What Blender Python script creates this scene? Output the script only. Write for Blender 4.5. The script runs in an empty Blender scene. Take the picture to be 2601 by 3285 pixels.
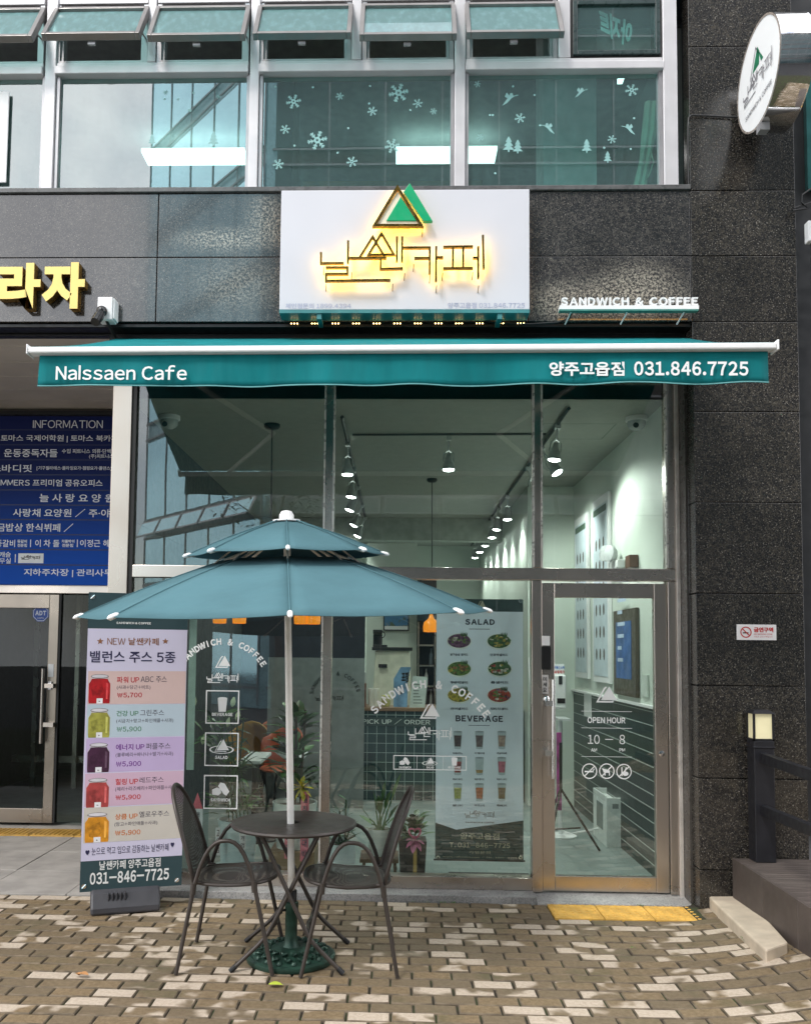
import bpy, math, random
from mathutils import Vector, Matrix
V = Vector
rnd = random.Random(7)
SC = bpy.context.scene
COL = SC.collection
# ---------------------------------------------------------------- camera
# The street runs along X, the shop front lies in the X-Z plane (granite face at Y=0), the viewer stands at Y=-5.8.
FPX, CX, CY, PW, PH = 2800.0, 1189.64, 1907.37, 2601, 3285
CAM = V((0, -5.8, 1.66))
_y, _p, _r = math.radians(1.69892), math.radians(3.67378), math.radians(-0.59123)
FW = V((-math.sin(_y) * math.cos(_p), math.cos(_y) * math.cos(_p), math.sin(_p)))
_rt = V((math.cos(_y), math.sin(_y), 0))
_up = _rt.cross(FW)
RT = _rt * math.cos(_r) - _up * math.sin(_r)
UP = _rt * math.sin(_r) + _up * math.cos(_r)
cam = bpy.data.cameras.new('camera')
cam.sensor_fit = 'AUTO'
cam.sensor_width = 36
cam.lens = 36 * FPX / PH
cam.shift_x = (PW / 2 - CX) / PH
cam.shift_y = (CY - PH / 2) / PH
cam.clip_start, cam.clip_end = 0.05, 500
cam_o = bpy.data.objects.new('camera', cam)
COL.objects.link(cam_o)
cam_o.matrix_world = Matrix(((RT.x, UP.x, -FW.x, CAM.x), (RT.y, UP.y, -FW.y, CAM.y), (RT.z, UP.z, -FW.z, CAM.z), (0, 0, 0, 1)))
SC.camera = cam_o
# ---------------------------------------------------------------- sky, sun, exposure
SUN_EL, SUN_AZ = math.radians(50), math.radians(214)      # from the left behind the viewer
w = bpy.data.worlds.new('World')
SC.world = w
w.use_nodes = True
nt = w.node_tree
bg = nt.nodes['Background']
sky = nt.nodes.new('ShaderNodeTexSky')
sky.sky_type = 'NISHITA'
sky.sun_disc = False
sky.sun_elevation = SUN_EL
sky.sun_rotation = SUN_AZ
tc = nt.nodes.new('ShaderNodeTexCoord')
ns = nt.nodes.new('ShaderNodeTexNoise')
ns.inputs['Scale'].default_value = 2.6
ns.inputs['Detail'].default_value = 6
ns.inputs['Roughness'].default_value = .55
ramp = nt.nodes.new('ShaderNodeValToRGB')
ramp.color_ramp.elements[0].position = .30
ramp.color_ramp.elements[1].position = .52
mixn = nt.nodes.new('ShaderNodeMix')
mixn.data_type = 'RGBA'
mixn.inputs['B'].default_value = (16.0, 16.0, 16.3, 1)
nt.links.new(tc.outputs['Generated'], ns.inputs['Vector'])
nt.links.new(ns.outputs['Fac'], ramp.inputs['Fac'])
nt.links.new(ramp.outputs['Color'], mixn.inputs['Factor'])
nt.links.new(sky.outputs['Color'], mixn.inputs['A'])
nt.links.new(mixn.outputs['Result'], bg.inputs['Color'])
bg.inputs['Strength'].default_value = .14
sun = bpy.data.lights.new('sun', 'SUN')
sun.energy = 1.5
sun.angle = math.radians(14)
sun.color = (1, .96, .9)
sun_o = bpy.data.objects.new('sun', sun)
COL.objects.link(sun_o)
# sky azimuth: rotation 0 = +Y, clockwise seen from above
_sd = V((math.sin(SUN_AZ) * math.cos(SUN_EL), math.cos(SUN_AZ) * math.cos(SUN_EL), math.sin(SUN_EL)))
sun_o.rotation_euler = _sd.to_track_quat('Z', 'Y').to_euler()
SC.view_settings.view_transform = 'Standard'
SC.view_settings.look = 'None'
SC.view_settings.exposure = 0.44
SC.view_settings.gamma = 1
SC.cycles.use_denoising = True
SC.cycles.max_bounces = 10
SC.cycles.transparent_max_bounces = 16
SC.cycles.sample_clamp_indirect = 4
# ---------------------------------------------------------------- helpers
def ray(px, py):
    return RT * ((px - CX) / FPX) - UP * ((py - CY) / FPX) + FW
def proj(q):
    d = q - CAM
    z = d.dot(FW)
    return (CX + FPX * d.dot(RT) / z, CY - FPX * d.dot(UP) / z)
def P(px, py, Y):
    d = ray(px, py)
    return CAM + d * ((Y - CAM.y) / d.y)
def G(px, py, Z=0.0):
    d = ray(px, py)
    return CAM + d * ((Z - CAM.z) / d.z)
class Fr:                                    # a flat working plane: origin, across, up; n points out of it
    def __init__(s, O, u=V((1, 0, 0)), v=V((0, 0, 1))):
        s.O, s.u, s.v = V(O), V(u).normalized(), V(v).normalized()
        s.n = s.u.cross(s.v)
    def at(s, a, b, n=0.0):
        return s.O + s.u * a + s.v * b + s.n * n
    def uv(s, px, py):
        d = ray(px, py)
        t = (s.O - CAM).dot(s.n) / d.dot(s.n)
        q = CAM + d * t - s.O
        return q.dot(s.u), q.dot(s.v)
    def box(s, x0, y0, x1, y1):
        xc, yc = (x0 + x1) / 2, (y0 + y1) / 2
        u0, vc = s.uv(x0, yc)
        u1, vd = s.uv(x1, yc)
        uc, vm = s.uv(xc, yc)
        pa, pb = proj(s.at(u0, vm)), proj(s.at(u1, vm))
        h = max((y1 - y0) - abs(pb[1] - pa[1]), (y1 - y0) * .3)
        return u0, s.uv(xc, yc + h / 2)[1], u1, s.uv(xc, yc - h / 2)[1]
def FY(Y):
    return Fr((0, Y, 0))
ORG = {}
_tc = {}
_gc = {}
def glyph(ch, wt, ex):
    wt = min((0.0, .015, .03, .048), key=lambda q: abs(q - wt))
    k = (ch, wt, ex)
    if k not in _gc and ch in 'Il':           # plain upright strokes
        top = glyph('H' if ch == 'I' else 'd', wt, ex)
        h0, h1, wd = top[3], top[5], .088 + 2 * wt
        if ch == 'l': h0 = glyph('H', wt, ex)[3]
        q = [(0, h0), (wd, h0), (wd, h1), (0, h1)]
        if ex:
            vs = [V((x, y, -ex)) for x, y in q] + [V((x, y, ex)) for x, y in q]
            fs = [(3, 2, 1, 0), (4, 5, 6, 7), (0, 1, 5, 4), (1, 2, 6, 5), (2, 3, 7, 6), (3, 0, 4, 7)]
        else:
            vs, fs = [V((x, y, 0)) for x, y in q], [(0, 1, 2, 3)]
        _gc[k] = (vs, fs, 0.0, h0, wd, h1)
    if k not in _gc:
        cu = bpy.data.curves.new('t', 'FONT')
        o_ = ord(ch)                          # full-width forms give the Latin letters the same plain face as the Korean ones
        cu.body = chr(o_ + 65248) if 33 <= o_ <= 126 and ch not in '()[]|' else (chr(65510) if ch == '₩' else ch)
        cu.offset, cu.extrude, cu.resolution_u = wt, ex, 3
        o = bpy.data.objects.new('t', cu)
        me = bpy.data.meshes.new_from_object(o)
        vs = [v.co.copy() for v in me.vertices]
        fs = [tuple(p.vertices) for p in me.polygons]
        bpy.data.objects.remove(o)
        bpy.data.curves.remove(cu)
        bpy.data.meshes.remove(me)
        xs, ys = [v.x for v in vs] or [0, .3], [v.y for v in vs] or [0, 0]
        _gc[k] = (vs, fs, min(xs), min(ys), max(xs), max(ys))
    return _gc[k]
def tmesh(body, wt=0.0, ex=0.0, sp=1.0):
    k = (body, wt, ex, sp)
    if k not in _tc:
        V_, F_, pen = [], [], 0.0
        for ch in body:
            if ch == ' ':
                pen += .27 * sp; continue
            vs, fs, x0, y0, x1, y1 = glyph(ch, wt, ex)
            han = ord(ch) >= 0xAC00
            side = .05 if han else .045
            if ch in '.,·': side = .06
            b = len(V_)
            if han:
                off, adv = pen + .46 - (x0 + x1) / 2, .92 * (1 + (sp - 1) * .5)
            else:
                off, adv = pen + side * sp - x0, x1 - x0 + 2 * side * sp
            V_ += [V((v.x + off, v.y, v.z)) for v in vs]
            F_ += [tuple(i + b for i in f) for f in fs]
            pen += adv
        xs, ys = [v.x for v in V_], [v.y for v in V_]
        _tc[k] = (V_, F_, min(xs), min(ys), max(xs), max(ys))
    return _tc[k]
class MB:                                    # collects faces, becomes one mesh object
    def __init__(s):
        s.v, s.f, s.m = [], [], []
    def add(s, vs, fs, m=0):
        b = len(s.v)
        s.v += [V(q) for q in vs]
        for f in fs:
            s.f.append(tuple(i + b for i in f))
            s.m.append(m)
        return s
    def hexa(s, q, m=0):                     # 8 corners: 4 below, 4 above
        return s.add(q, [(3, 2, 1, 0), (4, 5, 6, 7), (0, 1, 5, 4), (1, 2, 6, 5), (2, 3, 7, 6), (3, 0, 4, 7)], m)
    def bx(s, x0, x1, y0, y1, z0, z1, m=0):
        return s.hexa([(x0, y0, z0), (x1, y0, z0), (x1, y1, z0), (x0, y1, z0), (x0, y0, z1), (x1, y0, z1), (x1, y1, z1), (x0, y1, z1)], m)
    def quad(s, a, b, c, d, m=0):
        return s.add([a, b, c, d], [(0, 1, 2, 3)], m)
    def frect(s, fr, u0, v0, u1, v1, n=0, m=0):
        return s.quad(fr.at(u0, v0, n), fr.at(u1, v0, n), fr.at(u1, v1, n), fr.at(u0, v1, n), m)
    def fbox(s, fr, u0, v0, u1, v1, n0, n1, m=0):
        return s.hexa([fr.at(u0, v0, n0), fr.at(u1, v0, n0), fr.at(u1, v1, n0), fr.at(u0, v1, n0),
                       fr.at(u0, v0, n1), fr.at(u1, v0, n1), fr.at(u1, v1, n1), fr.at(u0, v1, n1)], m)
    def fpoly(s, fr, pts, n=0, m=0, n1=None):
        a = sum(p[0] * q[1] - q[0] * p[1] for p, q in zip(pts, pts[1:] + pts[:1]))
        if a < 0:
            pts = pts[::-1]
        k = len(pts)
        if n1 is None:
            return s.add([fr.at(p[0], p[1], n) for p in pts], [tuple(range(k))], m)
        vs = [fr.at(p[0], p[1], n) for p in pts] + [fr.at(p[0], p[1], n1) for p in pts]
        return s.add(vs, [tuple(range(k))[::-1], tuple(range(k, 2 * k))] + [(i, (i + 1) % k, k + (i + 1) % k, k + i) for i in range(k)], m)
    def fell(s, fr, cu, cv, ru, rv, n=0, m=0, seg=28, n1=None):
        return s.fpoly(fr, [(cu + ru * math.cos(t * 2 * math.pi / seg), cv + rv * math.sin(t * 2 * math.pi / seg)) for t in range(seg)], n, m, n1)
    def fstroke(s, fr, pts, wd, n=0, m=0, n1=None, closed=False, backm=None):
        pts = [V((p[0], p[1])) for p in pts]
        k = len(pts)
        L, Rr = [], []
        for i in range(k):
            a = pts[i - 1] if (i > 0 or closed) else None
            b = pts[(i + 1) % k] if (i < k - 1 or closed) else None
            d1 = (pts[i] - a).normalized() if a is not None else None
            d2 = (b - pts[i]).normalized() if b is not None else None
            if d1 is None: d1 = d2
            if d2 is None: d2 = d1
            n1_, n2_ = V((-d1.y, d1.x)), V((-d2.y, d2.x))
            mm = n1_ + n2_
            mm = n1_ if mm.length < 1e-6 else mm.normalized()
            c = max(mm.dot(n1_), .4)
            L.append(pts[i] + mm * (wd / 2 / c))
            Rr.append(pts[i] - mm * (wd / 2 / c))
        for i in range(k if closed else k - 1):
            j = (i + 1) % k
            q = [Rr[i], Rr[j], L[j], L[i]]
            if n1 is None:
                s.add([fr.at(p.x, p.y, n) for p in q], [(0, 1, 2, 3)], m)
            else:
                vs = [fr.at(p.x, p.y, n) for p in q] + [fr.at(p.x, p.y, n1) for p in q]
                s.add(vs, [(4, 5, 6, 7), (0, 1, 5, 4), (1, 2, 6, 5), (2, 3, 7, 6), (3, 0, 4, 7)], m)
                s.add(vs[:4], [(3, 2, 1, 0)], m if backm is None else backm)
        return s
    def fring(s, fr, cu, cv, r0, r1, n=0, m=0, seg=32):
        for i in range(seg):
            a, b = i * 2 * math.pi / seg, (i + 1) * 2 * math.pi / seg
            s.add([fr.at(cu + r * math.cos(t), cv + r * math.sin(t), n) for r, t in ((r0, a), (r1, a), (r1, b), (r0, b))], [(0, 1, 2, 3)], m)
        return s
    def ftext(s, fr, body, box, n=0, m=0, wt=0.0, ex=0.0, sp=1.0, mirror=False):
        vs, fs, x0, y0, x1, y1 = tmesh(body, wt, 1.0 if ex else 0.0, sp)
        u0, v0, u1, v1 = box
        out = []
        for q in vs:
            a, b = (q.x - x0) / max(x1 - x0, 1e-6), (q.y - y0) / max(y1 - y0, 1e-6)
            if mirror: a = 1 - a
            out.append(fr.at(u0 + (u1 - u0) * a, v0 + (v1 - v0) * b, n + (q.z + 1) / 2 * ex if ex else n))
        return s.add(out, [f[::-1] for f in fs] if mirror else fs, m)
    def farc(s, fr, body, a, t, b, hgt, n=0, m=0, wt=.02, word=None):      # letters set along the circle through three points
        (ax, ay), (bx_, by), (cx, cy) = a, t, b
        d = 2 * (ax * (by - cy) + bx_ * (cy - ay) + cx * (ay - by))
        ox = ((ax * ax + ay * ay) * (by - cy) + (bx_ * bx_ + by * by) * (cy - ay) + (cx * cx + cy * cy) * (ay - by)) / d
        oy = ((ax * ax + ay * ay) * (cx - bx_) + (bx_ * bx_ + by * by) * (ax - cx) + (cx * cx + cy * cy) * (bx_ - ax)) / d
        r = math.hypot(ax - ox, ay - oy)
        t0, t1 = math.atan2(ay - oy, ax - ox), math.atan2(cy - oy, cx - ox)
        for i, ch in enumerate(body):
            if ch == ' ' or (word is not None and body[:i].count(' ') != word): continue
            th = t0 + (t1 - t0) * i / (len(body) - 1)
            vs, fs, x0, y0, x1, y1 = tmesh(ch, wt)
            cap_ = glyph('H', wt, 0.0); k = hgt / (cap_[5] - cap_[3]); mid = (cap_[5] + cap_[3]) / 2
            ux, uy = math.sin(th), -math.cos(th)
            px, py = ox + r * math.cos(th), oy + r * math.sin(th)
            out = []
            for q in vs:
                e, g = (q.x - (x0 + x1) / 2) * k * .9, (q.y - mid) * k
                out.append(fr.at(px + ux * e + math.cos(th) * g, py + uy * e + math.sin(th) * g, n))
            s.add(out, fs, m)
        return s
    def tube(s, pts, r, m=0, seg=8, closed=False, cap=True):
        pts = [V(p) for p in pts]
        k = len(pts)
        rs = r if isinstance(r, (list, tuple)) else [r] * k
        rings, nrm = [], None
        for i in range(k):
            a = pts[i - 1] if (i > 0 or closed) else pts[i]
            b = pts[(i + 1) % k] if (i < k - 1 or closed) else pts[i]
            d = (b - a).normalized()
            if nrm is None:
                nrm = d.cross(V((0, 0, 1)) if abs(d.z) < .9 else V((1, 0, 0))).normalized()
            else:
                nrm = (nrm - d * nrm.dot(d)).normalized()
            bn = d.cross(nrm)
            rings.append([pts[i] + (nrm * math.cos(t * 2 * math.pi / seg) + bn * math.sin(t * 2 * math.pi / seg)) * rs[i] for t in range(seg)])
        b0 = len(s.v)
        for q in rings: s.v += q
        for i in range(k if closed else k - 1):
            j = (i + 1) % k
            for t in range(seg):
                s.f.append((b0 + i * seg + t, b0 + i * seg + (t + 1) % seg, b0 + j * seg + (t + 1) % seg, b0 + j * seg + t))
                s.m.append(m)
        if cap and not closed:
            s.f.append(tuple(b0 + t for t in range(seg))[::-1]); s.m.append(m)
            s.f.append(tuple(b0 + (k - 1) * seg + t for t in range(seg))); s.m.append(m)
        return s
    def lathe(s, c, prof, m=0, seg=24, ax=V((0, 0, 1)), cap=True):
        c, ax = V(c), V(ax).normalized()
        e = ax.cross(V((0, 1, 0)) if abs(ax.y) < .9 else V((1, 0, 0))).normalized()
        g = ax.cross(e)
        b0 = len(s.v)
        for r, z in prof:
            for t in range(seg):
                a = t * 2 * math.pi / seg
                s.v.append(c + ax * z + (e * math.cos(a) + g * math.sin(a)) * r)
        k = len(prof)
        for i in range(k - 1):
            for t in range(seg):
                s.f.append((b0 + i * seg + t, b0 + i * seg + (t + 1) % seg, b0 + (i + 1) * seg + (t + 1) % seg, b0 + (i + 1) * seg + t))
                s.m.append(m)
        if cap:
            s.f.append(tuple(b0 + t for t in range(seg))[::-1]); s.m.append(m)
            s.f.append(tuple(b0 + (k - 1) * seg + t for t in range(seg))); s.m.append(m)
        return s
    def leaf(s, b, d, ln, wd, droop=.3, m=0, k=4, fold=.15):
        b, d = V(b), V(d).normalized()
        sd = d.cross(V((0, 0, 1)))
        sd = V((1, 0, 0)) if sd.length < .05 else sd.normalized()
        up = sd.cross(d).normalized()
        b0 = len(s.v)
        for i in range(k + 1):
            t = i / k
            c = b + d * (ln * t) - V((0, 0, 1)) * (droop * ln * t * t)
            h = wd / 2 * math.sin(math.pi * min(.06 + t * .94, 1)) ** .8 if t < 1 else .0005
            s.v += [c - sd * h + up * h * fold, c, c + sd * h + up * h * fold]
        for i in range(k):
            q = b0 + i * 3
            s.f += [(q, q + 1, q + 4, q + 3), (q + 1, q + 2, q + 5, q + 4)]
            s.m += [m, m]
        return s
    def build(s, name, mats, parent=None, bevel=0, smooth=False, recenter=True):
        if not isinstance(mats, (list, tuple)): mats = [mats]
        me = bpy.data.meshes.new(name)
        if parent is not None:
            off = ORG[parent.name]
        elif recenter:
            xs, ys, zs = [q.x for q in s.v], [q.y for q in s.v], [q.z for q in s.v]
            off = V(((min(xs) + max(xs)) / 2, (min(ys) + max(ys)) / 2, min(zs)))
        else:
            off = V((0, 0, 0))
        me.from_pydata([q - off for q in s.v], [], s.f)
        for mt in mats: me.materials.append(mt)
        me.polygons.foreach_set('material_index', s.m)
        if smooth: me.polygons.foreach_set('use_smooth', [True] * len(s.f))
        me.update()
        o = bpy.data.objects.new(name, me)
        COL.objects.link(o)
        ORG[o.name] = off
        if parent is not None: o.parent = parent
        else: o.location = off
        if bevel:
            md = o.modifiers.new('bevel', 'BEVEL')
            md.width, md.segments, md.limit_method, md.angle_limit = bevel, 2, 'ANGLE', math.radians(40)
            md.harden_normals = False
        if smooth:
            md = o.modifiers.new('edges', 'EDGE_SPLIT')
            md.split_angle = math.radians(42)
        return o
def arcwords(fr, body, a, t, b, hgt, wt, mt, parent):
    for k in range(body.count(' ') + 1):
        MB().farc(fr, body, a, t, b, hgt, 0, 0, wt, k).build('arched_word', mt, parent)
def tag(o, label, cat, group=None, kind=None):
    o['label'], o['category'] = label, cat
    if group: o['group'] = group
    if kind: o['kind'] = kind
    return o
def thing(name, loc, label, cat, group=None, rotz=0.0, local=False):
    o = bpy.data.objects.new(name, None)
    o.empty_display_size = .1
    COL.objects.link(o)
    o.location = loc
    o.rotation_euler = (0, 0, rotz)
    ORG[o.name] = V((0, 0, 0)) if local else V(loc)
    return tag(o, label, cat, group)
def struct(o):
    o['kind'] = 'structure'
    return o
def copy_tree(o, parent=None):
    c = o.copy()
    COL.objects.link(c)
    ORG[c.name] = ORG.get(o.name, V((0, 0, 0)))
    c.parent = parent
    for ch in list(o.children):
        copy_tree(ch, c)
    return c
# ---------------------------------------------------------------- materials
def nodes(name):
    m = bpy.data.materials.new(name)
    m.use_nodes = True
    t = m.node_tree
    return m, t, t.nodes['Principled BSDF']
def nd(t, kind, **kw):
    n = t.nodes.new('ShaderNode' + kind)
    for k, v in kw.items():
        k = k.replace('_', ' ')
        if k in n.inputs: n.inputs[k].default_value = v
        else: setattr(n, k.replace(' ', '_'), v)
    return n
def mixc(t, fac, a, b, mode='MIX'):
    n = t.nodes.new('ShaderNodeMix')
    n.data_type, n.blend_type = 'RGBA', mode
    for sock, val in (('Factor', fac), ('A', a), ('B', b)):
        if hasattr(val, 'is_linked') or hasattr(val, 'links'): t.links.new(val, n.inputs[sock])
        elif sock == 'Factor': n.inputs[0].default_value = val
        else: n.inputs[sock].default_value = (*val, 1) if len(val) == 3 else val
    return n.outputs['Result']
def rampf(t, src, p0, p1, a=0.0, b=1.0):
    n = t.nodes.new('ShaderNodeMapRange')
    n.interpolation_type = 'SMOOTHSTEP'
    t.links.new(src, n.inputs['Value'])
    for k, v in (('From Min', p0), ('From Max', p1), ('To Min', a), ('To Max', b)): n.inputs[k].default_value = v
    return n.outputs['Result']
def objco(t, scale=None):
    c = t.nodes.new('ShaderNodeTexCoord').outputs['Object']
    if scale:
        mp = nd(t, 'Mapping')
        mp.inputs['Scale'].default_value = scale
        t.links.new(c, mp.inputs['Vector'])
        c = mp.outputs['Vector']
    return c
def noise(t, co, scale, detail=4, rough=.55):
    n = nd(t, 'TexNoise', Scale=scale, Detail=detail, Roughness=rough)
    t.links.new(co, n.inputs['Vector'])
    return n.outputs['Fac']
def M(name, col, rough=.5, metal=0.0, var=.12, scale=9.0, bump=0.0, bscale=120.0, emit=0.0, ecol=None, spec=.5, stretch=None, coat=0.0):
    m, t, b = nodes(name)
    co = objco(t, stretch)
    if var:
        f = noise(t, co, scale)
        b_ = tuple(min(1, c * (1 + var)) for c in col); a_ = tuple(c * (1 - var) for c in col)
        t.links.new(mixc(t, rampf(t, f, .3, .7), a_, b_), b.inputs['Base Color'])
        t.links.new(rampf(t, noise(t, co, scale * 2.3), .3, .7, max(rough - .07, 0), min(rough + .07, 1)), b.inputs['Roughness'])
    else:
        b.inputs['Base Color'].default_value = (*col, 1)
        b.inputs['Roughness'].default_value = rough
    b.inputs['Metallic'].default_value = metal
    b.inputs['Specular IOR Level'].default_value = spec
    b.inputs['Coat Weight'].default_value = coat
    if bump:
        bp = nd(t, 'Bump', Strength=bump, Distance=.003)
        t.links.new(noise(t, co, bscale), bp.inputs['Height'])
        t.links.new(bp.outputs['Normal'], b.inputs['Normal'])
    if emit:
        b.inputs['Emission Color'].default_value = (*(ecol or col), 1)
        b.inputs['Emission Strength'].default_value = emit
    return m
def glass(name, tint, ior, dirt_sheen=0.0, haze=(.55, .6, .6)):
    m = bpy.data.materials.new(name)
    m.use_nodes = True
    t = m.node_tree
    t.nodes.remove(t.nodes['Principled BSDF'])
    out = t.nodes['Material Output']
    tr = nd(t, 'BsdfTransparent'); tr.inputs['Color'].default_value = (*tint, 1)
    clear = nd(t, 'BsdfTransparent')
    gl = nd(t, 'BsdfGlossy', Roughness=0.0); gl.inputs['Color'].default_value = (.95, 1, 1, 1)
    fr = nd(t, 'Fresnel', IOR=ior)
    bp = nd(t, 'Bump', Strength=.004, Distance=.05)
    t.links.new(noise(t, objco(t), 1.3, 2), bp.inputs['Height'])
    t.links.new(bp.outputs['Normal'], gl.inputs['Normal'])
    m1 = nd(t, 'MixShader')
    t.links.new(fr.outputs['Fac'], m1.inputs['Fac'])
    t.links.new(tr.outputs[0], m1.inputs[1]); t.links.new(gl.outputs[0], m1.inputs[2])
    if dirt_sheen:  # faint share is real dirt, larger ones paint a pale sheen over the glass
        df = nd(t, 'BsdfDiffuse'); df.inputs['Color'].default_value = (*haze, 1)
        md = nd(t, 'MixShader')
        t.links.new(rampf(t, noise(t, objco(t, (6, 6, 1.2)), 4, 5), .4, .85, dirt_sheen * .65, dirt_sheen), md.inputs['Fac'])
        t.links.new(m1.outputs[0], md.inputs[1]); t.links.new(df.outputs[0], md.inputs[2])
        m1 = md
    geo = nd(t, 'NewGeometry')
    m2 = nd(t, 'MixShader')                  # the inner side of each sheet only lets light through
    t.links.new(geo.outputs['Backfacing'], m2.inputs['Fac'])
    t.links.new(m1.outputs[0], m2.inputs[1]); t.links.new(clear.outputs[0], m2.inputs[2])
    t.links.new(m2.outputs[0], out.inputs['Surface'])
    return m
def granite(name, base, speck, warm, rough, stains=(), coat=0.0):
    m, t, b = nodes(name)
    co = objco(t)
    isl = nd(t, 'NewGeometry').outputs['Random Per Island']
    n1 = nd(t, 'TexNoise', Scale=40.0, Detail=5.0, Roughness=.7, Distortion=1.6)
    t.links.new(co, n1.inputs['Vector']); n1 = n1.outputs['Fac']
    n2 = noise(t, co, 95, 4, .6)
    n3 = noise(t, co, 2.5, 4)
    c = mixc(t, rampf(t, n1, .45, .62), base, warm)
    vo = nd(t, 'TexVoronoi', Scale=105.0)
    t.links.new(co, vo.inputs['Vector'])
    pick = rampf(t, vo.outputs['Color'], .45, .6)
    dots = t.nodes.new('ShaderNodeMath'); dots.operation = 'MULTIPLY'
    t.links.new(rampf(t, vo.outputs['Distance'], .2, .45, 1, 0), dots.inputs[0])
    t.links.new(rampf(t, n2, .5, .62), dots.inputs[1])
    c = mixc(t, dots.outputs[0], c, speck)
    sh = mixc(t, rampf(t, n3, .3, .7), (.72, .72, .72), (1.15, 1.15, 1.15))
    c = mixc(t, 1.0, c, sh, 'MULTIPLY')
    sh2 = mixc(t, isl, (.68, .68, .68), (1.22, 1.22, 1.22))
    c = mixc(t, 1.0, c, sh2, 'MULTIPLY')
    for (x, z, rx, rz, amt) in stains:       # pale mineral bloom on the stone
        mp = nd(t, 'Mapping')
        mp.inputs['Location'].default_value = (-x / rx, 0, -z / rz)
        mp.inputs['Scale'].default_value = (1 / rx, 0, 1 / rz)
        t.links.new(co, mp.inputs['Vector'])
        ln = nd(t, 'VectorMath'); ln.operation = 'LENGTH'
        t.links.new(mp.outputs['Vector'], ln.inputs[0])
        mu = t.nodes.new('ShaderNodeMath'); mu.operation = 'MULTIPLY'
        t.links.new(rampf(t, ln.outputs['Value'], .1, 1.25, amt, 0), mu.inputs[0])
        t.links.new(rampf(t, noise(t, co, 62, 5, .8), .47, .58), mu.inputs[1])
        c = mixc(t, mu.outputs[0], c, (.42, .38, .31))
    t.links.new(c, b.inputs['Base Color'])
    t.links.new(rampf(t, n2, .3, .7, rough * .7, rough * 1.4), b.inputs['Roughness'])
    b.inputs['Specular IOR Level'].default_value = .75
    b.inputs['Coat Weight'].default_value = coat
    b.inputs['Coat Roughness'].default_value = .04
    return m
# ---------------------------------------------------------------- palette
STAINS = ((1.45, 4.05, .62, .17, .95), (1.62, 4.17, .3, .16, .8), (-1.2, 4.47, .42, .1, .9), (-.93, 4.62, .16, .22, .7), (-1.12, 4.15, .35, .22, .55), (1.05, 4.02, .2, .16, .7))
GRAN = granite('polished_granite', (.021, .021, .023), (.24, .22, .19), (.075, .069, .062), .13, STAINS, .45)
GRAN2 = granite('column_granite', (.014, .013, .013), (.25, .23, .2), (.055, .048, .038), .22)
STEPST = granite('pale_granite', (.36, .35, .34), (.58, .57, .56), (.2, .2, .2), .5)
ALU = M('white_aluminium', (.60, .585, .60), .38, .25, .06, 3)
ALUG = M('grey_aluminium', (.42, .41, .42), .35, .55, .08, 4)
SASH = M('bronze_grey_sash', (.22, .21, .205), .35, .6, .1, 5)
STEEL = M('stainless_steel', (.54, .48, .43), .26, .92, .02, .8)
STEELH = M('stainless_rail', (.54, .48, .43), .27, .92, .02, .8)
CHROME = M('chrome', (.8, .8, .8), .06, 1.0, .02)
BLACK = M('black_metal', (.012, .012, .013), .45, .2, .15)
GASKET = M('black_gasket', (.01, .01, .01), .6, 0, 0)
DARKIN = M('dark_interior', (.018, .018, .02), .7)
WHITE = M('white_paint', (.8, .8, .8), .45, 0, .03)
DECAL = M('white_vinyl', (.93, .94, .94), .5, 0, 0)
GLS = glass('shop_glass', (.79, .885, .84), 2.0, .006)
GLU = glass('upper_glass', (.40, .72, .67), 2.9, .12, (.3, .6, .58))  # teal haze colour painted over the panes to lighten them
GLD = glass('lobby_glass', (.5, .58, .56), 1.4)
GLH = glass('sash_glass', (.35, .62, .6), 2.4, .5, (.32, .56, .57))  # pale teal diffuse painted in for the bright reflection on the tilted sashes
# ---------------------------------------------------------------- ground
def rise(x, y):
    f = min(1.0, max(0.0, (-y - .25) / .9))
    x0 = 1.62 - .42 * f
    t = max(0.0, x - x0) / (2.4 - x0)
    return (.115 + .05 * f) * t * t
mb = MB()
mb.bx(-40, 40, -70, -7.2, -.4, -.12)
struct(mb.build('road', M('asphalt', (.03, .03, .032), .85, 0, .2, 3, .3)))
mb = MB()
xs = [-8, -4] + [-3 + .3 * i for i in range(25)] + [6, 12]
ys = [-7.2, -5, -3.5, -2.5, -2, -1.6, -1.3, -1.0, -.7, -.4, -.2, .0, .14]
for i in range(len(xs)):
    for j in range(len(ys)):
        mb.v.append(V((xs[i], ys[j], rise(min(xs[i], 3.2), ys[j]) - .011)))
for i in range(len(xs) - 1):
    for j in range(len(ys) - 1):
        a = i * len(ys) + j
        mb.f.append((a, a + len(ys), a + len(ys) + 1, a + 1)); mb.m.append(0)
m_, t_, b_ = nodes('joint_soil')
co_ = objco(t_)
cc = mixc(t_, rampf(t_, noise(t_, co_, 7, 5), .4, .62), (.03, .023, .016), (.038, .052, .016))
t_.links.new(cc, b_.inputs['Base Color']); b_.inputs['Roughness'].default_value = .95
struct(mb.build('ground', m_, recenter=False))
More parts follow.
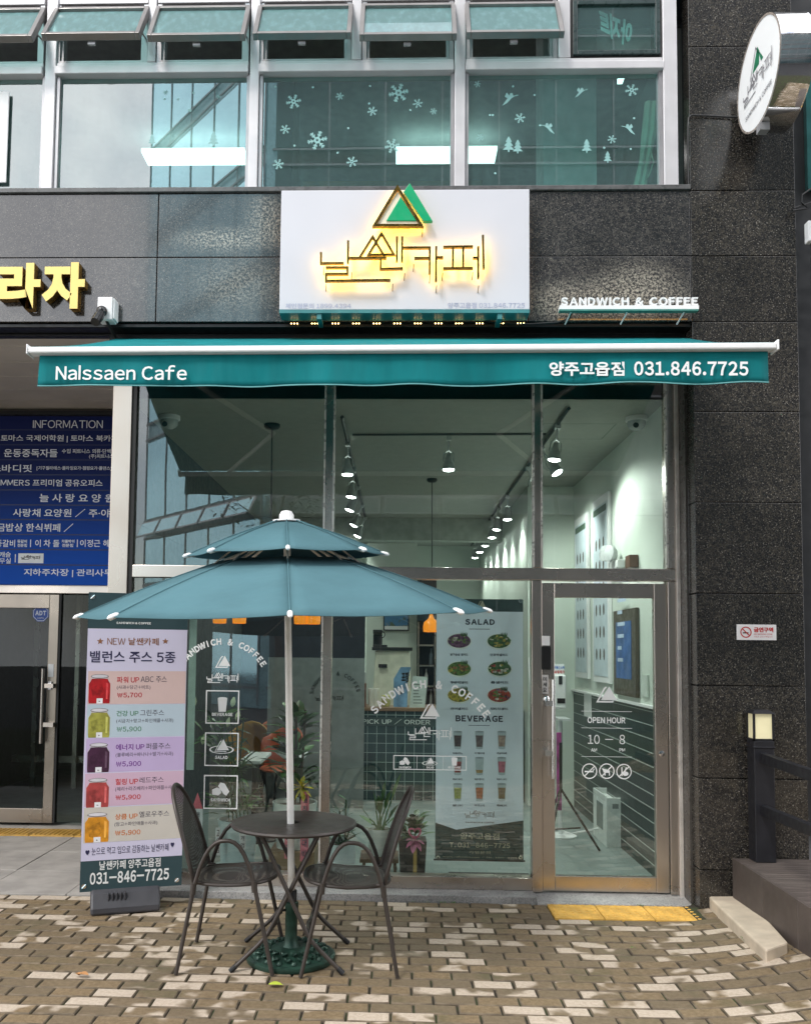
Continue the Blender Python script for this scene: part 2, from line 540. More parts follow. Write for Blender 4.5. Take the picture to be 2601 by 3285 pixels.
# brick pavers, each with its own height, tilt and share of wet patch
m_, t_, b_ = nodes('clay_pavers')
co_ = objco(t_)
isl = nd(t_, 'NewGeometry').outputs['Random Per Island']
off = t_.nodes.new('ShaderNodeVectorMath'); off.operation = 'SCALE'
cx_ = nd(t_, 'CombineXYZ'); t_.links.new(isl, cx_.inputs[0]); t_.links.new(isl, cx_.inputs[1])
t_.links.new(cx_.outputs[0], off.inputs[0]); off.inputs['Scale'].default_value = 37.0
av = nd(t_, 'VectorMath'); av.operation = 'ADD'
t_.links.new(co_, av.inputs[0]); t_.links.new(off.outputs[0], av.inputs[1])
wet = noise(t_, av.outputs[0], 6.5, 2, .4)
big = noise(t_, co_, 1.15, 3)
def madd(t, a, k, c):
    n = t.nodes.new('ShaderNodeMath'); n.operation = 'MULTIPLY_ADD'
    t.links.new(a, n.inputs[0]); n.inputs[1].default_value = k
    if hasattr(c, 'links'): t.links.new(c, n.inputs[2])
    else: n.inputs[2].default_value = c
    return n.outputs[0]
rb = nd(t_, 'TexWhiteNoise'); rb.noise_dimensions = '1D'; t_.links.new(isl, rb.inputs['W'])
key = madd(t_, rb.outputs['Value'], .62, madd(t_, big, .2, wet))
wmask = rampf(t_, key, 1.0, 1.12)
dry = mixc(t_, rampf(t_, noise(t_, co_, 60, 5, .7), .3, .7), (.38, .31, .24), (.51, .43, .345))
dark = mixc(t_, rampf(t_, noise(t_, co_, 42, 5, .7), .3, .7), (.15, .105, .056), (.245, .18, .108))
dark = mixc(t_, rampf(t_, isl, 0, 1, 0, .5), dark, (.11, .092, .066))
mossy = rampf(t_, noise(t_, co_, 2.2, 5, .6), .53, .72, 0, .55)
dark = mixc(t_, mossy, dark, (.07, .075, .035))
c = mixc(t_, wmask, dark, dry)
c = mixc(t_, rampf(t_, noise(t_, co_, 210, 3, .7), .62, .72, 0, .45), c, (.05, .04, .03))
t_.links.new(c, b_.inputs['Base Color'])
t_.links.new(rampf(t_, wmask, 0, 1, .62, .85), b_.inputs['Roughness'])
b_.inputs['Specular IOR Level'].default_value = .3
bp = nd(t_, 'Bump', Strength=.5, Distance=.003)
t_.links.new(noise(t_, co_, 160, 4, .7), bp.inputs['Height']); t_.links.new(bp.outputs['Normal'], b_.inputs['Normal'])
mb = MB()
LX, LY, J = .2045, .1045, .0085
row = 0
y = .115 - LY
while y > -4.6:
    bow = 0
    x = -4.2 + (row % 2) * LX / 2 + rnd.uniform(-.006, .006)
    while x < 3.6:
        in_tact = x + LX > 1.002 and x < 1.935 and y + LY > -.195
        in_th = x + LX / 2 > 1.99 and y + LY > .0
        cut0, cut1 = -9.0, 9.0
        if in_tact and x < .95: in_tact, cut1 = False, .999
        elif in_tact and x + LX > 1.98: in_tact, cut0 = False, 1.946
        if not in_tact and not in_th:
            h = rnd.uniform(-.0025, .0025)
            tx, ty = rnd.uniform(-.012, .012), rnd.uniform(-.02, .02)
            x0, x1, y0, y1 = x, x + LX - J, y, y + LY - J
            e = rnd.uniform(-.002, .002)
            x0 = max(x0 + e, cut0); x1 = min(x1, cut1)
            B, T = [], []
            cxm, cym = (x0 + x1) / 2, (y0 + y1) / 2
            def zz(a, b, d): return rise(a, b) + h + tx * (a - cxm) + ty * (b - cym) * .6 - d
            ch = .0055
            q = [(x0, y0), (x1, y0), (x1, y1), (x0, y1)]
            qi = [(x0 + ch, y0 + ch), (x1 - ch, y0 + ch), (x1 - ch, y1 - ch), (x0 + ch, y1 - ch)]
            vs = [(a, b, zz(a, b, .03)) for a, b in q] + [(a, b, zz(a, b, .0055)) for a, b in q] + [(a, b, zz(a, b, 0)) for a, b in qi]
            mb.add(vs, [(8, 9, 10, 11)] + [(i, (i + 1) % 4, 4 + (i + 1) % 4, 4 + i) for i in range(4)] + [(4 + i, 4 + (i + 1) % 4, 8 + (i + 1) % 4, 8 + i) for i in range(4)]); mb.m[-8:] = [1] * 8
        x += LX
    y -= LY
    row += 1
struct(mb.build('brick_paving', [m_, M('paver_edge', (.13, .10, .068), .9, 0, .35, 14)], recenter=False))
# granite pavement of the lobby passage
mb = MB()
LOBBY = M('lobby_stone', (.34, .315, .29), .55, 0, .14, 5, .15, 200)
for i, xa in enumerate([-7 + .6 * k for k in range(9)]):
    for ya in (.125, .73, 1.335, 1.94):
        mb.bx(xa, min(xa + .594, -2.03), ya, ya + .6, -.03, rnd.uniform(.002, .006))
struct(mb.build('lobby_pavement', LOBBY, recenter=False, bevel=.002))
mb = MB(); mb.bx(-7, -2.0, .12, 9, -.3, -.028)
struct(mb.build('lobby_floor', LOBBY, recenter=False))
# ---------------------------------------------------------------- the building
B = thing('shop_building', (0, 0, 0), 'dark granite commercial building with a glazed cafe front and bands of upper windows', 'building')
ZT, ZS = 3.89, 4.80                       # granite band between the shop head and the upper sill
def panel(mb, x0, x1, z0, z1, y0=0.0, y1=.1, j=.003):
    mb.bx(x0 + j, x1 - j, y0 + rnd.uniform(-.0012, .0012), y1, z0 + j, z1 - j)
mb = MB()
for (a, b) in ((-6.2, -4.6), (-4.6, -3.13), (-3.13, -1.665), (-1.665, -.22), (-.22, .87), (.87, 1.965)):
    panel(mb, a, b, ZT, 4.345); panel(mb, a, b, 4.345, ZS)
mb.build('granite_band', GRAN, B, bevel=.0025)
mb = MB()
zc = [-.12, .27, .855, 1.455, 2.06, 2.665, 3.275, 3.89, 4.345, 4.80, 5.82, 6.9, 7.9]
for z0, z1 in zip(zc, zc[1:]):
    panel(mb, 1.965, 2.67, z0, z1, 0, .12)
    if z1 < 4: mb.bx(1.967, 2.02, .1235, .398, z0 + .004, z1 - .004)
mb.build('granite_column', GRAN2, B, bevel=.0025)
mb = MB()
mb.bx(-6.2, 2.66, .101, .16, ZT, ZS); mb.bx(2.02, 2.66, .122, .3, -.12, 7.9); mb.bx(-6.2, 2.69, .05, .35, 6.28, 8.6)
mb.bx(-6.2, 2.67, .36, .4, 6.25, 8.6)
mb.build('backing_wall', DARKIN, B)
mb = MB(); mb.bx(-6.2, 1.962, -.02, .16, ZS + .002, ZS + .034); mb.build('window_sill', M('sill_stone', (.1, .1, .1), .3, 0, .2), B, bevel=.003)
# dark slot over the awning
mb = MB(); mb.bx(-2.028, 1.965, .14, .2, 3.70, ZT - .03); mb.bx(-6.2, -2.03, .14, .2, 3.845, ZT - .03); mb.bx(-6.2, 1.965, .02, .16, ZT - .028, ZT - .004)
mb.build('shop_head', BLACK, B, bevel=.003)
# lobby soffit
mb = MB(); SOF = M('soffit_panel', (.58, .52, .45), .6, 0, .08, 2)
for k in range(6):
    mb.bx(-6.2, -2.03, .205 + .36 * k, .205 + .36 * k + .35, 3.92, 3.95)
mb.build('lobby_soffit', SOF, B, bevel=.004)
mb = MB(); mb.bx(-6.2, -2.03, 2.287, 2.38, 3.86, 3.919); mb.build('lobby_head', M('brown_beam', (.1, .08, .062), .5, .3), B)
# ---- storefront frame
YS = .30
F3 = FY(YS)
XL0, XL1 = -2.03, -1.893
XM = ((-.515, -.45), (.948, 1.005))
ZF = 3.72
mb = MB()
mb.bx(XL0, XL1, .262, .37, 0.0, ZF)                    # left pillar
mb.build('steel_pillar', M('pillar_steel', (.44, .385, .335), .34, .9, .03, .8), B, bevel=.004)
mb = MB(); mb.bx(XL1 + .001, XL1 + .03, .275, .36, .04, ZF); mb.build('frame_gasket', GASKET, B)
for q in ((XM[0][0], XM[0][1], .27, .37, .13, 2.158), (XM[0][0], XM[0][1], .272, .37, 2.247, ZF), (XM[1][0] - .012, XM[1][1], .27, .37, .035, 2.158), (XM[1][0], XM[1][1], .272, .37, 2.247, ZF), (1.868, 1.925, .27, .37, .035, 2.158), (1.868, 1.925, .272, .37, 2.247, ZF)):
    MB().bx(*q).build('storefront_mullion', STEEL, B, bevel=.003)
MB().bx(-1.86, 1.925, .268, .37, 2.16, 2.245).build('transom', STEELH, B, bevel=.003)
MB().bx(-1.86, XM[1][0] - .013, .268, .37, .045, .128).build('bottom_rail', STEELH, B, bevel=.003)
PBEAD = M('pale_bead', (.75, .72, .67), .3, .5)
for x in (XM[0][0], XM[0][1], XM[1][0], XM[1][1], 1.868):
    MB().bx(x - .006, x + .006, .262, .3, 2.25, ZF).build('glazing_bead', PBEAD, B)
MB().bx(XM[0][0] - .006, XM[0][0] + .006, .26, .3, .13, 2.155).build('glazing_bead', PBEAD, B)
mb = MB()
mb.bx(1.926, 1.95, .25, .37, .02, ZF); mb.build('pale_jamb', M('pale_jamb', (.6, .56, .52), .4, .3), B, bevel=.002)
mb = MB(); mb.bx(1.951, 1.966, .125, .37, .02, ZF); mb.build('dark_jamb', M('dark_jamb', (.06, .055, .05), .3), B)
for nm, (x0, x1, z0, z1) in {'upper': (-1.862, -.521, 2.247, ZF), 'mid': (-.444, .942, 2.247, ZF), 'right': (1.011, 1.862, 2.247, ZF), 'll': (-1.862, -.517, .13, 2.157), 'lm': (-.448, .933, .13, 2.157)}.items():
    mb = MB(); mb.bx(x0, x1, .306, .316, z0, z1)
    mb.build('window_pane', GLS, B)
# threshold stones
mb = MB(); mb.bx(-2.03, .94, .118, .40, -.06, .044); mb.hexa([(.944, .10, -.06), (2.0, .10, -.06), (1.96, .40, -.06), (.944, .40, -.06), (.944, .10, .012), (2.0, .10, .012), (1.96, .34, .034), (.944, .34, .034)])
mb.build('threshold', STEPST, B, bevel=.004)
# ---- door
D = MB()
dx0, dx1, dz0, dz1 = 1.008, 1.862, .042, 2.142
D.bx(dx0, dx0 + .085, .285, .335, dz0, dz1); D.bx(dx1 - .085, dx1, .285, .335, dz0, dz1)
D.bx(dx0 + .086, dx1 - .086, .287, .333, dz1 - .1, dz1); D.bx(dx0 + .086, dx1 - .086, .287, .333, dz0, dz0 + .1)
door = D.build('shop_door', STEEL, B, bevel=.003)
mb = MB(); mb.bx(dx0 + .084, dx1 - .084, .306, .316, dz0 + .098, dz1 - .098); mb.build('door_pane', GLS, door)
mb = MB(); mb.tube([P(1775, 2180, .22), P(1775, 2497, .22)], .013, seg=12)
for yy in (2257, 2417):
    q = P(1771, yy, .22); mb.bx(q.x - .05, q.x, q.y - .01, .284, q.z - .018, q.z + .018)
mb.build('handle', M('handle_steel', (.75, .74, .72), .2, .9, .04), door, smooth=True)
def onpl(nm, Y, x0, y0, x1, y1, th, mt, par, bev=.002):
    f = FY(Y); u0, v0, u1, v1 = f.box(x0, y0, x1, y1)
    k = MB(); k.fbox(f, u0, v0, u1, v1, 0, th); return k.build(nm, mt, par, bevel=bev)
onpl('card_reader', .284, 1736, 2040, 1762, 2071, .014, WHITE, door)
onpl('door_lock', .284, 1735, 2074, 1765, 2148, .02, BLACK, door)
st = onpl('push_sticker', .284, 1735, 2165, 1758, 2225, .0015, M('sticker_grey', (.6, .58, .57), .5), door, 0)
mb = MB(); f = FY(.2815)
for i, ch in enumerate('미세요'):
    mb.ftext(f, ch, f.box(1741, 2172 + i * 17, 1753, 2186 + i * 17), 0, 0, .03)
mb.build('push_lettering', BLACK, door)
mb = MB(); q = P(1752, 2243, .284); mb.lathe(q + V((0, .002, 0)), [(.022, 0), (.022, .012), (.012, .02)], ax=V((0, -1, 0))); mb.build('key_cylinder', CHROME, door, smooth=True); mb = MB(); q = P(2121, 2418, .284); mb.lathe(q + V((0, .002, 0)), [(.02, 0), (.02, .006), (.008, .009)], ax=V((0, -1, 0)))
mb.build('key_cylinder', CHROME, door, smooth=True)
# ---- lettering on the glass
FG = FY(.303)
def tri_logo(mb, fr, x0, y0, x1, y1, n=0, m=0):
    u0, v0, u1, v1 = fr.box(x0, y0, x1, y1)
    W, H = u1 - u0, v1 - v0
    g = lambda a, b: (u0 + W * a, v0 + H * b)
    mb.fpoly(fr, [g(.22, .16), g(.62, 1.0), g(1.0, .16)], n, m)
    mb.fstroke(fr, [g(.5, .95), g(.4, .88), g(.05, .06), g(.78, .06), g(.82, .12)], W * .075, n + .0004, m)
LOGO = [[(0, .67), (0, .475), (.14, .475)], [(.165, .875), (.165, .475)], [(.172, .565), (.4, .565)],
        [(.03, .4), (.163, .4), (.163, .285), (.033, .285), (.033, .165), (.425, .175)],
        [(.238, .58), (.315, .94), (.388, .59)], [(.29, .62), (.368, 1.0), (.445, .625), (.29, .62)],
        [(.463, .94), (.463, .5)], [(.495, .94), (.495, .5)], [(.365, .55), (.365, .37), (.5, .38)],
        [(.5, .745), (.663, .745), (.663, .28)], [(.57, .56), (.658, .56)], [(.702, .765), (.702, .15)], [(.707, .57), (.745, .57)],
        [(.745, .755), (.925, .76)], [(.804, .75), (.804, .39)], [(.866, .75), (.866, .39)], [(.745, .375), (.925, .38)],
        [(.925, .56), (.953, .56)], [(.957, .76), (.957, .2)], [(.985, .96), (.99, .37)]]
def logo(mb, fr, box, wd, n=0, m=0, n1=None, backm=None):
    u0, v0, u1, v1 = box
    for i, s_ in enumerate(LOGO):
        pts = [(u0 + (u1 - u0) * a, v0 + (v1 - v0) * b) for a, b in s_]
        e = .0002 * i
        if len(pts) > 2 and pts[0] == pts[-1]: mb.fstroke(fr, pts[:-1], wd, n + e, m, None if n1 is None else n1 + e, closed=True, backm=backm)
        else: mb.fstroke(fr, pts, wd, n + e, m, None if n1 is None else n1 + e, backm=backm)
def zb(ox, oy, s, a, b, c, d): return (ox + a / s, oy + b / s, ox + c / s, oy + d / s)
Z6 = lambda a, b, c, d: FG.box(*zb(550, 1900, 3.082, a, b, c, d))
p6 = lambda a, b: FG.uv(550 + a / 3.082, 1900 + b / 3.082)
Z7 = lambda a, b, c, d: FG.box(*zb(1000, 1900, 2.397, a, b, c, d))
p7 = lambda a, b: FG.uv(1000 + a / 2.397, 1900 + b / 2.397)
FD = FY(.303)
Z8 = lambda a, b, c, d: FD.box(*zb(1650, 1850, 2.055, a, b, c, d))
p8 = lambda a, b: FD.uv(1650 + a / 2.055, 1850 + b / 2.055)
def cup(mb, fr, b, m=0):
    u0, v0, u1, v1 = b; W = u1 - u0
    mb.fpoly(fr, [(u0 + W * .12, v0), (u1 - W * .12, v0), (u1, v1 - W * .1), (u0, v1 - W * .1)], 0, m)
    mb.fell(fr, (u0 + u1) / 2, v1 - W * .1, W / 2, W * .12, .0004, m)
def salad(mb, fr, b, m=0):
    u0, v0, u1, v1 = b; W, H = u1 - u0, v1 - v0; cu, cv = (u0 + u1) / 2, v0 + H * .28
    for i in range(28):
        t0, t1 = i * 2 * math.pi / 28, (i + 1) * 2 * math.pi / 28
        mb.add([fr.at(cu + math.cos(t) * W * k / 2, cv + math.sin(t) * H * .28 * k, 0) for t, k in ((t0, .86), (t0, 1), (t1, 1), (t1, .86))], [(0, 1, 2, 3)], m)
    mb.fpoly(fr, [(u0 + W * .3, v0 + H * .22), (u0 + W * .57, v1), (u0 + W * .8, v0 + H * .25)], .0005, m)
    mb.fstroke(fr, [(u0 + W * .5, v1 - H * .12), (u0 + W * .45, v1 - H * .14), (u0 + W * .24, v0 + H * .16), (u0 + W * .7, v0 + H * .14)], W * .025, .0009, m)
def sandwich(mb, fr, b, m=0):
    u0, v0, u1, v1 = b; W, H = u1 - u0, v1 - v0
    g = lambda a, c: (u0 + W * a, v0 + H * c)
    mb.fpoly(fr, [g(.03, .45), g(.3, .62), g(.5, .5), g(.55, .2), g(.4, .02), g(.05, .06)], 0, m)
    mb.fpoly(fr, [g(.5, 1), g(.72, .92), g(1, .32), (u0 + W * .84, v0), g(.68, .12), g(.36, .72)], .0005, m)
arch = 'SANDWICH & COFFEE'
GLASSL = thing('window_lettering', (0, .303, 1.2), 'white arched lettering with three boxed pictures stuck on the left shop pane', 'window lettering')
arcwords(FG, arch, p6(126, 672), p6(500, 487), p6(908, 708), .045, .04, DECAL, GLASSL)
mb = MB(); tri_logo(mb, FG, *zb(550, 1900, 3.082, 436, 625, 585, 750)); mb.build('triangle_mark', DECAL, GLASSL)
mb = MB(); logo(mb, FG, Z6(352, 795, 665, 915), .0052); mb.build('name_mark', DECAL, GLASSL)
for (bx0, ic, tx, word, fn) in (((346, 973, 664, 1296), (458, 1038, 552, 1182), (402, 1190, 605, 1225), 'BEVERAGE', cup), ((336, 1391, 658, 1716), (375, 1452, 620, 1598), (433, 1615, 557, 1650), 'SALAD', salad), ((326, 1811, 650, 2140), (398, 1878, 575, 2012), (388, 2035, 580, 2070), 'SANDWICH', sandwich)):
    u0, v0, u1, v1 = Z6(*bx0)
    mb = MB(); mb.fstroke(FG, [(u0, v0), (u1, v0), (u1, v1), (u0, v1)], .0085, 0, 0, closed=True)
    bb = mb.build('picture_box', DECAL, GLASSL)
    mb = MB(); fn(mb, FG, Z6(*ic)); mb.build('menu_picture', DECAL, bb)
    mb = MB(); mb.ftext(FG, word, Z6(*tx), 0, 0, .05); mb.build('caption', DECAL, bb)
GLASSM = thing('window_lettering', (.25, .303, 1.3), 'white arched lettering over a three-part strip stuck on the middle shop pane', 'window lettering')
arcwords(FG, arch, p7(482, 903), p7(905, 706), p7(1340, 935), .056, .04, DECAL, GLASSM)
mb = MB(); tri_logo(mb, FG, *zb(1000, 1900, 2.397, 832, 855, 985, 975)); mb.build('triangle_mark', DECAL, GLASSM)
mb = MB(); logo(mb, FG, Z7(742, 1030, 1076, 1158), .0056); mb.build('name_mark', DECAL, GLASSM)
u0, v0, u1, v1 = Z7(630, 1255, 1187, 1368)
mb = MB(); mb.fstroke(FG, [(u0, v0), (u1, v0), (u1, v1), (u0, v1)], .0055, 0, 0, closed=True)
for xx in (808, 1008):
    a = p7(xx, 1310)[0]; mb.fstroke(FG, [(a, v0 + .002), (a, v1 - .002)], .0022, .0003)
strip = mb.build('picture_strip', DECAL, GLASSM)
for fn, ic, tx, word in ((sandwich, (672, 1268, 755, 1330), (670, 1338, 762, 1356), 'SANDWICH'), (salad, (848, 1268, 966, 1334), (880, 1338, 938, 1356), 'SALAD'), (cup, (1073, 1270, 1118, 1334), (1048, 1338, 1142, 1356), 'BEVERAGE')):
    mb = MB(); fn(mb, FG, Z7(*ic)); mb.build('menu_picture', DECAL, strip)
    mb = MB(); mb.ftext(FG, word, Z7(*tx), 0, 0, .05); mb.build('caption', DECAL, strip)
# door lettering
mb = MB(); tri_logo(mb, FD, *zb(1650, 1850, 2.055, 538, 722, 674, 832)); mb.build('triangle_mark', DECAL, door)
mb = MB()
for yy in (888, 998, 1187):
    u0, v0, u1, v1 = Z8(440, yy - 3.5, 772, yy + 3.5); MB().frect(FD, u0, v0, u1, v1).build('rule', DECAL, door)
for body, b, wt in (('OPEN HOUR', (480, 925, 730, 968), .035), ('10', (482, 1042, 560, 1103), 0), ('8', (690, 1042, 727, 1105), 0), ('–', (597, 1070, 648, 1076), 0), ('AM', (503, 1131, 542, 1153), .01), ('PM', (690, 1131, 727, 1153), .01)):
    MB().ftext(FD, body, Z8(*b), 0, 0, wt).build('opening_hours', DECAL, door)
for k, (a, c_) in enumerate(((493, 1282), (607, 1282), (720, 1285))):
    mb = MB(); u, v = p8(a, c_); r = .0525
    mb.fring(FD, u, v, r * .87, r, 0); s_ = r * .62
    mb.fstroke(FD, [(u - s_, v - s_), (u + s_, v + s_)], .007, .0012)
    if k == 0:
        mb.frect(FD, u - .033, v - .008, u + .02, v + .002, .0005); mb.fstroke(FD, [(u + .024, v - .008), (u + .024, v + .006), (u + .033, v + .016)], .005, .0006)
    elif k == 1:
        mb.fpoly(FD, [(u - .034, v + .02), (u - .012, v + .014), (u + .02, v + .004), (u + .02, v - .012), (u - .02, v - .01)], .0005)
        for e in (-.016, .014): mb.frect(FD, u + e, v - .03, u + e + .007, v - .0115, .0006)
    else:
        mb.fell(FD, u + .01, v - .014, .02, .015, .0005); mb.fstroke(FD, [(u - .014, v + .03), (u - .014, v - .03)], .008, .0006); mb.fstroke(FD, [(u + .006, v + .001), (u + .016, v + .03)], .008, .0008)
    mb.build('prohibition_mark', DECAL, door)
# ---- upper floor windows
YW = .05
FW5 = FY(YW)
def Xw(px, py=300): return P(px, py, YW).x
def Zw(py, px=1200): return P(px, py, YW).z
zb0, zt0, ztr = ZS + .036, 6.27, Zw(228)
tall = ((149, 183), (803, 832), (1456, 1490), (2121, 2166))
for a, b in tall:
    MB().bx(Xw(a, 400), Xw(b, 400), 0.0, .12, zb0, zt0).build('tall_mullion', ALU, B, bevel=.004)
for a, b in ((480, 506), (1130, 1160), (1787, 1825)):
    MB().bx(Xw(a, 120), Xw(b, 120), .012, .11, ztr + .058, zt0).build('short_mullion', ALU, B, bevel=.004)
bays = [(-420, 148), (184, 802), (833, 1455), (1491, 2120)]
for a, b in bays:
    x0, x1 = Xw(a, 230) + .002, Xw(b, 230) - .002
    mb = MB(); mb.bx(x0, x1, -.012, .1, ztr - .038, ztr + .02); mb.bx(x0, x1, .012, .1, ztr + .022, ztr + .055)
    mb.build('window_transom', ALU, B, bevel=.005)
for a, b in bays:
    x0, x1 = Xw(a, 420), Xw(b, 420)
    mb = MB(); t = .022
    mb.bx(x0 + .001, x0 + t, .02, .09, zb0 + .001, ztr - .04); mb.bx(x1 - t, x1 - .001, .02, .09, zb0 + .001, ztr - .04)
    mb.bx(x0 + t + .001, x1 - t - .001, .021, .09, zb0 + .001, zb0 + t * .7)
    fr_ = mb.build('picture_window', ALUG, B)
    mb = MB(); mb.bx(x0 + t - .004, x1 - t + .004, .05, .06, zb0 + t * .5, ztr - .042); mb.build('window_pane', GLU, fr_)
    if a == 833: WC = fr_
    if a == 1491: WR = fr_
    if a == 184: WL = fr_
opens = [(-185, 148), (184, 479), (507, 802), (833, 1129), (1161, 1455), (1491, 1786), (1826, 2119)]
for k, (a, b) in enumerate(opens):
    x0, x1 = Xw(a, 150) + .003, Xw(b, 150) - .003
    z0, z1 = ztr + .057, (6.2 if k == 6 else P(1000, 6, .02).z)
    if k < 6: MB().bx(x0, x1, .015, .1, z1 + .001, 6.27).build('window_head', ALU, B, bevel=.004)
    mb = MB(); t = .03
    mb.bx(x0, x0 + t, .022, .1, z0, z1); mb.bx(x1 - t, x1, .022, .1, z0, z1); mb.bx(x0 + t + .001, x1 - t - .001, .022, .1, z0, z0 + t * .6)
    mb.bx(x0 + t + .002, x0 + t + .02, .04, .1, z0 + .02, z1); mb.bx(x1 - t - .02, x1 - t - .002, .04, .1, z0 + .02, z1)
    wn = mb.build('awning_window', ALUG if k < 6 else GASKET, B)
    fixed = k == 6
    ang = 0.0 if fixed else math.radians((30, 31.5, 29.5, 30, 28, 29, 0)[k])
    hz, L = z1 - .03, z1 - .03 - z0 - (.02 if fixed else -.02)
    ca, sa = math.cos(ang), math.sin(ang)
    fs = Fr((x0 + .01, .018 - sa * L, hz - ca * L), (1, 0, 0), (0, sa, ca))
    W_ = x1 - x0 - .02; t2 = .03
    mb = MB(); e = .02 if not fixed else -.004
    mb.fbox(fs, -e, 0, t2 - e, L, -.035, .012); mb.fbox(fs, W_ - t2 + e, 0, W_ + e, L, -.035, .012)
    mb.fbox(fs, t2 - e + .001, 0, W_ - t2 + e - .001, t2, -.035, .012); mb.fbox(fs, t2 - e + .001, L - t2, W_ - t2 + e - .001, L, -.035, .012)
    mb.build('window_sash', M('teal_black_sash', (.03, .05, .05), .3) if fixed else SASH, wn, bevel=.003)
    mb = MB(); mb.fbox(fs, t2 - e - .004, t2 - .004, W_ - t2 + e + .004, L - t2 + .004, -.016, -.008); mb.build('sash_pane', GLU if fixed else GLH, wn)
    if not fixed:
        mb = MB(); xm = (x0 + x1) / 2; q = fs.at(W_ / 2, .012, -.04); mb.bx(q.x - .03, q.x + .02, q.y, q.y + .02, q.z - .025, q.z - .004)
        mb.tube([fs.at(.05, .03, -.04), fs.at(W_ - .05, .03, -.04)], .007)
        for s_ in (.006, W_ - .006):
            mb.tube([fs.at(s_, L * .35, -.03), V((x0 + .01 + s_, .06, z0 + L * .45))], .006)
        mb.build('window_latch', ALUG, wn)
    else:
        mb = MB(); f7 = FY(.072); u0, v0, u1, v1 = f7.box(1866, 2, 2080, 168)
        vs, fs_, a0, b0, a1, b1 = tmesh('아지트', .045)
        out = []
        for q in vs:
            s_ = 1 - (q.x - a0) / (a1 - a0); h_ = (q.y - b0) / (b1 - b0)
            th = (s_ - .5) * .9
            out.append(f7.at((u0 + u1) / 2 + (u1 - u0) * (.5 * math.sin(th) * 1.1) + (h_ - .5) * .06 * (s_ - .5), v0 + (v1 - v0) * (.25 + .5 * h_ + .3 * (.4 - s_)), 0))
        mb.add(out, [f_[::-1] for f_ in fs_]); mb.build('reversed_lettering', M('pale_sticker', (.55, .6, .6), .6), wn)
# frosted stickers on the panes
STK = M('frosted_sticker', (.25, .47, .46), .6, 0, .05)
FS = FY(.0485)
def flake(mb, u, v, r):
    for k in range(6):
        a = k * math.pi / 3 + .2
        d = (math.cos(a), math.sin(a)); g = lambda t, s_=0: (u + d[0] * r * t - d[1] * r * s_, v + d[1] * r * t + d[0] * r * s_)
        mb.fstroke(FS, [g(.1), g(1)], r * .13, .0002 * k)
        for t in (.45, .72):
            mb.fstroke(FS, [g(t + .2, .2), g(t), g(t + .2, -.2)], r * .1, .0002 * k + .0001)
    mb.fring(FS, u, v, r * .16, r * .34, .0016)
def ftree(mb, u, v, h):
    for k in range(3):
        b0, w0 = v + h * (.15 + .25 * k), h * (.36 - .08 * k)
        mb.fpoly(FS, [(u - w0, b0), (u + w0, b0), (u, b0 + h * .38)], .0003 * k)
    mb.frect(FS, u - h * .05, v, u + h * .05, v + h * .16, .0012)
def angel(mb, u, v, r, s_=1):
    mb.fpoly(FS, [(u + s_ * a * r, v + b * r) for a, b in ((-.9, -.9), (-.2, -.5), (.3, .1), (.7, .35), (.45, .6), (.1, .45), (-.3, .9), (-.55, .35), (-.2, .1))], 0)
    mb.fell(FS, u + s_ * r * .3, v + r * .62, r * .22, r * .22, .0004, seg=12); mb.fstroke(FS, [(u + s_ * r * .5, v + r * .35), (u + s_ * r * 1.2, v + r * .55)], r * .1, .0008)
def dots(lst, par):
    for (x, y) in lst:
        u, v = FS.uv(x, y); mb = MB(); mb.fell(FS, u, v, .008, .008, 0, 0, 10); mb.build('sticker_dot', STK, par)
for (x, y, r, par) in ((942, 326, 26, WC), (1090, 309, 14, WC), (1194, 357, 17, WC), (915, 415, 17, WC), (1018, 450, 34, WC), (893, 527, 19, WC), (1129, 519, 19, WC), (1258, 468, 26, WC), (1278, 298, 34, WC), (1340, 332, 17, WC), (1390, 357, 12, WC),
                    (1531, 270, 12, WR), (1667, 379, 18, WR), (2025, 289, 22, WR), (1962, 447, 15, WR), (1540, 441, 13, WR), (702, 310, 9, WL), (532, 296, 9, WL), (609, 354, 8, WL)):
    mb = MB(); u, v = FS.uv(x, y); flake(mb, u, v, r / 490); mb.build('snowflake_sticker', STK, par)
for (x, y, h, par) in ((1631, 488, 55, WR), (1660, 492, 48, WR), (1881, 490, 48, WR), (1948, 522, 40, WR), (685, 467, 50, WL), (488, 463, 36, WL)):
    mb = MB(); u, v = FS.uv(x, y); ftree(mb, u, v, h / 490); mb.build('fir_tree_sticker', STK, par)
for (x, y, r, s_) in ((1632, 318, 26, 1), (1860, 297, 20, 1), (1760, 412, 22, -1), (2018, 415, 22, -1)):
    mb = MB(); u, v = FS.uv(x, y); angel(mb, u, v, r / 490, s_); mb.build('angel_sticker', STK, WR)
dots([(884, 278), (1004, 280), (1187, 276), (1184, 332), (1316, 353), (1117, 411), (1083, 490), (945, 467)], WC)
dots([(1645, 277), (1714, 305), (1571, 369), (1580, 369), (1732, 402), (2033, 379), (2022, 478), (1937, 474), (1588, 556)], WR)
dots([(572, 318), (621, 298), (609, 354), (529, 317)], WL)
mb = MB(); f = FY(.03); u0, v0, u1, v1 = f.box(-330, 296, 28, 590)
mb.fbox(f, u0, v0, u1, v1, 0, .012); mb.build('white_window_board', WHITE, B, bevel=.01)
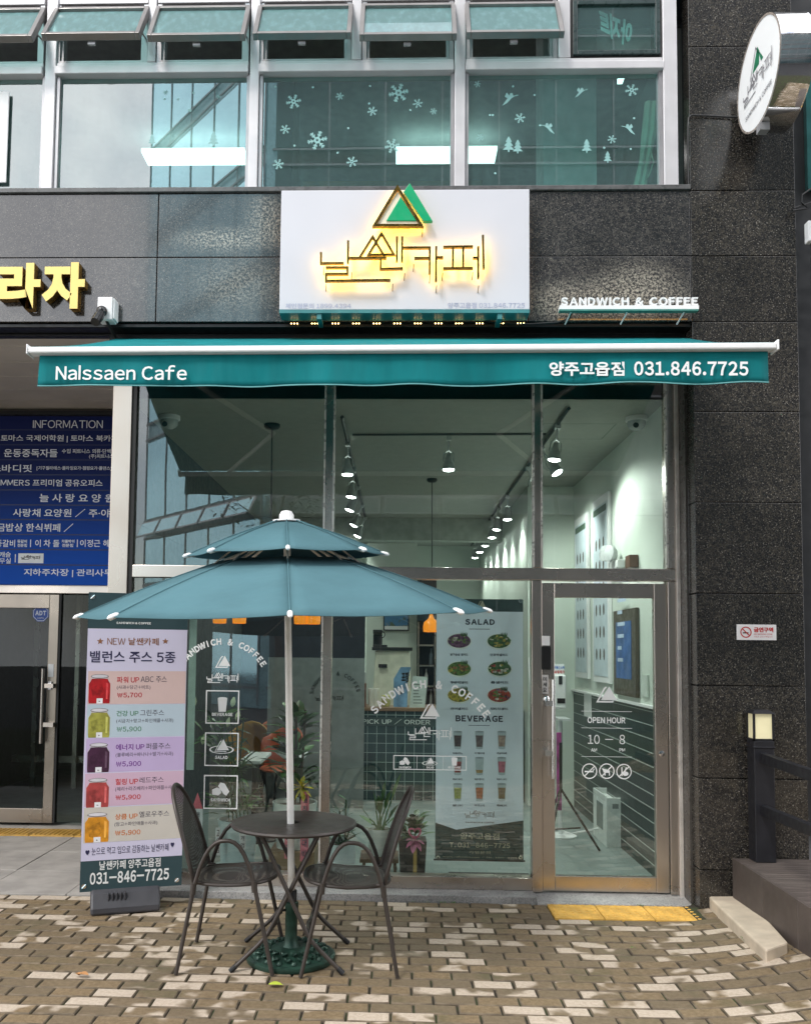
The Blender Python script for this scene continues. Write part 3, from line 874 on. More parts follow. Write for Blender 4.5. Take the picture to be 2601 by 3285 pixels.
# ---- upper room seen through the panes
mb = MB(); UW = M('upper_wall', (.26, .29, .28), .8)
mb.bx(-6.2, 2.66, 6.5, 6.6, 4.35, 7.0); mb.bx(-6.3, -6.2, .1, 6.5, 4.35, 7.0); mb.bx(2.3, 2.66, .31, 6.5, 4.35, 7.0)
mb.build('upper_wall', UW, B)
mb = MB(); mb.bx(-6.3, 2.66, .165, 6.5, 7.001, 7.1); mb.build('upper_ceiling', M('ceiling_grey', (.3, .31, .31), .8), B)
mb = MB(); mb.bx(-6.2, 2.6, .17, 6.5, 4.2, 4.349); mb.build('upper_floor', M('upper_floor', (.1, .1, .1), .7), B)
mb = MB(); mb.bx(P(1742, 400, .75).x, P(1912, 400, .75).x, .75, 1.1, 4.36, 6.84); mb.build('upper_pillar', M('pale_wall', (.9, .95, .93), .7), B)
mb = MB(); mb.bx(-1.4, -1.0, 2.0, 2.5, 4.36, 6.99); mb.bx(-.62, .6, 2.2, 2.7, 4.36, 5.9); mb.build('upper_cabinet', M('cabinet_dark', (.05, .05, .055), .5), B)
mb = MB(); mb.bx(-.9, .75, 1.98, 2.75, 5.91, 5.98); mb.build('upper_shelf', M('shelf_wood', (.35, .27, .12), .5), B)
LT = M('ceiling_tube', (1, 1, .97), .5, 0, 0, emit=2.6)
for xs_ in ((455, 785), (1270, 1595)):
    y_ = 2.87
    a, b = P(xs_[0], 448, y_).x, P(xs_[1], 448, y_).x
    mb = MB(); mb.bx(a, b, y_, y_ + .26, 6.8, 6.84)
    tag(mb.build('ceiling_light', LT), 'lit white light panel behind the upper pane with %s' % ('two little fir trees' if a < -1 else 'many snowflakes'), 'light')
q0, q1 = P(2002, 279, 1.6), P(2019, 279, 1.6); mb = MB(); mb.bx(q0.x, q1.x, 1.6, 1.85, 6.8, 6.84); tag(mb.build('ceiling_light', LT), 'small lit sliver of light panel near the curtain in the right upper pane', 'light')
# curtain in the right pane
mb = MB()
for k, (px, wd) in enumerate(((2098, .06), (2080, .05))):
    q = P(px, 330, .4)
    mb.tube([q, P(px - 8, 430, .4), P(px - 22, 520, .4), P(px - 38, 602, .4)], [.03, .035, .02, .03])
mb.tube([P(2085, 480, .38), P(2096, 520, .38), P(2080, 565, .38), P(2045, 604, .38)], .006)
tag(mb.build('curtain', M('pale_curtain', (.55, .62, .5), .8), smooth=True), 'pale gathered curtain hanging at the right end of the upper window', 'curtain')
# ---- neighbour at the right edge
mb = MB()
mb.bx(2.70, 6.0, .35, .5, -.3, 3.9); mb.bx(2.70, 6.0, .35, .5, 3.9, 8)
nb = mb.build('neighbour_wall', M('neighbour_stone', (.03, .03, .032), .4)); tag(nb, 'dark neighbouring wall with a teal window at the right edge of the picture', 'wall')
mb = MB(); q0, q1 = P(2584, 612, .33), P(2700, 60, .33); mb.bx(q0.x, 5.9, .3, .345, q0.z, q1.z); mb.build('teal_window', M('teal_glass', (.03, .11, .11), .1), nb)
# ---------------------------------------------------------------- lobby passage
YL = 2.36
FL = FY(YL)
mb = MB(); xw0 = P(-700, 1890, YL).x
zh0, zh1 = P(150, 1904, YL).z, P(150, 1877, YL).z
mb.bx(-6.2, -2.03, 2.33, 2.42, zh0, zh1)
mb.build('lobby_door_head', STEELH, B, bevel=.004)
# passage walls and the dark hall behind
mb = MB(); mb.bx(-6.4, -6.2, .1, 9, -.03, 3.75); mb.bx(-6.2, -2.05, 7.6, 7.7, -.02, 3.7); mb.bx(-6.2, -2.05, 2.43, 7.6, 3.5, 3.6); mb.bx(-4.9, -4.7, 2.5, 7.5, -.02, 3.4)
mb.build('lobby_wall', M('lobby_wall', (.075, .075, .07), .35), B)
for xx, yy in ((-4.35, 4.6), (-3.85, 4.6), (-3.2, 3.6), (-2.75, 3.6)): MB().bx(xx, xx + .05, yy, yy + .05, -.02, 3.49).build('lobby_post', STEEL, B)
MB().bx(-4.6, -2.2, 4.66, 4.7, .28, .36).build('lobby_rail', STEELH, B)
ib = thing('information_board', (-3.2, 2.28, 2.3), 'large blue tenant directory board with white lettering over the lobby door', 'sign')
FB = FY(2.28)
m_, t_, b_ = nodes('directory_blue')
co_ = objco(t_)
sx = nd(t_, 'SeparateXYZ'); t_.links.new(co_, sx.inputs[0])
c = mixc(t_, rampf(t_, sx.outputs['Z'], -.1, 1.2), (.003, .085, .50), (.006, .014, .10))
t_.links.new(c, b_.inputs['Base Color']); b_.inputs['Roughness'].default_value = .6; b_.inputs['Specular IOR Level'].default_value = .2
zi0, zi1 = P(150, 1876, 2.28).z, P(150, 1335, 2.28).z
mb = MB(); mb.fbox(FB, -5.9, zi0, -2.06, zi1, -.05, 0); mb.build('board_panel', m_, ib)
mb = MB(); mb.bx(-5.95, -2.06, 2.235, 2.3, zi1 + .002, zi1 + .04); mb.build('board_frame', BLACK, ib)
mb = MB(); NAVY = M('navy_line', (.006, .016, .09), .5, 0, 0)
for yy in (1381, 1429, 1477, 1525, 1574, 1622, 1669, 1717, 1765, 1814):
    u0, v0 = FB.uv(150, yy); MB().frect(FB, -5.9, v0, -2.06, v0 + .011, .001).build('row_line', NAVY, ib)
BT = M('board_lettering', (.85, .87, .92), .5, 0, 0)
for body, b, wt in (('INFORMATION', (107, 1348, 331, 1374), .005), ('토마스 국제어학원 | 토마스 북카페', (4, 1395, 381, 1420), .012), ('운동중독자들', (14, 1440, 186, 1467), .012), ('수입 피트니스 의류·단백질', (200, 1440, 372, 1455), .02), ('(주)피트니스', (287, 1457, 364, 1472), .02),
                    ('스바디핏', (-26, 1490, 104, 1515), .01), ('[기구필라테스·플라잉요가·점핑요가·폴댄스]', (119, 1495, 359, 1510), .02), ('IMMERS 프리미엄 공유오피스', (-2, 1537, 330, 1561), .012), ('늘 사 랑 요 양 원', (128, 1584, 366, 1612), .015),
                    ('사랑채 요양원 / 주·야간', (43, 1631, 384, 1660), .015), ('금밥상 한식뷔페 /', (-8, 1678, 236, 1707), .015), ('등갈비', (-12, 1731, 50, 1755), .015), ('등갈비', (57, 1731, 88, 1742), .03), ('전문점', (57, 1744, 88, 1755), .03), ('|', (98, 1731, 101, 1755), .0), ('이 차 돌', (114, 1731, 192, 1755), .015), ('차돌박이', (199, 1731, 240, 1742), .03), ('전문점', (200, 1744, 236, 1755), .03), ('|', (248, 1731, 251, 1755), 0), ('이정근 헤어', (258, 1731, 374, 1755), .015),
                    ('캐슬', (0, 1770, 36, 1788), .02), ('무실', (0, 1790, 36, 1808), .02), ('|', (49, 1778, 52, 1804), 0), ('지하주차장 | 관리사무소', (78, 1824, 392, 1853), .02)):
    mb = MB(); mb.ftext(FB, body, FB.box(*b), .002, 0, wt); mb.build('tenant_name', BT, ib)
mb = MB(); u0, v0, u1, v1 = FB.box(60, 1775, 141, 1807); mb.fbox(FB, u0, v0, u1, v1, 0, .003); np_ = mb.build('name_plate', DECAL, ib)
mb = MB(); logo(mb, FB, FB.box(70, 1781, 131, 1798), .0035, .005); mb.build('name_mark', BLACK, np_)
# lobby door
ld = MB()
zd0 = .03
xs0, xs1 = P(151, 2300, YL).x, P(182, 2300, YL).x
ld.bx(xs0, xs1, 2.335, 2.4, zd0, zh0 - .01); ld.bx(-5.2, xs0 - .001, 2.337, 2.4, zh0 - .14, zh0 - .01); ld.bx(-5.2, xs0 - .001, 2.337, 2.4, zd0, zd0 + .13)
ldo = ld.build('lobby_door', M('lobby_steel', (.30, .26, .22), .3, .9, .03, 1), B, bevel=.003)
mb = MB(); mb.bx(-5.2, xs0 + .004, 2.365, 2.372, zd0 + .12, zh0 - .13); mb.build('door_pane', GLD, ldo)
mb = MB(); mb.bx(xs1 + .02, -2.05, 2.365, 2.372, zd0, zh0 - .01); mb.build('window_pane', GLD, B)
mb = MB(); mb.bx(xs1 + .002, xs1 + .02, 2.34, 2.4, zd0, zh0 - .002); mb.build('door_jamb', GASKET, B)
mb = MB(); mb.tube([P(139, 2145, 2.27), P(131, 2385, 2.27)], .016, seg=10)
for yy in (2200, 2325): q = P(137, yy, 2.27); mb.bx(q.x, q.x + .1, q.y, 2.334, q.z - .02, q.z + .02)
mb.build('handle', STEEL, ldo, smooth=True)
mb = MB(); f = FY(2.333); mb.fbox(f, *f.box(156, 2130, 173, 2172), 0, .002); mb.build('push_sticker', WHITE, ldo)
mb = MB(); mb.fbox(f, *f.box(156, 2186, 168, 2212), 0, .02); mb.build('key_cylinder', CHROME, ldo)
f = FY(2.362); u, v = f.uv(132, 1968); r = .083
mb = MB(); OC = [(u + r * math.cos(math.pi / 8 + k * math.pi / 4), v + r * math.sin(math.pi / 8 + k * math.pi / 4)) for k in range(8)]
mb.fpoly(f, OC, 0, 0); mb.fstroke(f, [(u + (a - u) * .9, v + (b - v) * .9) for a, b in OC], .005, .001, 1, closed=True)
mb.ftext(f, 'ADT', (u - .052, v - .018, u + .052, v + .026), .0015, 1, .05); mb.ftext(f, 'SECURITY', (u - .035, v + .048, u + .035, v + .058), .0015, 1, .02); mb.ftext(f, 'CAPS', (u - .03, v - .05, u + .03, v - .036), .0015, 1, .02)
sk = mb.build('security_sticker', [M('sticker_blue', (.02, .07, .33), .5, 0, 0), M('sticker_silver', (.6, .63, .7), .5, 0, 0)])
tag(sk, 'blue octagonal security sticker near the top of the lobby door', 'sticker')
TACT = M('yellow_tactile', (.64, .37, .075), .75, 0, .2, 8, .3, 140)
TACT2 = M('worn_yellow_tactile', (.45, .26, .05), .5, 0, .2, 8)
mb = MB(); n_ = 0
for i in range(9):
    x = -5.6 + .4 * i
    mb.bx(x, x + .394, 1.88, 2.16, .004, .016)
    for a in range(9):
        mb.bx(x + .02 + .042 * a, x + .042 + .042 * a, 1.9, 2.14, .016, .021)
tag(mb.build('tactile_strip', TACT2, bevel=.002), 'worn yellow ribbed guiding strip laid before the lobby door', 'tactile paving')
# ---------------------------------------------------------------- shop room
RX0, RX1, YB = -1.96, 1.92, 9.2
ZC = 3.47
RW = M('shop_wall', (.62, .68, .61), .6, 0, .05, 2)
mb = MB(); mb.bx(RX1, RX1 + .08, .39, 3.7, 1.25, ZC); mb.bx(1.42, RX1 + .08, 3.7, 3.8, 0, ZC); mb.bx(1.42, 1.5, 3.8, YB, 0, ZC)
mb.bx(-2.0, 2.0, YB, YB + .1, 0, ZC); mb.build('shop_wall', RW, B)
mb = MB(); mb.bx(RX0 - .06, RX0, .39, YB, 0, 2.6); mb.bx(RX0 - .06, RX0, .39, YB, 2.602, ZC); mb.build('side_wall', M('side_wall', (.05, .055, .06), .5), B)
mb = MB(); mb.bx(RX0 - .06, 2.0, .375, YB, ZC, ZC + .1); mb.bx(RX0, 1.95, .375, .39, ZC, 3.73); mb.build('shop_ceiling', M('shop_ceiling', (.33, .335, .30), .7, 0, .03), B)
mb = MB(); mb.bx(RX0, RX1, 6.0, 6.2, 3.16, ZC - .002); mb.build('ceiling_beam', M('beam_paint', (.35, .37, .33), .7), B)
m_, t_, b_ = nodes('dado_tile')
co_ = objco(t_)
sp = nd(t_, 'SeparateXYZ'); t_.links.new(co_, sp.inputs[0]); cb = nd(t_, 'CombineXYZ'); t_.links.new(sp.outputs['Y'], cb.inputs[0]); t_.links.new(sp.outputs['Z'], cb.inputs[1])
br = nd(t_, 'TexBrick', Scale=1.0); br.offset = 0
br.inputs['Color1'].default_value = (.01, .026, .025, 1); br.inputs['Color2'].default_value = (.016, .038, .034, 1); br.inputs['Mortar'].default_value = (.012, .03, .03, 1)
br.inputs['Mortar Size'].default_value = .004; br.inputs['Brick Width'].default_value = .05; br.inputs['Row Height'].default_value = 5.0
t_.links.new(cb.outputs[0], br.inputs['Vector']); t_.links.new(br.outputs['Color'], b_.inputs['Base Color']); b_.inputs['Roughness'].default_value = .35; b_.inputs['Specular IOR Level'].default_value = .25
mb = MB(); mb.bx(RX1 - .012, RX1 + .08, .39, 3.7, 0, 1.249); mb.build('tile_dado', m_, B)
mb = MB()
for k in range(12): mb.bx(RX1 - .0145, RX1 - .0125, .39, 3.69, .1 + .102 * k, .1065 + .102 * k)
mb.build('tile_grout', M('grout', (.4, .45, .42), .7, 0, 0), B)
mb = MB(); mb.bx(RX1 - .04, RX1 - .001, .39, 3.69, 1.252, 1.272); mb.build('dado_rail', WHITE, B)
m_, t_, b_ = nodes('floor_tile')
co_ = objco(t_)
br = nd(t_, 'TexBrick', Scale=1.0); br.offset = .5
br.inputs['Color1'].default_value = (.22, .27, .26, 1); br.inputs['Color2'].default_value = (.26, .31, .30, 1); br.inputs['Mortar'].default_value = (.16, .2, .19, 1)
br.inputs['Mortar Size'].default_value = .004; br.inputs['Brick Width'].default_value = 1.2; br.inputs['Row Height'].default_value = .6
t_.links.new(co_, br.inputs['Vector'])
t_.links.new(mixc(t_, rampf(t_, noise(t_, co_, 3, 6, .7), .3, .75, 0, .5), br.outputs['Color'], (.15, .19, .185)), b_.inputs['Base Color']); b_.inputs['Roughness'].default_value = .3
mb = MB(); mb.bx(RX0 - .06, 2.02, .402, YB, -.2, .02); struct(mb.build('shop_floor', m_))
# access hatch line and ceiling camera
mb = MB(); FC = Fr((0, 0, ZC - .0015), (1, 0, 0), (0, -1, 0))
h0 = P(1835, 1376, .0)
mb.fstroke(FC, [(1.15, -1.05), (1.72, -1.05), (1.72, -1.55), (1.15, -1.55)], .008, 0, closed=True); mb.build('ceiling_hatch', M('hatch_line', (.12, .13, .12), .7), B)
def puck(px, py, name, label, cat):
    q = P(px, py, .85)
    t = thing(name, (q.x, q.y, ZC - .1), label, cat)
    mb = MB(); mb.lathe((q.x, q.y, ZC - .002), [(.08, 0), (.08, .03), (.072, .035)], ax=V((0, 0, -1))); mb.build('camera_base', WHITE, t, smooth=True)
    mb = MB(); mb.lathe((q.x, q.y, ZC - .037), [(.068, 0), (.066, .03), (.05, .055), (.02, .07), (.004, .072)], ax=V((0, 0, -1))); mb.build('camera_dome', M('dome_grey', (.5, .52, .52), .15), t, smooth=True)
    mb = MB(); mb.lathe((q.x - .02, q.y - .05, ZC - .075), [(.02, 0), (.02, .02), (.012, .022)], ax=V((0, -1, -.4))); mb.build('camera_lens', BLACK, t, smooth=True)
puck(545, 1345, 'dome_camera', 'white dome camera on the cafe ceiling behind the upper left pane', 'camera')
puck(2040, 1345, 'dome_camera', 'pale dome camera on the cafe ceiling above the door, behind the right pane', 'camera')
# ---- track lights
TRK = M('track_black', (.03, .03, .032), .5)
LENS = M('lamp_lens', (1, 1, 1), .4, 0, 0, emit=30, ecol=(.96, 1, .97))
LHEAD = M('lamp_grey', (.42, .44, .43), .4, .2)
def track(name, a, b, label, r=.016):
    mb = MB(); mb.tube([a, b], r, seg=4); tag(mb.build(name, TRK), label, 'light track')
track('light_track', (1.25, .55, ZC - .02), (1.25, 8.9, ZC - .02), 'long black light track running into the cafe on the right')
track('light_track', (-.43, .8, ZC - .02), (-.43, 8.9, ZC - .02), 'long black light track running into the cafe behind the middle steel mullion')
track('light_track', (-.38, 1.35, ZC - .02), (1.22, 1.35, ZC - .01), 'black light track crossing the cafe ceiling parallel to the front', .009)
proto = None
def lamp(x, y, tx, ty, label, power=9):
    global proto
    if proto is None:
        t = thing('track_light', (0, 0, 0), label, 'spotlight', 'spotlights on the cafe ceiling tracks', local=True)
        mb = MB(); mb.bx(-.02, .02, -.03, .03, -.02, .02); mb.tube([(0, 0, -.02), (0, 0, -.1)], .008); mb.tube([(0, 0, -.1), (-.04, 0, -.13), (-.045, 0, -.2)], .006); mb.tube([(0, 0, -.1), (.04, 0, -.13), (.045, 0, -.2)], .006)
        mb.build('lamp_bracket', LHEAD, t)
        mb = MB(); mb.lathe((0, 0, -.13), [(.018, 0), (.024, -.04), (.05, -.1), (.052, -.135), (.049, -.135)], seg=16, cap=False); mb.build('lamp_head', LHEAD, t, smooth=True)
        mb = MB(); mb.lathe((0, 0, -.255), [(.047, 0), (.043, -.015), (.02, -.022)], seg=16); mb.build('lamp_lens', LENS, t, smooth=True)
        proto = t; o = t
    else:
        o = copy_tree(proto); o['label'] = label
    o.location = (x, y, ZC - .04)
    o.rotation_euler = (tx, ty, 0)
    l = bpy.data.lights.new('lamp_beam', 'SPOT'); l.energy, l.spot_size, l.spot_blend, l.shadow_soft_size, l.color = power * 1.45, math.radians(130), .7, .04, (.97, 1, .95)
    lo = bpy.data.objects.new('lamp_beam', l); COL.objects.link(lo); lo.parent = o; lo.location = (0, 0, -.29)
    return o
num = ('nearest the window', 'second from the window', 'third from the window', 'fourth from the window', 'fifth from the window', 'sixth from the window', 'seventh from the window', 'eighth from the window', 'deepest in the shop')
lamp(.42, 1.38, 0, 0, 'single lit spotlight on the cross track behind the middle pane', 22)
for k, y in enumerate((1.0, 1.75, 2.55, 4.1, 4.95, 5.7, 6.6, 7.4, 8.2)):
    lamp(1.25, y, (0, -.25, .3, 0, 0, 0, 0, 0, 0)[k], (.1, -.5, -.4, 0, .1, 0, 0, 0, 0)[k], 'lit spotlight on the right-hand cafe track, ' + num[k], 15 if k < 3 else 2.5)
for k, y in enumerate((1.6, 2.7, 3.6, 4.8, 5.8, 6.9, 7.8, 8.4)):
    lamp(-.43, y, 0, (0, .1, .35, .4, .4, 0, 0, 0)[k], 'lit spotlight on the left-hand cafe track, ' + num[k], 8)
lamp(.25, 7.0, 0, 0, 'lit spotlight alone low over the middle transom deep in the cafe', 12)
# ---- amber pendants
AMB = M('amber_glass', (.55, .2, .02), .15, 0, .1, emit=.55, ecol=(1, .30, .02))
FIL = M('filament', (1, .7, .3), .4, 0, 0, emit=16, ecol=(1, .6, .18))
def pendant(x, y, zl, label):
    t = thing('pendant_lamp', (x, y, zl), label, 'pendant lamp', 'amber pendant lamps of the cafe')
    mb = MB(); mb.lathe((x, y, ZC - .001), [(.055, 0), (.055, .02), (.04, .035), (.01, .04)], ax=V((0, 0, -1))); mb.build('ceiling_rose', BLACK, t, smooth=True)
    mb = MB(); mb.tube([(x, y, ZC - .03), (x + .006, y, (ZC + zl) / 2), (x, y, zl + .2)], .005); mb.build('cord', BLACK, t)
    mb = MB(); mb.lathe((x, y, zl + .2), [(.012, 0), (.02, -.03), (.03, -.06), (.075, -.1), (.085, -.15), (.08, -.2), (.07, -.2), (.075, -.15)], cap=False); mb.build('lamp_shade', AMB, t, smooth=True)
    mb = MB(); mb.lathe((x, y, zl + .12), [(.008, 0), (.02, -.03), (.018, -.06), (.004, -.075)]); mb.build('bulb', FIL, t, smooth=True)
p_ = P(873, 1378, 1.25)
def shade(t, x, y, zl):
    mb = MB(); mb.lathe((x, y, zl + .2), [(.012, 0), (.018, -.03), (.025, -.07), (.048, -.11), (.056, -.15), (.052, -.2), (.046, -.2), (.05, -.15)], cap=False); mb.build('lamp_shade', AMB, t, smooth=True)
    mb = MB(); mb.lathe((x, y, zl + .12), [(.008, 0), (.02, -.03), (.018, -.06), (.004, -.075)]); mb.build('bulb', FIL, t, smooth=True)
t = thing('bar_pendant', (-.88, 1.1, 2.0), 'bar pendant with four glowing amber shades behind the left pane above the parasol rim', 'pendant lamp')
y_ = 1.1; xc_ = P(873, 1378, y_).x; zz_ = P(870, 2001, y_).z
mb = MB(); mb.lathe((xc_, y_, ZC - .001), [(.065, 0), (.065, .02), (.05, .035), (.01, .04)], ax=V((0, 0, -1))); mb.build('ceiling_rose', BLACK, t, smooth=True)
mb = MB(); mb.tube([(xc_, y_, ZC - .03), (xc_ + .006, y_, (ZC + zz_) / 2), (xc_, y_, zz_ + .3)], .006); mb.build('cord', BLACK, t)
xa_, xb_ = P(690, 1996, y_).x, P(1012, 1996, y_).x
mb = MB(); mb.bx(xa_, xb_, y_ - .02, y_ + .02, zz_ + .27, zz_ + .3); mb.build('lamp_bar', BLACK, t)
for px in (705, 768, 965, 1006): shade(t, P(px, 1996, y_).x, y_, zz_)
pendant(.36, 3.3, 1.86, 'amber pendant lamp on a long black cord behind the middle pane')
# ---- right wall furniture
FR_ = Fr((RX1 - .004, 0, 0), (0, -1, 0), (0, 0, 1))      # facing the room (-X)
PAPER = M('menu_paper', (.55, .63, .68), .5, 0, .06)
def wallbox(mb, x0, y0, x1, y1, n0, n1, m=0):
    a = FR_.uv(x0, (y0 + y1) / 2)[0]; b = FR_.uv(x1, (y0 + y1) / 2)[0]
    vc = FR_.uv((x0 + x1) / 2, y0)[1]; vd = FR_.uv((x0 + x1) / 2, y1)[1]
    mb.fbox(FR_, a, vd, b, vc, n0, n1, m); return a, vd, b, vc
for (x0, y0, x1, y1, lb, cols) in ((1852, 1655, 1893, 2175, 'white framed menu poster further into the cafe on the right wall', 2), (1910, 1592, 1962, 2190, 'taller white framed menu poster nearer the door on the right wall', 3)):
    t = thing('menu_poster', (RX1, 2.0, 1.4), lb, 'poster', 'framed menu posters on the right wall')
    mb = MB(); a, b, c_, d = wallbox(mb, x0, y0, x1, y1, 0, .03); mb.build('poster_frame', WHITE, t, bevel=.004)
    mb = MB(); mb.fbox(FR_, a + .05, b + .06, c_ - .05, d - .08, .031, .033); mb.build('poster_sheet', PAPER, t)
    mb = MB(); mb.fbox(FR_, a + .06, d - .16, c_ - .06, d - .1, .0335, .035); mb.build('header_band', M('header_green', (.05, .1, .06), .5), t)
    mb = MB()
    for r_ in range(6):
        for k in range(3):
            uu = a + .1 + (c_ - a - .2) * (k + .5) / 3; vv = b + .2 + (d - b - .5) * (r_ + .3) / 6
            mb.fell(FR_, uu, vv, .03, .055, .0345, 0, 14)
    mb.build('menu_pictures', M('menu_pictures', (.1, .08, .06), .6, 0, .5, 20), t)
t = thing('framed_poster', (RX1, 1.2, 1.2), 'dark framed poster with a blue card on the right wall behind the door glass', 'poster')
mb = MB(); a, b, c_, d = wallbox(mb, 1978, 1955, 2050, 2232, 0, .03); mb.build('poster_frame', M('brown_frame', (.09, .07, .045), .4, .3), t, bevel=.003)
mb = MB(); mb.fbox(FR_, a + .1, b + .14, c_ - .12, d - .1, .031, .033); mb.build('blue_card', M('card_blue', (.03, .1, .3), .4, 0, .3, 6), t)
mb = MB()
for k in range(7): mb.fbox(FR_, a + .16, b + .28 + k * .1, a + .16 + rnd.uniform(.12, .3), b + .31 + k * .1, .0335, .0345)
mb.build('card_lettering', M('card_pale', (.5, .6, .75), .5), t)
t = thing('emergency_light', (RX1, 1.1, 2.3), 'white two-headed emergency light on the right wall above the transom', 'emergency light')
mb = MB(); wallbox(mb, 1973, 1800, 2003, 1826, 0, .06); mb.build('battery_box', WHITE, t, bevel=.005)
for px in (1973, 1988):
    q = P(px, 1778, 1.2); a, b = FR_.uv(px, 1778); mb = MB(); mb.lathe(FR_.at(a, b, .05), [(.05, 0), (.07, .03), (.07, .06), (.05, .065)], ax=V((-1, -.4, .1))); mb.build('lamp_head', M('lamp_pale', (.55, .57, .57), .3), t, smooth=True)
mb = MB(); wallbox(mb, 2032, 1782, 2047, 1822, 0, .07); tag(mb.build('wall_speaker', M('brown_box', (.12, .06, .035), .5), bevel=.004), 'small brown box on the right wall just above the transom', 'speaker')
mb = MB(); wallbox(mb, 2060, 2165, 2080, 2235, 0, .012); tag(mb.build('wall_notice', M('notice_paper', (.6, .66, .6), .6), ), 'narrow pale notice on the right wall at the hinge side of the door', 'notice')
mb = MB(); wallbox(mb, 1876, 2228, 1899, 2300, 0, .012); wb = mb.build('wall_socket_plate', WHITE, bevel=.003); tag(wb, 'white card on the green tiled dado left of the door mark', 'notice')
# white floor box
t = thing('floor_heater', (1.72, 1.2, .02), 'white upright box with a vent standing on the floor behind the door', 'heater')
b0, b1 = G(1945, 2719, .02), G(1998, 2719, .02)
y0 = b0.y
zt_ = P(1975, 2560, y0).z
mb = MB(); mb.bx(b0.x, b1.x, y0, y0 + .02, .02, zt_); mb.bx(b0.x, b1.x, y0 + .021, y0 + .5, .02, zt_ - .04); mb.bx(b0.x, b0.x + .012, y0 + .02, y0 + .5, zt_ - .04, zt_ + .01); mb.bx(b1.x - .012, b1.x, y0 + .02, y0 + .5, zt_ - .04, zt_ + .01); mb.bx(b0.x + .013, b1.x - .013, y0 + .49, y0 + .5, zt_ - .039, zt_ + .01)
mb.build('heater_case', M('heater_white', (.72, .76, .73), .4), t, bevel=.004)
mb = MB(); mb.bx(b0.x + .05, b1.x - .04, y0 - .002, y0 - .0005, zt_ - .09, zt_ - .05); mb.bx(b0.x - .002, b0.x - .0005, y0 + .12, y0 + .36, .14, .36); mb.build('vent', M('vent_grey', (.2, .24, .23), .5), t)
mb = MB(); mb.tube([(b0.x, y0 + .3, .12), (b0.x - .2, y0 + .5, .03), (1.40, y0 + .9, .03), (1.36, y0 + 1.3, .5), (1.40, y0 + 1.6, 1.1), (1.42, 3.65, 1.6)], .007); tag(mb.build('power_cable', WHITE, smooth=True), 'white cable trailing from the floor box up the wall', 'cable')
# sanitiser stand
t = thing('sanitiser_stand', (1.25, 2.0, .02), 'white hand sanitiser dispenser on a stand just behind the door handle', 'dispenser')
y0 = 2.1
mb = MB(); a, b = P(1776, 2165, y0), P(1816, 2275, y0); mb.bx(a.x, b.x, y0, y0 + .12, b.z, a.z); mb.build('dispenser_body', WHITE, t, bevel=.015)
mb = MB(); a, b = P(1775, 2130, y0), P(1812, 2164, y0); mb.bx(a.x, b.x, y0 + .05, y0 + .056, b.z, a.z); sg = mb.build('dispenser_sign', DECAL, t)
mb = MB(); f = FY(y0 + .048); mb.ftext(f, '자동손소독', f.box(1777, 2136, 1810, 2147), 0, 0, .03); mb.build('lettering', M('lettering_blue', (.04, .15, .5), .5), sg)
mb = MB(); f = FY(y0 + .048); mb.ftext(f, '발열체크', f.box(1777, 2150, 1810, 2161), 0, 0, .03); mb.build('lettering', M('lettering_red', (.5, .05, .05), .5), sg)
mb = MB(); f = FY(y0 - .002); u0, v0, u1, v1 = f.box(1791, 2168, 1803, 2196); mb.fbox(f, u0, v0, u1, v1, 0, .003); u0, v0, u1, v1 = f.box(1786, 2240, 1812, 2256); mb.fbox(f, u0, v0, u1, v1, 0, .003); mb.build('sensor_window', BLACK, t)
mb = MB(); a, b = P(1784, 2275, y0), P(1822, 2310, y0); mb.bx(a.x, b.x, y0 - .1, y0 + .14, b.z, b.z + .02); c0 = P(1800, 2300, y0); mb.tube([(c0.x, y0 + .06, b.z), (c0.x, y0 + .06, .04)], .02); mb.lathe((c0.x, y0 + .06, .02), [(.14, 0), (.14, .015), (.02, .025)]); mb.build('stand', M('stand_white', (.7, .72, .72), .4), t, smooth=True)
# tripod banner
t = thing('tripod_banner', (1.2, 1.7, .02), 'pink roll banner leaning on a black tripod behind the door', 'banner')
y0 = 1.75; a, b = P(1785, 2350, y0), P(1801, 2600, y0)
mb = MB(); mb.bx(a.x, b.x, y0, y0 + .02, b.z, a.z); mb.build('banner_cloth', M('banner_pink', (.5, .08, .32), .6, 0, .5, 14), t)
mb = MB(); c0 = P(1798, 2530, y0 - .05)
mb.tube([(c0.x, y0 - .05, P(1798, 2380, y0).z), (c0.x, y0 - .05, c0.z)], .012)
for dx, dy in ((-.18, -.35), (.3, -.1), (-.1, .4)): mb.tube([(c0.x, y0 - .05, c0.z), (c0.x + dx, y0 - .05 + dy, .025)], .01)
mb.tube([(c0.x - .15, y0 - .2, .2), (c0.x + .15, y0 - .1, .2)], .007)
mb.build('tripod', BLACK, t)
# ---- counter
t = thing('counter', (0, 4, .02), 'cafe counter faced with dark green square tiles and a pale lettered band', 'counter')
YC = 3.92
FCo = FY(YC)
u0 = FCo.uv(1128, 2420)[0]; u1 = 1.40; zt_ = FCo.uv(1300, 2270)[1]
m_, t_, b_ = nodes('counter_tile')
co_ = objco(t_)
sp = nd(t_, 'SeparateXYZ'); t_.links.new(co_, sp.inputs[0]); cb = nd(t_, 'CombineXYZ'); t_.links.new(sp.outputs['X'], cb.inputs[0]); t_.links.new(sp.outputs['Z'], cb.inputs[1])
br = nd(t_, 'TexBrick', Scale=1.0); br.offset = 0
br.inputs['Color1'].default_value = (.018, .045, .05, 1); br.inputs['Color2'].default_value = (.028, .064, .068, 1); br.inputs['Mortar'].default_value = (.34, .42, .40, 1)
br.inputs['Mortar Size'].default_value = .003; br.inputs['Brick Width'].default_value = .1035; br.inputs['Row Height'].default_value = .1035
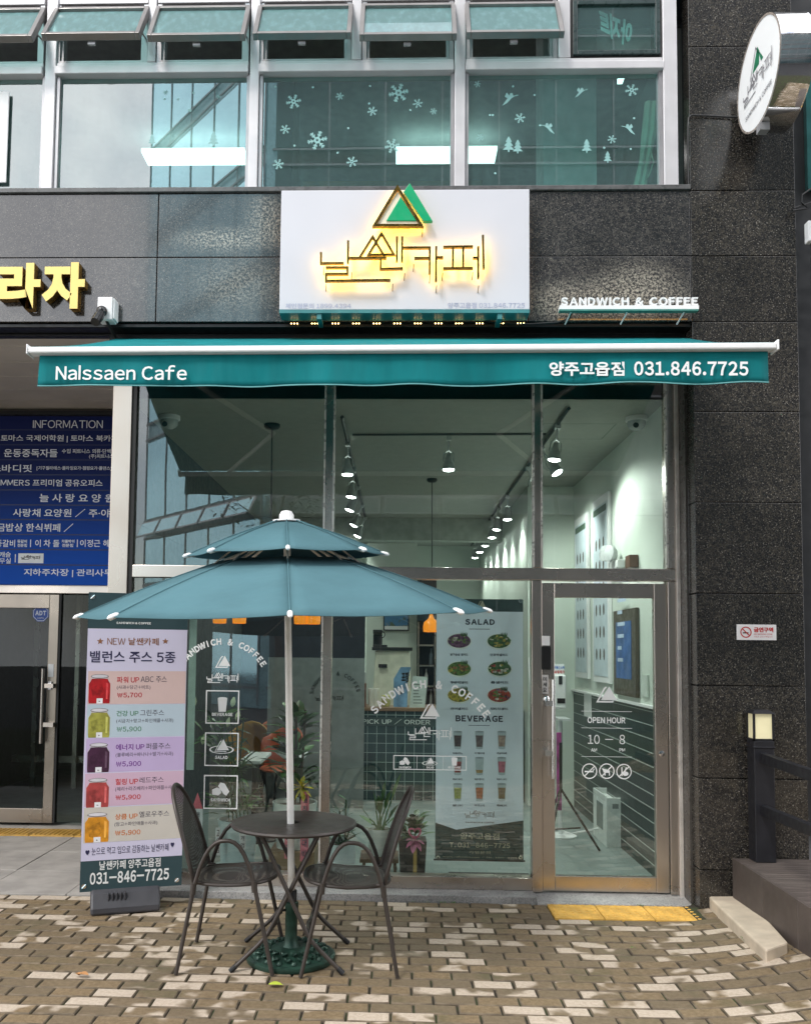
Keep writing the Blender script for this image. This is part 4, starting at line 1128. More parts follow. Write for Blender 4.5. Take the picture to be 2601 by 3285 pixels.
t_.links.new(cb.outputs[0], br.inputs['Vector']); t_.links.new(br.outputs['Color'], b_.inputs['Base Color']); b_.inputs['Roughness'].default_value = .25
mb = MB(); mb.bx(u0, u1, YC, YC + .6, .021, zt_ - .04); mb.build('counter_front', m_, t)
mb = MB(); mb.bx(u0 - .02, u1, YC - .02, YC + .62, zt_ - .039, zt_); mb.build('counter_top', M('counter_wood', (.2, .12, .07), .4, 0, .2, 3), t, bevel=.004)
f = FY(YC - .003); a0, b0_, a1, b1_ = f.box(1150, 2302, 1392, 2330)
mb = MB(); mb.fbox(f, u0 + .002, b0_ - .005, u1, b1_ + .005, -.002, 0); sgb = mb.build('lettered_band', M('band_dark', (.03, .06, .058), .4), t)
mb = MB(); f = FY(YC - .005); mb.ftext(f, 'PICK UP / ORDER', f.box(1162, 2305, 1380, 2326), 0, 0, .012); mb.build('lettering', M('lettering_pale', (.65, .7, .66), .5), sgb)
# things on and behind the counter
def item(name, Y, x0, y0, x1, y1, dep, mt, label, cat, bev=.004):
    a, b = P(x0, y1, Y), P(x1, y0, Y); mb = MB(); mb.bx(a.x, b.x, Y, Y + dep, a.z, b.z)
    return tag(mb.build(name, mt, bevel=bev), label, cat), a, b
o, a, b = item('wooden_box', YC + .02, 1136, 2192, 1174, 2268, .16, M('box_wood', (.14, .05, .03), .4), 'reddish wooden box on the left end of the counter', 'box')
t = thing('tissue_box', (a.x, a.y, b.z), 'grey tissue box with a white tissue, on the wooden box', 'tissue box')
a, b = P(1140, 2195, YC + .03), P(1174, 2157, YC + .03)
mb = MB(); mb.bx(a.x, b.x, YC + .03, YC + .15, a.z, b.z); mb.build('box_body', M('box_grey', (.4, .42, .4), .6), t, bevel=.003)
mb = MB(); xm = (a.x + b.x) / 2
mb.add([(a.x - .02, YC + .05, b.z + .02), (xm, YC + .03, b.z), (b.x - .01, YC + .07, b.z + .01), (xm - .01, YC + .1, b.z + .06), (xm + .02, YC + .09, b.z + .05)], [(0, 1, 3), (1, 2, 4), (1, 4, 3), (0, 3, 4)]); mb.build('tissue', WHITE, t)
wl = YC + 1.1
mb = MB(); a, b = P(1172, 2300, wl), P(1338, 1880, wl); mb.bx(a.x, b.x, wl, wl + .1, .02, 3.0); mb.build('back_wall', RW, B)
t = thing('framed_picture', (.3, wl, 1.9), 'black framed yellow and blue landscape picture behind the counter', 'picture')
f = FY(wl - .003); u0, v0, u1, v1 = f.box(1230, 1955, 1312, 2024)
mb = MB(); mb.fbox(f, u0, v0, u1, v1, 0, .02); mb.build('picture_frame', BLACK, t)
m_, t_, b_ = nodes('picture_print'); co_ = objco(t_); sx = nd(t_, 'SeparateXYZ'); t_.links.new(co_, sx.inputs[0])
c = mixc(t_, rampf(t_, madd(t_, noise(t_, co_, 8, 4), .3, sx.outputs['Z']), .16, .24), (.5, .34, .04), (.07, .2, .38)); c = mixc(t_, rampf(t_, noise(t_, co_, 16, 5), .55, .7), c, (.1, .12, .04))
t_.links.new(c, b_.inputs['Base Color'])
mb = MB(); mb.fbox(f, u0 + .015, v0 + .06, u1 - .015, v1 - .015, .0205, .022); mb.build('picture_print', m_, t)
mb = MB(); mb.fbox(f, u0 + .015, v0 + .015, u1 - .015, v0 + .058, .0205, .022); mb.build('picture_caption', WHITE, t)
t = thing('coffee_machine', (.2, 4.4, 1.0), 'cream coffee machine with a dark top standing on the counter', 'coffee machine')
yy = YC + .42
a, b = P(1194, 2270, yy), P(1320, 2088, yy); mb = MB(); mb.hexa([(a.x, yy - .04, a.z), (b.x, yy - .04, a.z), (b.x, yy + .35, a.z), (a.x, yy + .35, a.z), (a.x + .03, yy, b.z), (b.x - .02, yy, b.z), (b.x - .02, yy + .35, b.z), (a.x + .03, yy + .35, b.z)]); mb.build('machine_body', M('cream_enamel', (.62, .62, .5), .35), t, bevel=.01)
mb = MB(); mb.bx(a.x - .01, b.x + .01, yy - .03, yy + .36, b.z + .001, b.z + .04); mb.bx(P(1214, 2142, yy).x, P(1242, 2130, yy).x, yy - .045, yy - .02, P(1214, 2142, yy).z, P(1242, 2130, yy).z); mb.build('machine_top', BLACK, t, bevel=.004)
t = thing('coffee_grinder', (a.x + .1, yy, b.z + .04), 'dark coffee maker with a round handle, on top of the cream machine', 'coffee grinder')
a, b = P(1196, 2068, yy), P(1226, 2020, yy); mb = MB(); mb.bx(a.x, b.x, yy, yy + .14, b.z - .05, b.z); mb.bx(a.x, b.x, yy + .09, yy + .14, a.z, b.z - .051); mb.bx(a.x, b.x + .06, yy, yy + .14, P(1200, 2082, yy).z, a.z); mb.build('grinder_body', BLACK, t, bevel=.006)
mb = MB(); c0 = P(1226, 2036, yy); mb.tube([c0 + V((.03 * math.cos(k * math.pi / 5 - math.pi / 2), 0, .035 * math.sin(k * math.pi / 5 - math.pi / 2))) for k in range(6)], .006); mb.build('handle', BLACK, t)
t = thing('display_stand', (.5, 4, 1.0), 'blue and violet standing notice with a pale top on the counter', 'notice')
a, b = P(1262, 2268, YC + .1), P(1318, 2140, YC + .1); f = FY(YC + .1); W_, H_ = b.x - a.x, b.z - a.z
mb = MB(); mb.fpoly(f, [(a.x, a.z), (a.x + W_ * .8, a.z), (a.x + W_ * .82, a.z + H_ * .7), (b.x, b.z), (a.x + W_ * .4, b.z), (a.x, b.z - H_ * .3)], 0, 0, .01); mb.build('notice_board', M('notice_blue', (.14, .27, .42), .5, 0, .4, 7), t)
mb = MB(); mb.ftext(f, '포장', (a.x + W_ * .45, a.z + H_ * .62, a.x + W_ * .9, a.z + H_ * .88), .012, 0, .04); mb.build('lettering', BLACK, t)
t = thing('price_card', (.7, 3.95, 1.0), 'pale upright price card leaning at the right of the counter', 'notice')
a, b = P(1312, 2270, YC + .06), P(1372, 2172, YC + .06); f = FY(YC + .06); W_, H_ = b.x - a.x, b.z - a.z
mb = MB(); mb.fpoly(f, [(a.x, a.z), (a.x + W_ * .85, a.z), (b.x, b.z), (a.x + W_ * .2, b.z + .01)], 0, 0, .006); mb.build('card_sheet', M('card_pale_green', (.55, .64, .6), .5), t)
mb = MB()
for k in range(7): mb.frect(f, a.x + W_ * .22, a.z + H_ * (.14 + .1 * k), a.x + W_ * (.45 + .3 * rnd.random()), a.z + H_ * (.17 + .1 * k), .008)
mb.build('card_lines', M('card_ink', (.15, .18, .17), .6), t)
for px, lb in ((1192, 'left one of two white paper cup stacks on the counter'), (1205, 'right one of two white paper cup stacks on the counter')):
    q = P(px, 2215, YC + .15); mb = MB(); mb.lathe((q.x, q.y, zt_ + .001), [(.03, 0), (.04, .11), (.042, .2), (.04, .2)]); tag(mb.build('paper_cup', M('paper_white', (.7, .7, .62), .6), smooth=True), lb, 'cup', 'paper cups on the counter')
q = P(1238, 2210, YC + .14); mb = MB(); mb.lathe((q.x, q.y, zt_ + .001), [(.035, 0), (.05, .03), (.05, .12), (.03, .13)]); tag(mb.build('glass_jar', M('jar_yellow', (.5, .5, .2), .2), smooth=True), 'yellowish jar beside the paper cups on the counter', 'jar')
t = thing('kitchen_shelf', (.9, 5, 0), 'dark steel kitchen rack with bottles to the right of the coffee machine', 'rack')
yy = wl - .1; a, b = P(1338, 2270, yy), P(1398, 1960, yy)
mb = MB()
for xx in (a.x + .02, b.x): mb.bx(xx - .015, xx, yy, yy + .3, 0.02, b.z)
for k in range(4): mb.bx(a.x, b.x, yy, yy + .3, a.z + .25 * k, a.z + .25 * k + .02)
mb.build('rack_frame', STEEL, t)
for k in range(7):
    mb = MB(); xx = a.x + .05 + (k % 4) * .06; z0 = a.z + .02 + .25 * (k // 3); mb.lathe((xx, yy + .1, z0 + .001), [(.022, 0), (.022, .12), (.008, .16), (.008, .2)], seg=12); mb.build('bottle', M('bottle_mix', ((.2, .25, .3), (.05, .05, .05), (.5, .5, .5))[k % 3], .2), t, smooth=True)
mb = MB(); mb.bx(a.x - .02, b.x + .02, yy + .31, yy + .33, 0.02, 2.6); mb.build('rack_back', DARKIN, t)
mb = MB(); mb.bx(a.x + .0, b.x - .02, yy - .02, yy + .2, 2.02, 2.2); mb.build('wall_oven', BLACK, t, bevel=.004)
# dark bay at the left of the counter
mb = MB(); mb.bx(-1.95, P(1170, 2100, 5.2).x, 5.2, 5.3, .02, 2.45); mb.build('dark_partition', M('partition_dark', (.03, .032, .045), .4), B)
mb = MB(); a, b = P(1040, 2310, 3.4), P(1170, 2112, 3.4); mb.bx(a.x - .6, b.x, 3.4, 3.45, .02, b.z); lp = mb.build('low_partition', M('partition_grey', (.19, .21, .205), .5)); tag(lp, 'low grey partition with dark arched lettering behind the middle mullion', 'partition')
mb = MB(); f = FY(3.397); mb.farc(f, arch, f.uv(1000, 2222), f.uv(1080, 2160), f.uv(1150, 2215), .04, 0, 0, .02); logo(mb, f, f.box(1012, 2228, 1102, 2252), .007); LDK = M('lettering_dark', (.03, .035, .035), .5); mb.build('name_mark', LDK, lp); arcwords(f, arch, f.uv(1000, 2222), f.uv(1080, 2160), f.uv(1150, 2215), .04, .02, LDK, lp)
# white tables and coloured chairs
def ctable(px0, py0, px1, py1, z, label):
    a, b = G(px0, py1, z), G(px1, py0, z)
    t = thing('cafe_table', ((a.x + b.x) / 2, a.y, .02), label, 'table')
    mb = MB(); mb.bx(a.x, b.x, a.y, a.y + .65, z - .03, z); mb.build('tabletop', M('table_white', (.62, .66, .64), .35), t, bevel=.005)
    mb = MB(); mb.tube([((a.x + b.x) / 2, a.y + .32, z - .03), ((a.x + b.x) / 2, a.y + .32, .05)], .03); mb.lathe(((a.x + b.x) / 2, a.y + .32, .02), [(.22, 0), (.22, .015), (.03, .03)]); mb.build('pedestal', BLACK, t, smooth=True)
ctable(765, 2385, 905, 2440, .73, 'white cafe table behind the pictured boxes on the left pane')
ctable(925, 2385, 1010, 2438, .73, 'white cafe table right of the parasol pole')
def cchair(px, py, Y, col, label, rz):
    q = P(px, py, Y)
    t = thing('cafe_chair', (q.x, Y, .02), label, 'chair', 'coloured chairs inside the cafe', rz, True)
    mt = M('chair_shell', col, .5, 0, .1)
    mb = MB(); vs, k = [], 9
    for i in range(k):
        an = math.pi * (i / (k - 1))
        for (zz, rr) in ((.44, .2), (.6, .25), (.78, .255), (.86, .22)):
            vs.append((math.cos(an) * rr, math.sin(an) * rr * .9, zz - (.12 * abs(math.cos(an)) ** 2 if zz > .7 else 0)))
    mb.add(vs, [(i * 4 + j, (i + 1) * 4 + j, (i + 1) * 4 + j + 1, i * 4 + j + 1) for i in range(k - 1) for j in range(3)]); o_ = mb.build('backrest', mt, t, smooth=True)
    md = o_.modifiers.new('thick', 'SOLIDIFY'); md.thickness = .015
    mb = MB(); mb.lathe((0, 0, .42), [(.19, 0), (.22, .02), (.2, .04)]); mb.build('seat', mt, t, smooth=True)
    for sx_ in (-1, 1):
        for sy_ in (-1, 1):
            mb = MB(); mb.tube([(sx_ * .12, sy_ * .12, .42), (sx_ * .2, sy_ * .2, .01)], .012); mb.build('leg', BLACK, t)
cchair(800, 2290, 3.6, (.38, .21, .03), 'mustard yellow chair behind the beverage box lettering', 0)
cchair(890, 2262, 3.9, (.42, .1, .035), 'orange chair left of the parasol pole', .3)
cchair(905, 2300, 3.1, (.4, .09, .04), 'coral chair close behind the parasol pole', -.4)
cchair(975, 2262, 4.3, (.09, .05, .03), 'brown chair right of the parasol pole', .2)
# hanging strip at the left
mb = MB(); a, b = P(600, 2380, .55), P(634, 1905, .55); mb.bx(a.x, b.x, .55, .56, a.z - .2, b.z + .1); tag(mb.build('hanging_strip', M('strip_green', (.3, .38, .36), .6, 0, .1)), 'narrow pale grey-green strip hanging behind the left pane by the juice banner', 'blind')
# ---------------------------------------------------------------- hanging menu behind the middle pane
YMN = .42
FM = FY(YMN)
ZM = lambda a, b, c, d: FM.box(*zb(1000, 1900, 2.397, a, b, c, d))
pm = lambda a, b: FM.uv(1000 + a / 2.397, 1900 + b / 2.397)
mn = thing('hanging_menu', (1.0, YMN, 1.3), 'tall pale blue salad and beverage menu banner hung behind the middle pane', 'menu banner')
u0, v0, u1, v1 = ZM(953, 48, 1625, 2058)
mb = MB(); mb.fbox(FM, u0, v0, u1, v1, -.003, 0); mb.build('menu_cloth', M('menu_dark_green', (.022, .05, .05), .6, 0, .25, 12), mn)
yb = pm(1290, 148)[1]
mb = MB(); mb.fpoly(FM, [(u0 + .001, yb), (u1 - .001, yb), (u1 - .001, pm(1625, 1755)[1]), (pm(1110, 1825)[0], pm(1110, 1825)[1]), (u0 + .001, pm(950, 1770)[1])], .001)
mb.build('menu_sheet', M('menu_sheet', (.80, .85, .96), .6, 0, .03), mn)
NAV = M('menu_ink', (.02, .025, .05), .6, 0, 0)
mb = MB()
for body, b in (('SALAD', (1178, 205, 1405, 252)), ('BEVERAGE', (1105, 945, 1468, 998))): mb.ftext(FM, body, ZM(*b), .002, 0, .048, 0, 1.15)
for b in ((1208, 280, 1368, 286), (1203, 1021, 1366, 1027)): mb.frect(FM, *ZM(*b), .002)
mb.build('menu_heading', NAV, mn)
BOWL = M('bowl_white', (.8, .82, .8), .4)
FOOD = [M('food_' + n, c, .6, 0, .6, 60) for n, c in (('pale', (.3, .27, .16)), ('yellow', (.38, .3, .04)), ('brown', (.25, .11, .04)), ('green', (.1, .17, .03)), ('red', (.35, .05, .03)), ('cream', (.5, .45, .36)), ('leaf', (.04, .1, .02)), ('violet', (.13, .05, .1)))]
caps = ('닭가슴살 샐러드', '단호박샐러드', '케이준치킨샐러드', '콥샐러드', '연어샐러드', '리코타치즈샐러드')
mixes = ((0, 5, 3, 7), (1, 3, 5, 6), (2, 2, 1, 3), (5, 1, 4, 6), (3, 6, 5, 1), (5, 7, 3, 4))
for k in range(6):
    cx_, cy_ = ((1132, 378), (1438, 380), (1133, 592), (1443, 592), (1133, 795), (1440, 795))[k]
    u, v = pm(cx_, cy_); ru, rv = pm(cx_ + 96, cy_)[0] - u, v - pm(cx_, cy_ + 62)[1]
    mb = MB(); mb.fell(FM, u, v, ru, rv, .0015, 0); mb.fell(FM, u, v + rv * .06, ru * .92, rv * .86, .002, 1 + mixes[k][3])
    for j in range(26):
        a_, rr = rnd.uniform(0, 6.28), math.sqrt(rnd.random()) * .78
        s1, s2 = rnd.uniform(.08, .22), rnd.uniform(.06, .14)
        mb.fell(FM, u + math.cos(a_) * rr * ru, v + math.sin(a_) * rr * rv * .85 + rv * .08, ru * s1, rv * s2 * 1.5, .0022 + .0001 * j, 1 + mixes[k][rnd.randrange(4)], 7)
    for j in range(5): mb.fpoly(FM, [(u + ru * (.1 + .1 * j), v + rv * .7), (u + ru * (.14 + .13 * j), v + rv * (1.15 + .1 * (j % 2))), (u + ru * (.24 + .1 * j), v + rv * .65)], .0052, 7)
    mb.build('salad_picture', [BOWL] + FOOD, mn)
    mb = MB(); mb.ftext(FM, caps[k], ZM(cx_ - 68, cy_ + 90, cx_ + 68, cy_ + 112), .002, 0, .03); mb.build('caption', NAV, mn)
caps = ('아메리카노', '카페라떼', '바닐라라떼', '복숭아 에이드', '레몬에이드', '복숭아 스무디', '멜론 스무디', '아이스티', '흑당밀크티')
drink = ((.05, .03, .03), (.13, .1, .1), (.36, .25, .2), (.3, .05, .06), (.4, .25, .1), (.45, .12, .18), (.25, .3, .05), (.4, .1, .02), (.18, .12, .05))
CUPW = M('cup_clear', (.48, .55, .6), .3, 0, .05)
for k in range(9):
    cx_, cy_ = ((1121, 1288, 1459)[k % 3], (1137, 1337, 1538)[k // 3])
    b = ZM(cx_ - 34, cy_ - 65, cx_ + 34, cy_ + 65)
    W_, H_ = b[2] - b[0], b[3] - b[1]
    mb = MB(); mb.fpoly(FM, [(b[0] + W_ * .12, b[1]), (b[2] - W_ * .12, b[1]), (b[2], b[3]), (b[0], b[3])], .0015, 0)
    lo = .12 if k not in (1, 4) else .1; hi = .78 if k not in (4,) else .28
    mb.fpoly(FM, [(b[0] + W_ * (.18 - .06 * lo), b[1] + H_ * lo), (b[2] - W_ * (.18 - .06 * lo), b[1] + H_ * lo), (b[2] - W_ * .08, b[1] + H_ * hi), (b[0] + W_ * .08, b[1] + H_ * hi)], .002, 1)
    mb.fell(FM, (b[0] + b[2]) / 2, b[3], W_ / 2, H_ * .05, .0021, 2, 16); mb.fell(FM, (b[0] + b[2]) / 2, b[1], W_ * .37, H_ * .04, .0012, 0, 16)
    mb.build('drink_picture', [CUPW, M('drink_%s' % ('coffee', 'latte', 'vanilla', 'peach', 'lemon', 'pink', 'melon', 'tea', 'milk')[k], drink[k], .5, 0, .35, 40), M('cup_lid', (.3, .33, .36), .4)], mn)
    mb = MB(); mb.ftext(FM, caps[k], ZM(cx_ - 38, cy_ + 92, cx_ + 38, cy_ + 110), .002, 0, .03); mb.build('caption', NAV, mn)
TAN = M('menu_tan', (.42, .38, .28), .6, 0, 0)
mb = MB(); logo(mb, FM, ZM(1178, 1675, 1402, 1748), .0028, .002); mb.ftext(FM, arch, ZM(1180, 1763, 1402, 1777), .002, 0, .04, 0, 1.3); mb.build('name_mark', M('menu_brown', (.16, .11, .09), .6, 0, 0), mn)
mb = MB()
for body, b, wt in (('양주고읍점', (1140, 1850, 1440, 1903), .02), ('T. 031-846-7725', (1058, 1922, 1522, 1968), .02), ('가맹문의', (1205, 1987, 1372, 2013), .0), ('www.nalssaen.com / TEL. 1899-4394', (1005, 2026, 1575, 2048), 0)): mb.ftext(FM, body, ZM(*b), .0012, 0, wt)
mb.build('contact_lettering', TAN, mn)
mb = MB(); tri_logo(mb, FM, *zb(1000, 1900, 2.397, 1262, 62, 1340, 135), n=.0012); mb.build('triangle_mark', TAN, mn)
for a, b in ((1603, 66), (1603, 2040), (970, 2040)):
    u, v = pm(a, b); MB().fring(FM, u, v, .007, .014, .0015).build('eyelet', CHROME, mn)
mb = MB(); mb.bx(u0 - .01, u1 + .01, YMN - .006, YMN + .006, v0 - .012, v0 - .001); mb.bx(u0 + .1, u1 + .05, YMN - .1, YMN + .1, .03, .1); mb.build('menu_foot', BLACK, mn)
# ---------------------------------------------------------------- lightbox sign
LBY = -.16
FLB = FY(LBY)
zl = lambda a, b, c, d: FLB.box(*zb(850, 580, 1.898, a, b, c, d))
pl = lambda a, b: FLB.uv(850 + a / 1.898, 580 + b / 1.898)
lb = thing('shop_sign', (0, -.08, 3.95), 'white cafe signboard with gold halo-lit logo and green triangles above the awning', 'sign')
u0, v0, u1, v1 = zl(94, 52, 1609, 797)
WP = M('sign_white', (.61, .605, .65), .4, 0, .015, 2)
mb = MB(); mb.fbox(FLB, u0, v0 + .012, u1, v1, -.13, 0); mb.build('sign_panel', WP, lb, bevel=.004)
mb = MB(); mb.fbox(FLB, u0, v0 - .012, u1, v0 + .011, -.13, .003)
for a in (332, 1432):
    u = pl(a, 820)[0]; mb.fbox(FLB, u - .018, v0 - .05, u + .012, v0 - .013, -.16, -.005)
mb.build('teal_trim', M('trim_teal', (.05, .21, .22), .4), lb)
GOLD = M('gold_mirror', (.20, .13, .035), .3, 1.0, .1)
HALO = M('halo_led', (1, .7, .2), .5, 0, 0, emit=15, ecol=(1, .56, .03))
mb = MB(); logo(mb, FLB, zl(346, 348, 1334, 692), .0135, .048, 0, .072, 1); mb.build('halo_lettering', [GOLD, HALO], lb)
mb = MB()
T1 = [pl(668, 298), pl(806, 68), pl(950, 298)]
mb.fstroke(FLB, T1, .017, .03, 0, .065, closed=True, backm=1); mb.build('gold_triangle', [GOLD, HALO], lb)
mb = MB(); T2 = [pl(684, 289), pl(806, 90), pl(934, 289)]; mb.fpoly(FLB, T2, .03, 0, .05); mb.build('cream_triangle', M('cream_face', (.78, .7, .55), .4, 0, 0, emit=.1, ecol=(1, .8, .5)), lb)
GRN = M('sign_green', (.0, .30, .12), .35, 0, .03, emit=.12)
mb = MB(); mb.fpoly(FLB, [pl(738, 270), pl(826, 124), pl(921, 270)], .0515, 0, .06); mb.fpoly(FLB, [pl(842, 98), pl(880, 45), pl(1018, 274), pl(962, 274)], .03, 0, .066)
mb.build('green_triangle', GRN, lb, bevel=.003)
mb = MB()
for a, b in ((958, 310), (360, 540), (375, 640), (778, 640), (530, 570), (850, 575), (905, 520), (1003, 590), (1043, 650), (1080, 575), (1262, 570), (1297, 650)):
    q0, q1 = pl(a, b), pl(a - 3, b + 34)
    mb.tube([FLB.at(*q0, .035), FLB.at(*q1, .002)], .0028, seg=5)
mb.build('letter_stud', GOLD, lb)
mb = MB()
for body, b in (('체인점문의 1899.4394', (126, 746, 524, 778)), ('양주고읍점 031.846.7725', (1112, 741, 1580, 776))): mb.ftext(FLB, body, zl(*b), .0015, 0, .01)
mb.build('contact_lettering', M('pale_lilac', (.4, .42, .55), .5, 0, 0), lb)
LED = M('warm_led', (1, .75, .4), .5, 0, 0, emit=9, ecol=(1, .66, .25))
GLOW = M('warm_strip', (1, .7, .3), .5, 0, 0, emit=3.5, ecol=(1, .5, .12))
mb = MB()
for k in range(12):
    u = pl(165 + 128 * k, 840)[0]
    for j in (-1, 0, 1):
        mb.lathe((u + j * .02, -.03, v0 - .03), [(.004, 0), (.0045, -.003), (.002, -.006)], seg=8)
mb.build('led_module', LED, lb)
mb = MB(); mb.bx(u0 + .03, u1 - .03, -.024, -.014, v0 + .02, v0 + .03); mb.bx(u0 + .012, u0 + .022, -.024, -.014, v0 + .05, v1 - .05); mb.bx(u1 - .022, u1 - .012, -.024, -.014, v0 + .05, v1 - .05); mb.build('led_strip', GLOW, lb)
# sandwich and coffee sign
rs = thing('coffee_sign', (1.5, -.06, 3.95), 'small white raised lettering sign on a white rail beside the signboard', 'sign')
FR2 = FY(-.11)
mb = MB(); u0, v0, u1, v1 = FR2.box(1794, 979, 2241, 995); mb.fbox(FR2, u0, v0 + .006, u1, v1, -.05, 0); mb.build('sign_rail', WHITE, rs, bevel=.002)
mb = MB(); mb.fbox(FR2, u0 + .002, v0 - .002, u1 - .002, v0 + .0055, -.048, -.002); mb.build('rail_trim', M('trim_green', (.1, .3, .25), .4), rs)
mb = MB(); mb.ftext(FR2, arch, FR2.box(1799, 952, 2239, 979), -.035, 0, .03, .03, 1.7); mb.build('raised_lettering', WHITE, rs)
mb = MB()
for a in (330, 655, 985): q = FR2.uv(1650 + a / 1.796, 995)[0]; mb.tube([FR2.at(q, v0, -.03), FR2.at(q - .025, v0 - .055, -.11)], .005)
mb.build('sign_bracket', WHITE, rs)
mb = MB(); mb.bx(u0 + .02, u1 - .02, -.063, -.0615, v0 + .0, v0 + .02); mb.build('led_strip', GLOW, rs)
mb = MB(); pts = [P(1560, 1030, -.03), P(1600, 1036, -.02), P(1700, 1040, -.03), P(1790, 1034, -.03), P(1828, 1020, -.02), P(1832, 1004, -.04)]; mb.tube(pts, .006); tag(mb.build('sign_cable', BLACK, smooth=True), 'black cable sagging between the signboard and the small lettering sign', 'cable')
# gold channel letters
gl = thing('wall_lettering', (-2.3, -.03, 4.0), 'big gold raised Korean letters on the granite band at the left', 'sign')
FG2 = FY(-.035)
GF = M('gold_face', (.86, .66, .2), .4, .05, .03); GS = M('gold_side', (.36, .2, .05), .3, .7)
for ch, b in (('라', (4, 850, 137, 997)), ('자', (142, 848, 278, 996))):
    mb = MB(); bb = FG2.box(*b); mb.ftext(FG2, ch, bb, -.03, 1, .05, .06); mb.ftext(FG2, ch, bb, .0325, 0, .05); mb.build('channel_letter', [GF, GS], gl)
# security camera
cc = thing('security_camera', (-1.9, -.1, 4.0), 'white boxed security camera with a black dome and arm on the granite band', 'camera')
a, b = P(312, 1025, -.1), P(362, 952, -.1)
mb = MB(); mb.bx(a.x, b.x, -.1, 0, a.z, b.z); mb.bx(b.x + .001, b.x + .012, -.09, 0, a.z + .01, b.z - .005); mb.build('camera_box', WHITE, cc, bevel=.006)
mb = MB(); q = P(328, 998, -.12)
for k in range(1): mb.lathe(q, [(.004, -.036), (.02, -.03), (.034, -.012), (.036, 0), (.034, .012), (.02, .03), (.004, .036)], ax=V((0, 1, .3)), seg=16)
mb.tube([q, P(318, 1015, -.15), P(306, 1033, -.2)], [.025, .034, .03], seg=12); mb.build('camera_dome', M('camera_black', (.02, .02, .022), .2), cc, smooth=True)
mb = MB(); mb.tube([P(338, 1010, -.08), P(345, 1035, -.06), P(372, 1085, .1)], .011, seg=8); mb.build('camera_arm', BLACK, cc, smooth=True)
# ---------------------------------------------------------------- awning
aw = thing('awning', (0, 0, 3.6), 'wide teal retractable awning with a white front bar and white lettering on its valance', 'awning')
YA = -1.3
TEAL = M('awning_cloth', (.003, .165, .18), .8, 0, .13, 2.5, .25, 14, spec=.2, stretch=(3, 3, .7))
pL, pR = P(100, 1124, YA), P(2484, 1110, YA)
zr = P(380, 1093, .13).z
rl, rr_ = P(378, 1094, .13), P(2215, 1091, .13)
mb = MB()
N = 14
sag = lambda t, s_: -.018 * math.sin(math.pi * t) * (1 + .4 * math.sin(s_ * 9))
top = []
for i in range(N + 1):
    s_ = i / N
    a, b = pL.lerp(pR, s_), V((pL.x + (pR.x - pL.x) * s_ * 1.0, .13, rl.z + (rr_.z - rl.z) * s_))
    for j in range(9):
        t = j / 8; q = a.lerp(b, t); top.append(q + V((0, 0, sag(t, s_) + .02)))
mb.add(top, [(i * 9 + j, (i + 1) * 9 + j, (i + 1) * 9 + j + 1, i * 9 + j + 1) for i in range(N) for j in range(8)])
o = mb.build('awning_canopy', TEAL, aw, smooth=True)
md = o.modifiers.new('thick', 'SOLIDIFY'); md.thickness = .004
mb = MB(); aL, aR = P(95, 1124, YA - .02), P(2486, 1110, YA - .02)
d = (aR - aL).normalized(); fa = Fr(aL, d, V((0, 0, 1)))
Lb = (aR - aL).length
mb.fbox(fa, 0, -.02, Lb, .014, -.05, .02); mb.build('front_bar', WHITE, aw, bevel=.008)
mb = MB(); mb.fbox(fa, -.008, -.026, -.001, .028, -.07, .024); mb.fbox(fa, Lb + .001, -.026, Lb + .01, .028, -.07, .024); mb.build('bar_end_cap', WHITE, aw, bevel=.006)
vL, vR = P(122, 1240, YA), P(2466, 1228, YA)
hl, hr = FY(YA).uv(122, 1240)[1], FY(YA).uv(2466, 1228)[1]
mb = MB(); K = 80
vs = []
for i in range(K + 1):
    s_ = i / K; x = vL.x + (vR.x - vL.x) * s_
    zt_ = pL.z + (pR.z - pL.z) * s_ - .03; zb_ = hl + (hr - hl) * s_ - .006 * math.sin(s_ * math.pi) + .003 * math.sin(s_ * 40)
    for j in range(6):
        t = j / 5; yw = YA - .002 + .022 * t * math.sin(s_ * 31 + 1.5) * math.sin(s_ * 13) + .004 * t * math.sin(s_ * 70)
        vs.append(V((x + (.012 * (1 - t) * (.5 - s_)), yw, zt_ + (zb_ - zt_) * t)))
mb.add(vs, [(i * 6 + j, i * 6 + j + 1, (i + 1) * 6 + j + 1, (i + 1) * 6 + j) for i in range(K) for j in range(5)])
vo = mb.build('valance', TEAL, aw, smooth=True)
md = vo.modifiers.new('thick', 'SOLIDIFY'); md.thickness = .003; md.offset = 0
mb = MB(); mb.add([V((q.x, q.y - .004, q.z + dz)) for q in vs[5::6] for dz in (0, .006)], [(2 * i, 2 * i + 2, 2 * i + 3, 2 * i + 1) for i in range(K)]); mb.build('valance_hem', M('hem_pale', (.12, .35, .36), .7), aw)
mb = MB(); fv = FY(YA - .02)
AT = M('awning_lettering', (.8, .82, .82), .6, 0, 0)
for body, b, wt in (('Nalssaen Cafe', (180, 1171, 600, 1219), .012), ('양주고읍점', (1761, 1160, 2002, 1206), .03), ('031.846.7725', (2033, 1159, 2399, 1205), .03)): MB().ftext(fv, body, fv.box(*b), 0, 0, wt).build('valance_lettering', AT, vo)
mb = MB(); mb.tube([(pL.x + .02, .12, rl.z - .03), (pR.x - .5, .12, rr_.z - .03)], .035, seg=10); mb.build('roller_tube', ALUG, aw, smooth=True)
for x in (-1.5, 1.3):
    mb = MB(); s_ = 1 if x < 0 else -1; mb.tube([(x, .1, 3.62), (x + s_ * .5, -.5, 3.4), (x, -1.24, 3.24)], .02); mb.build('folding_arm', WHITE, aw)
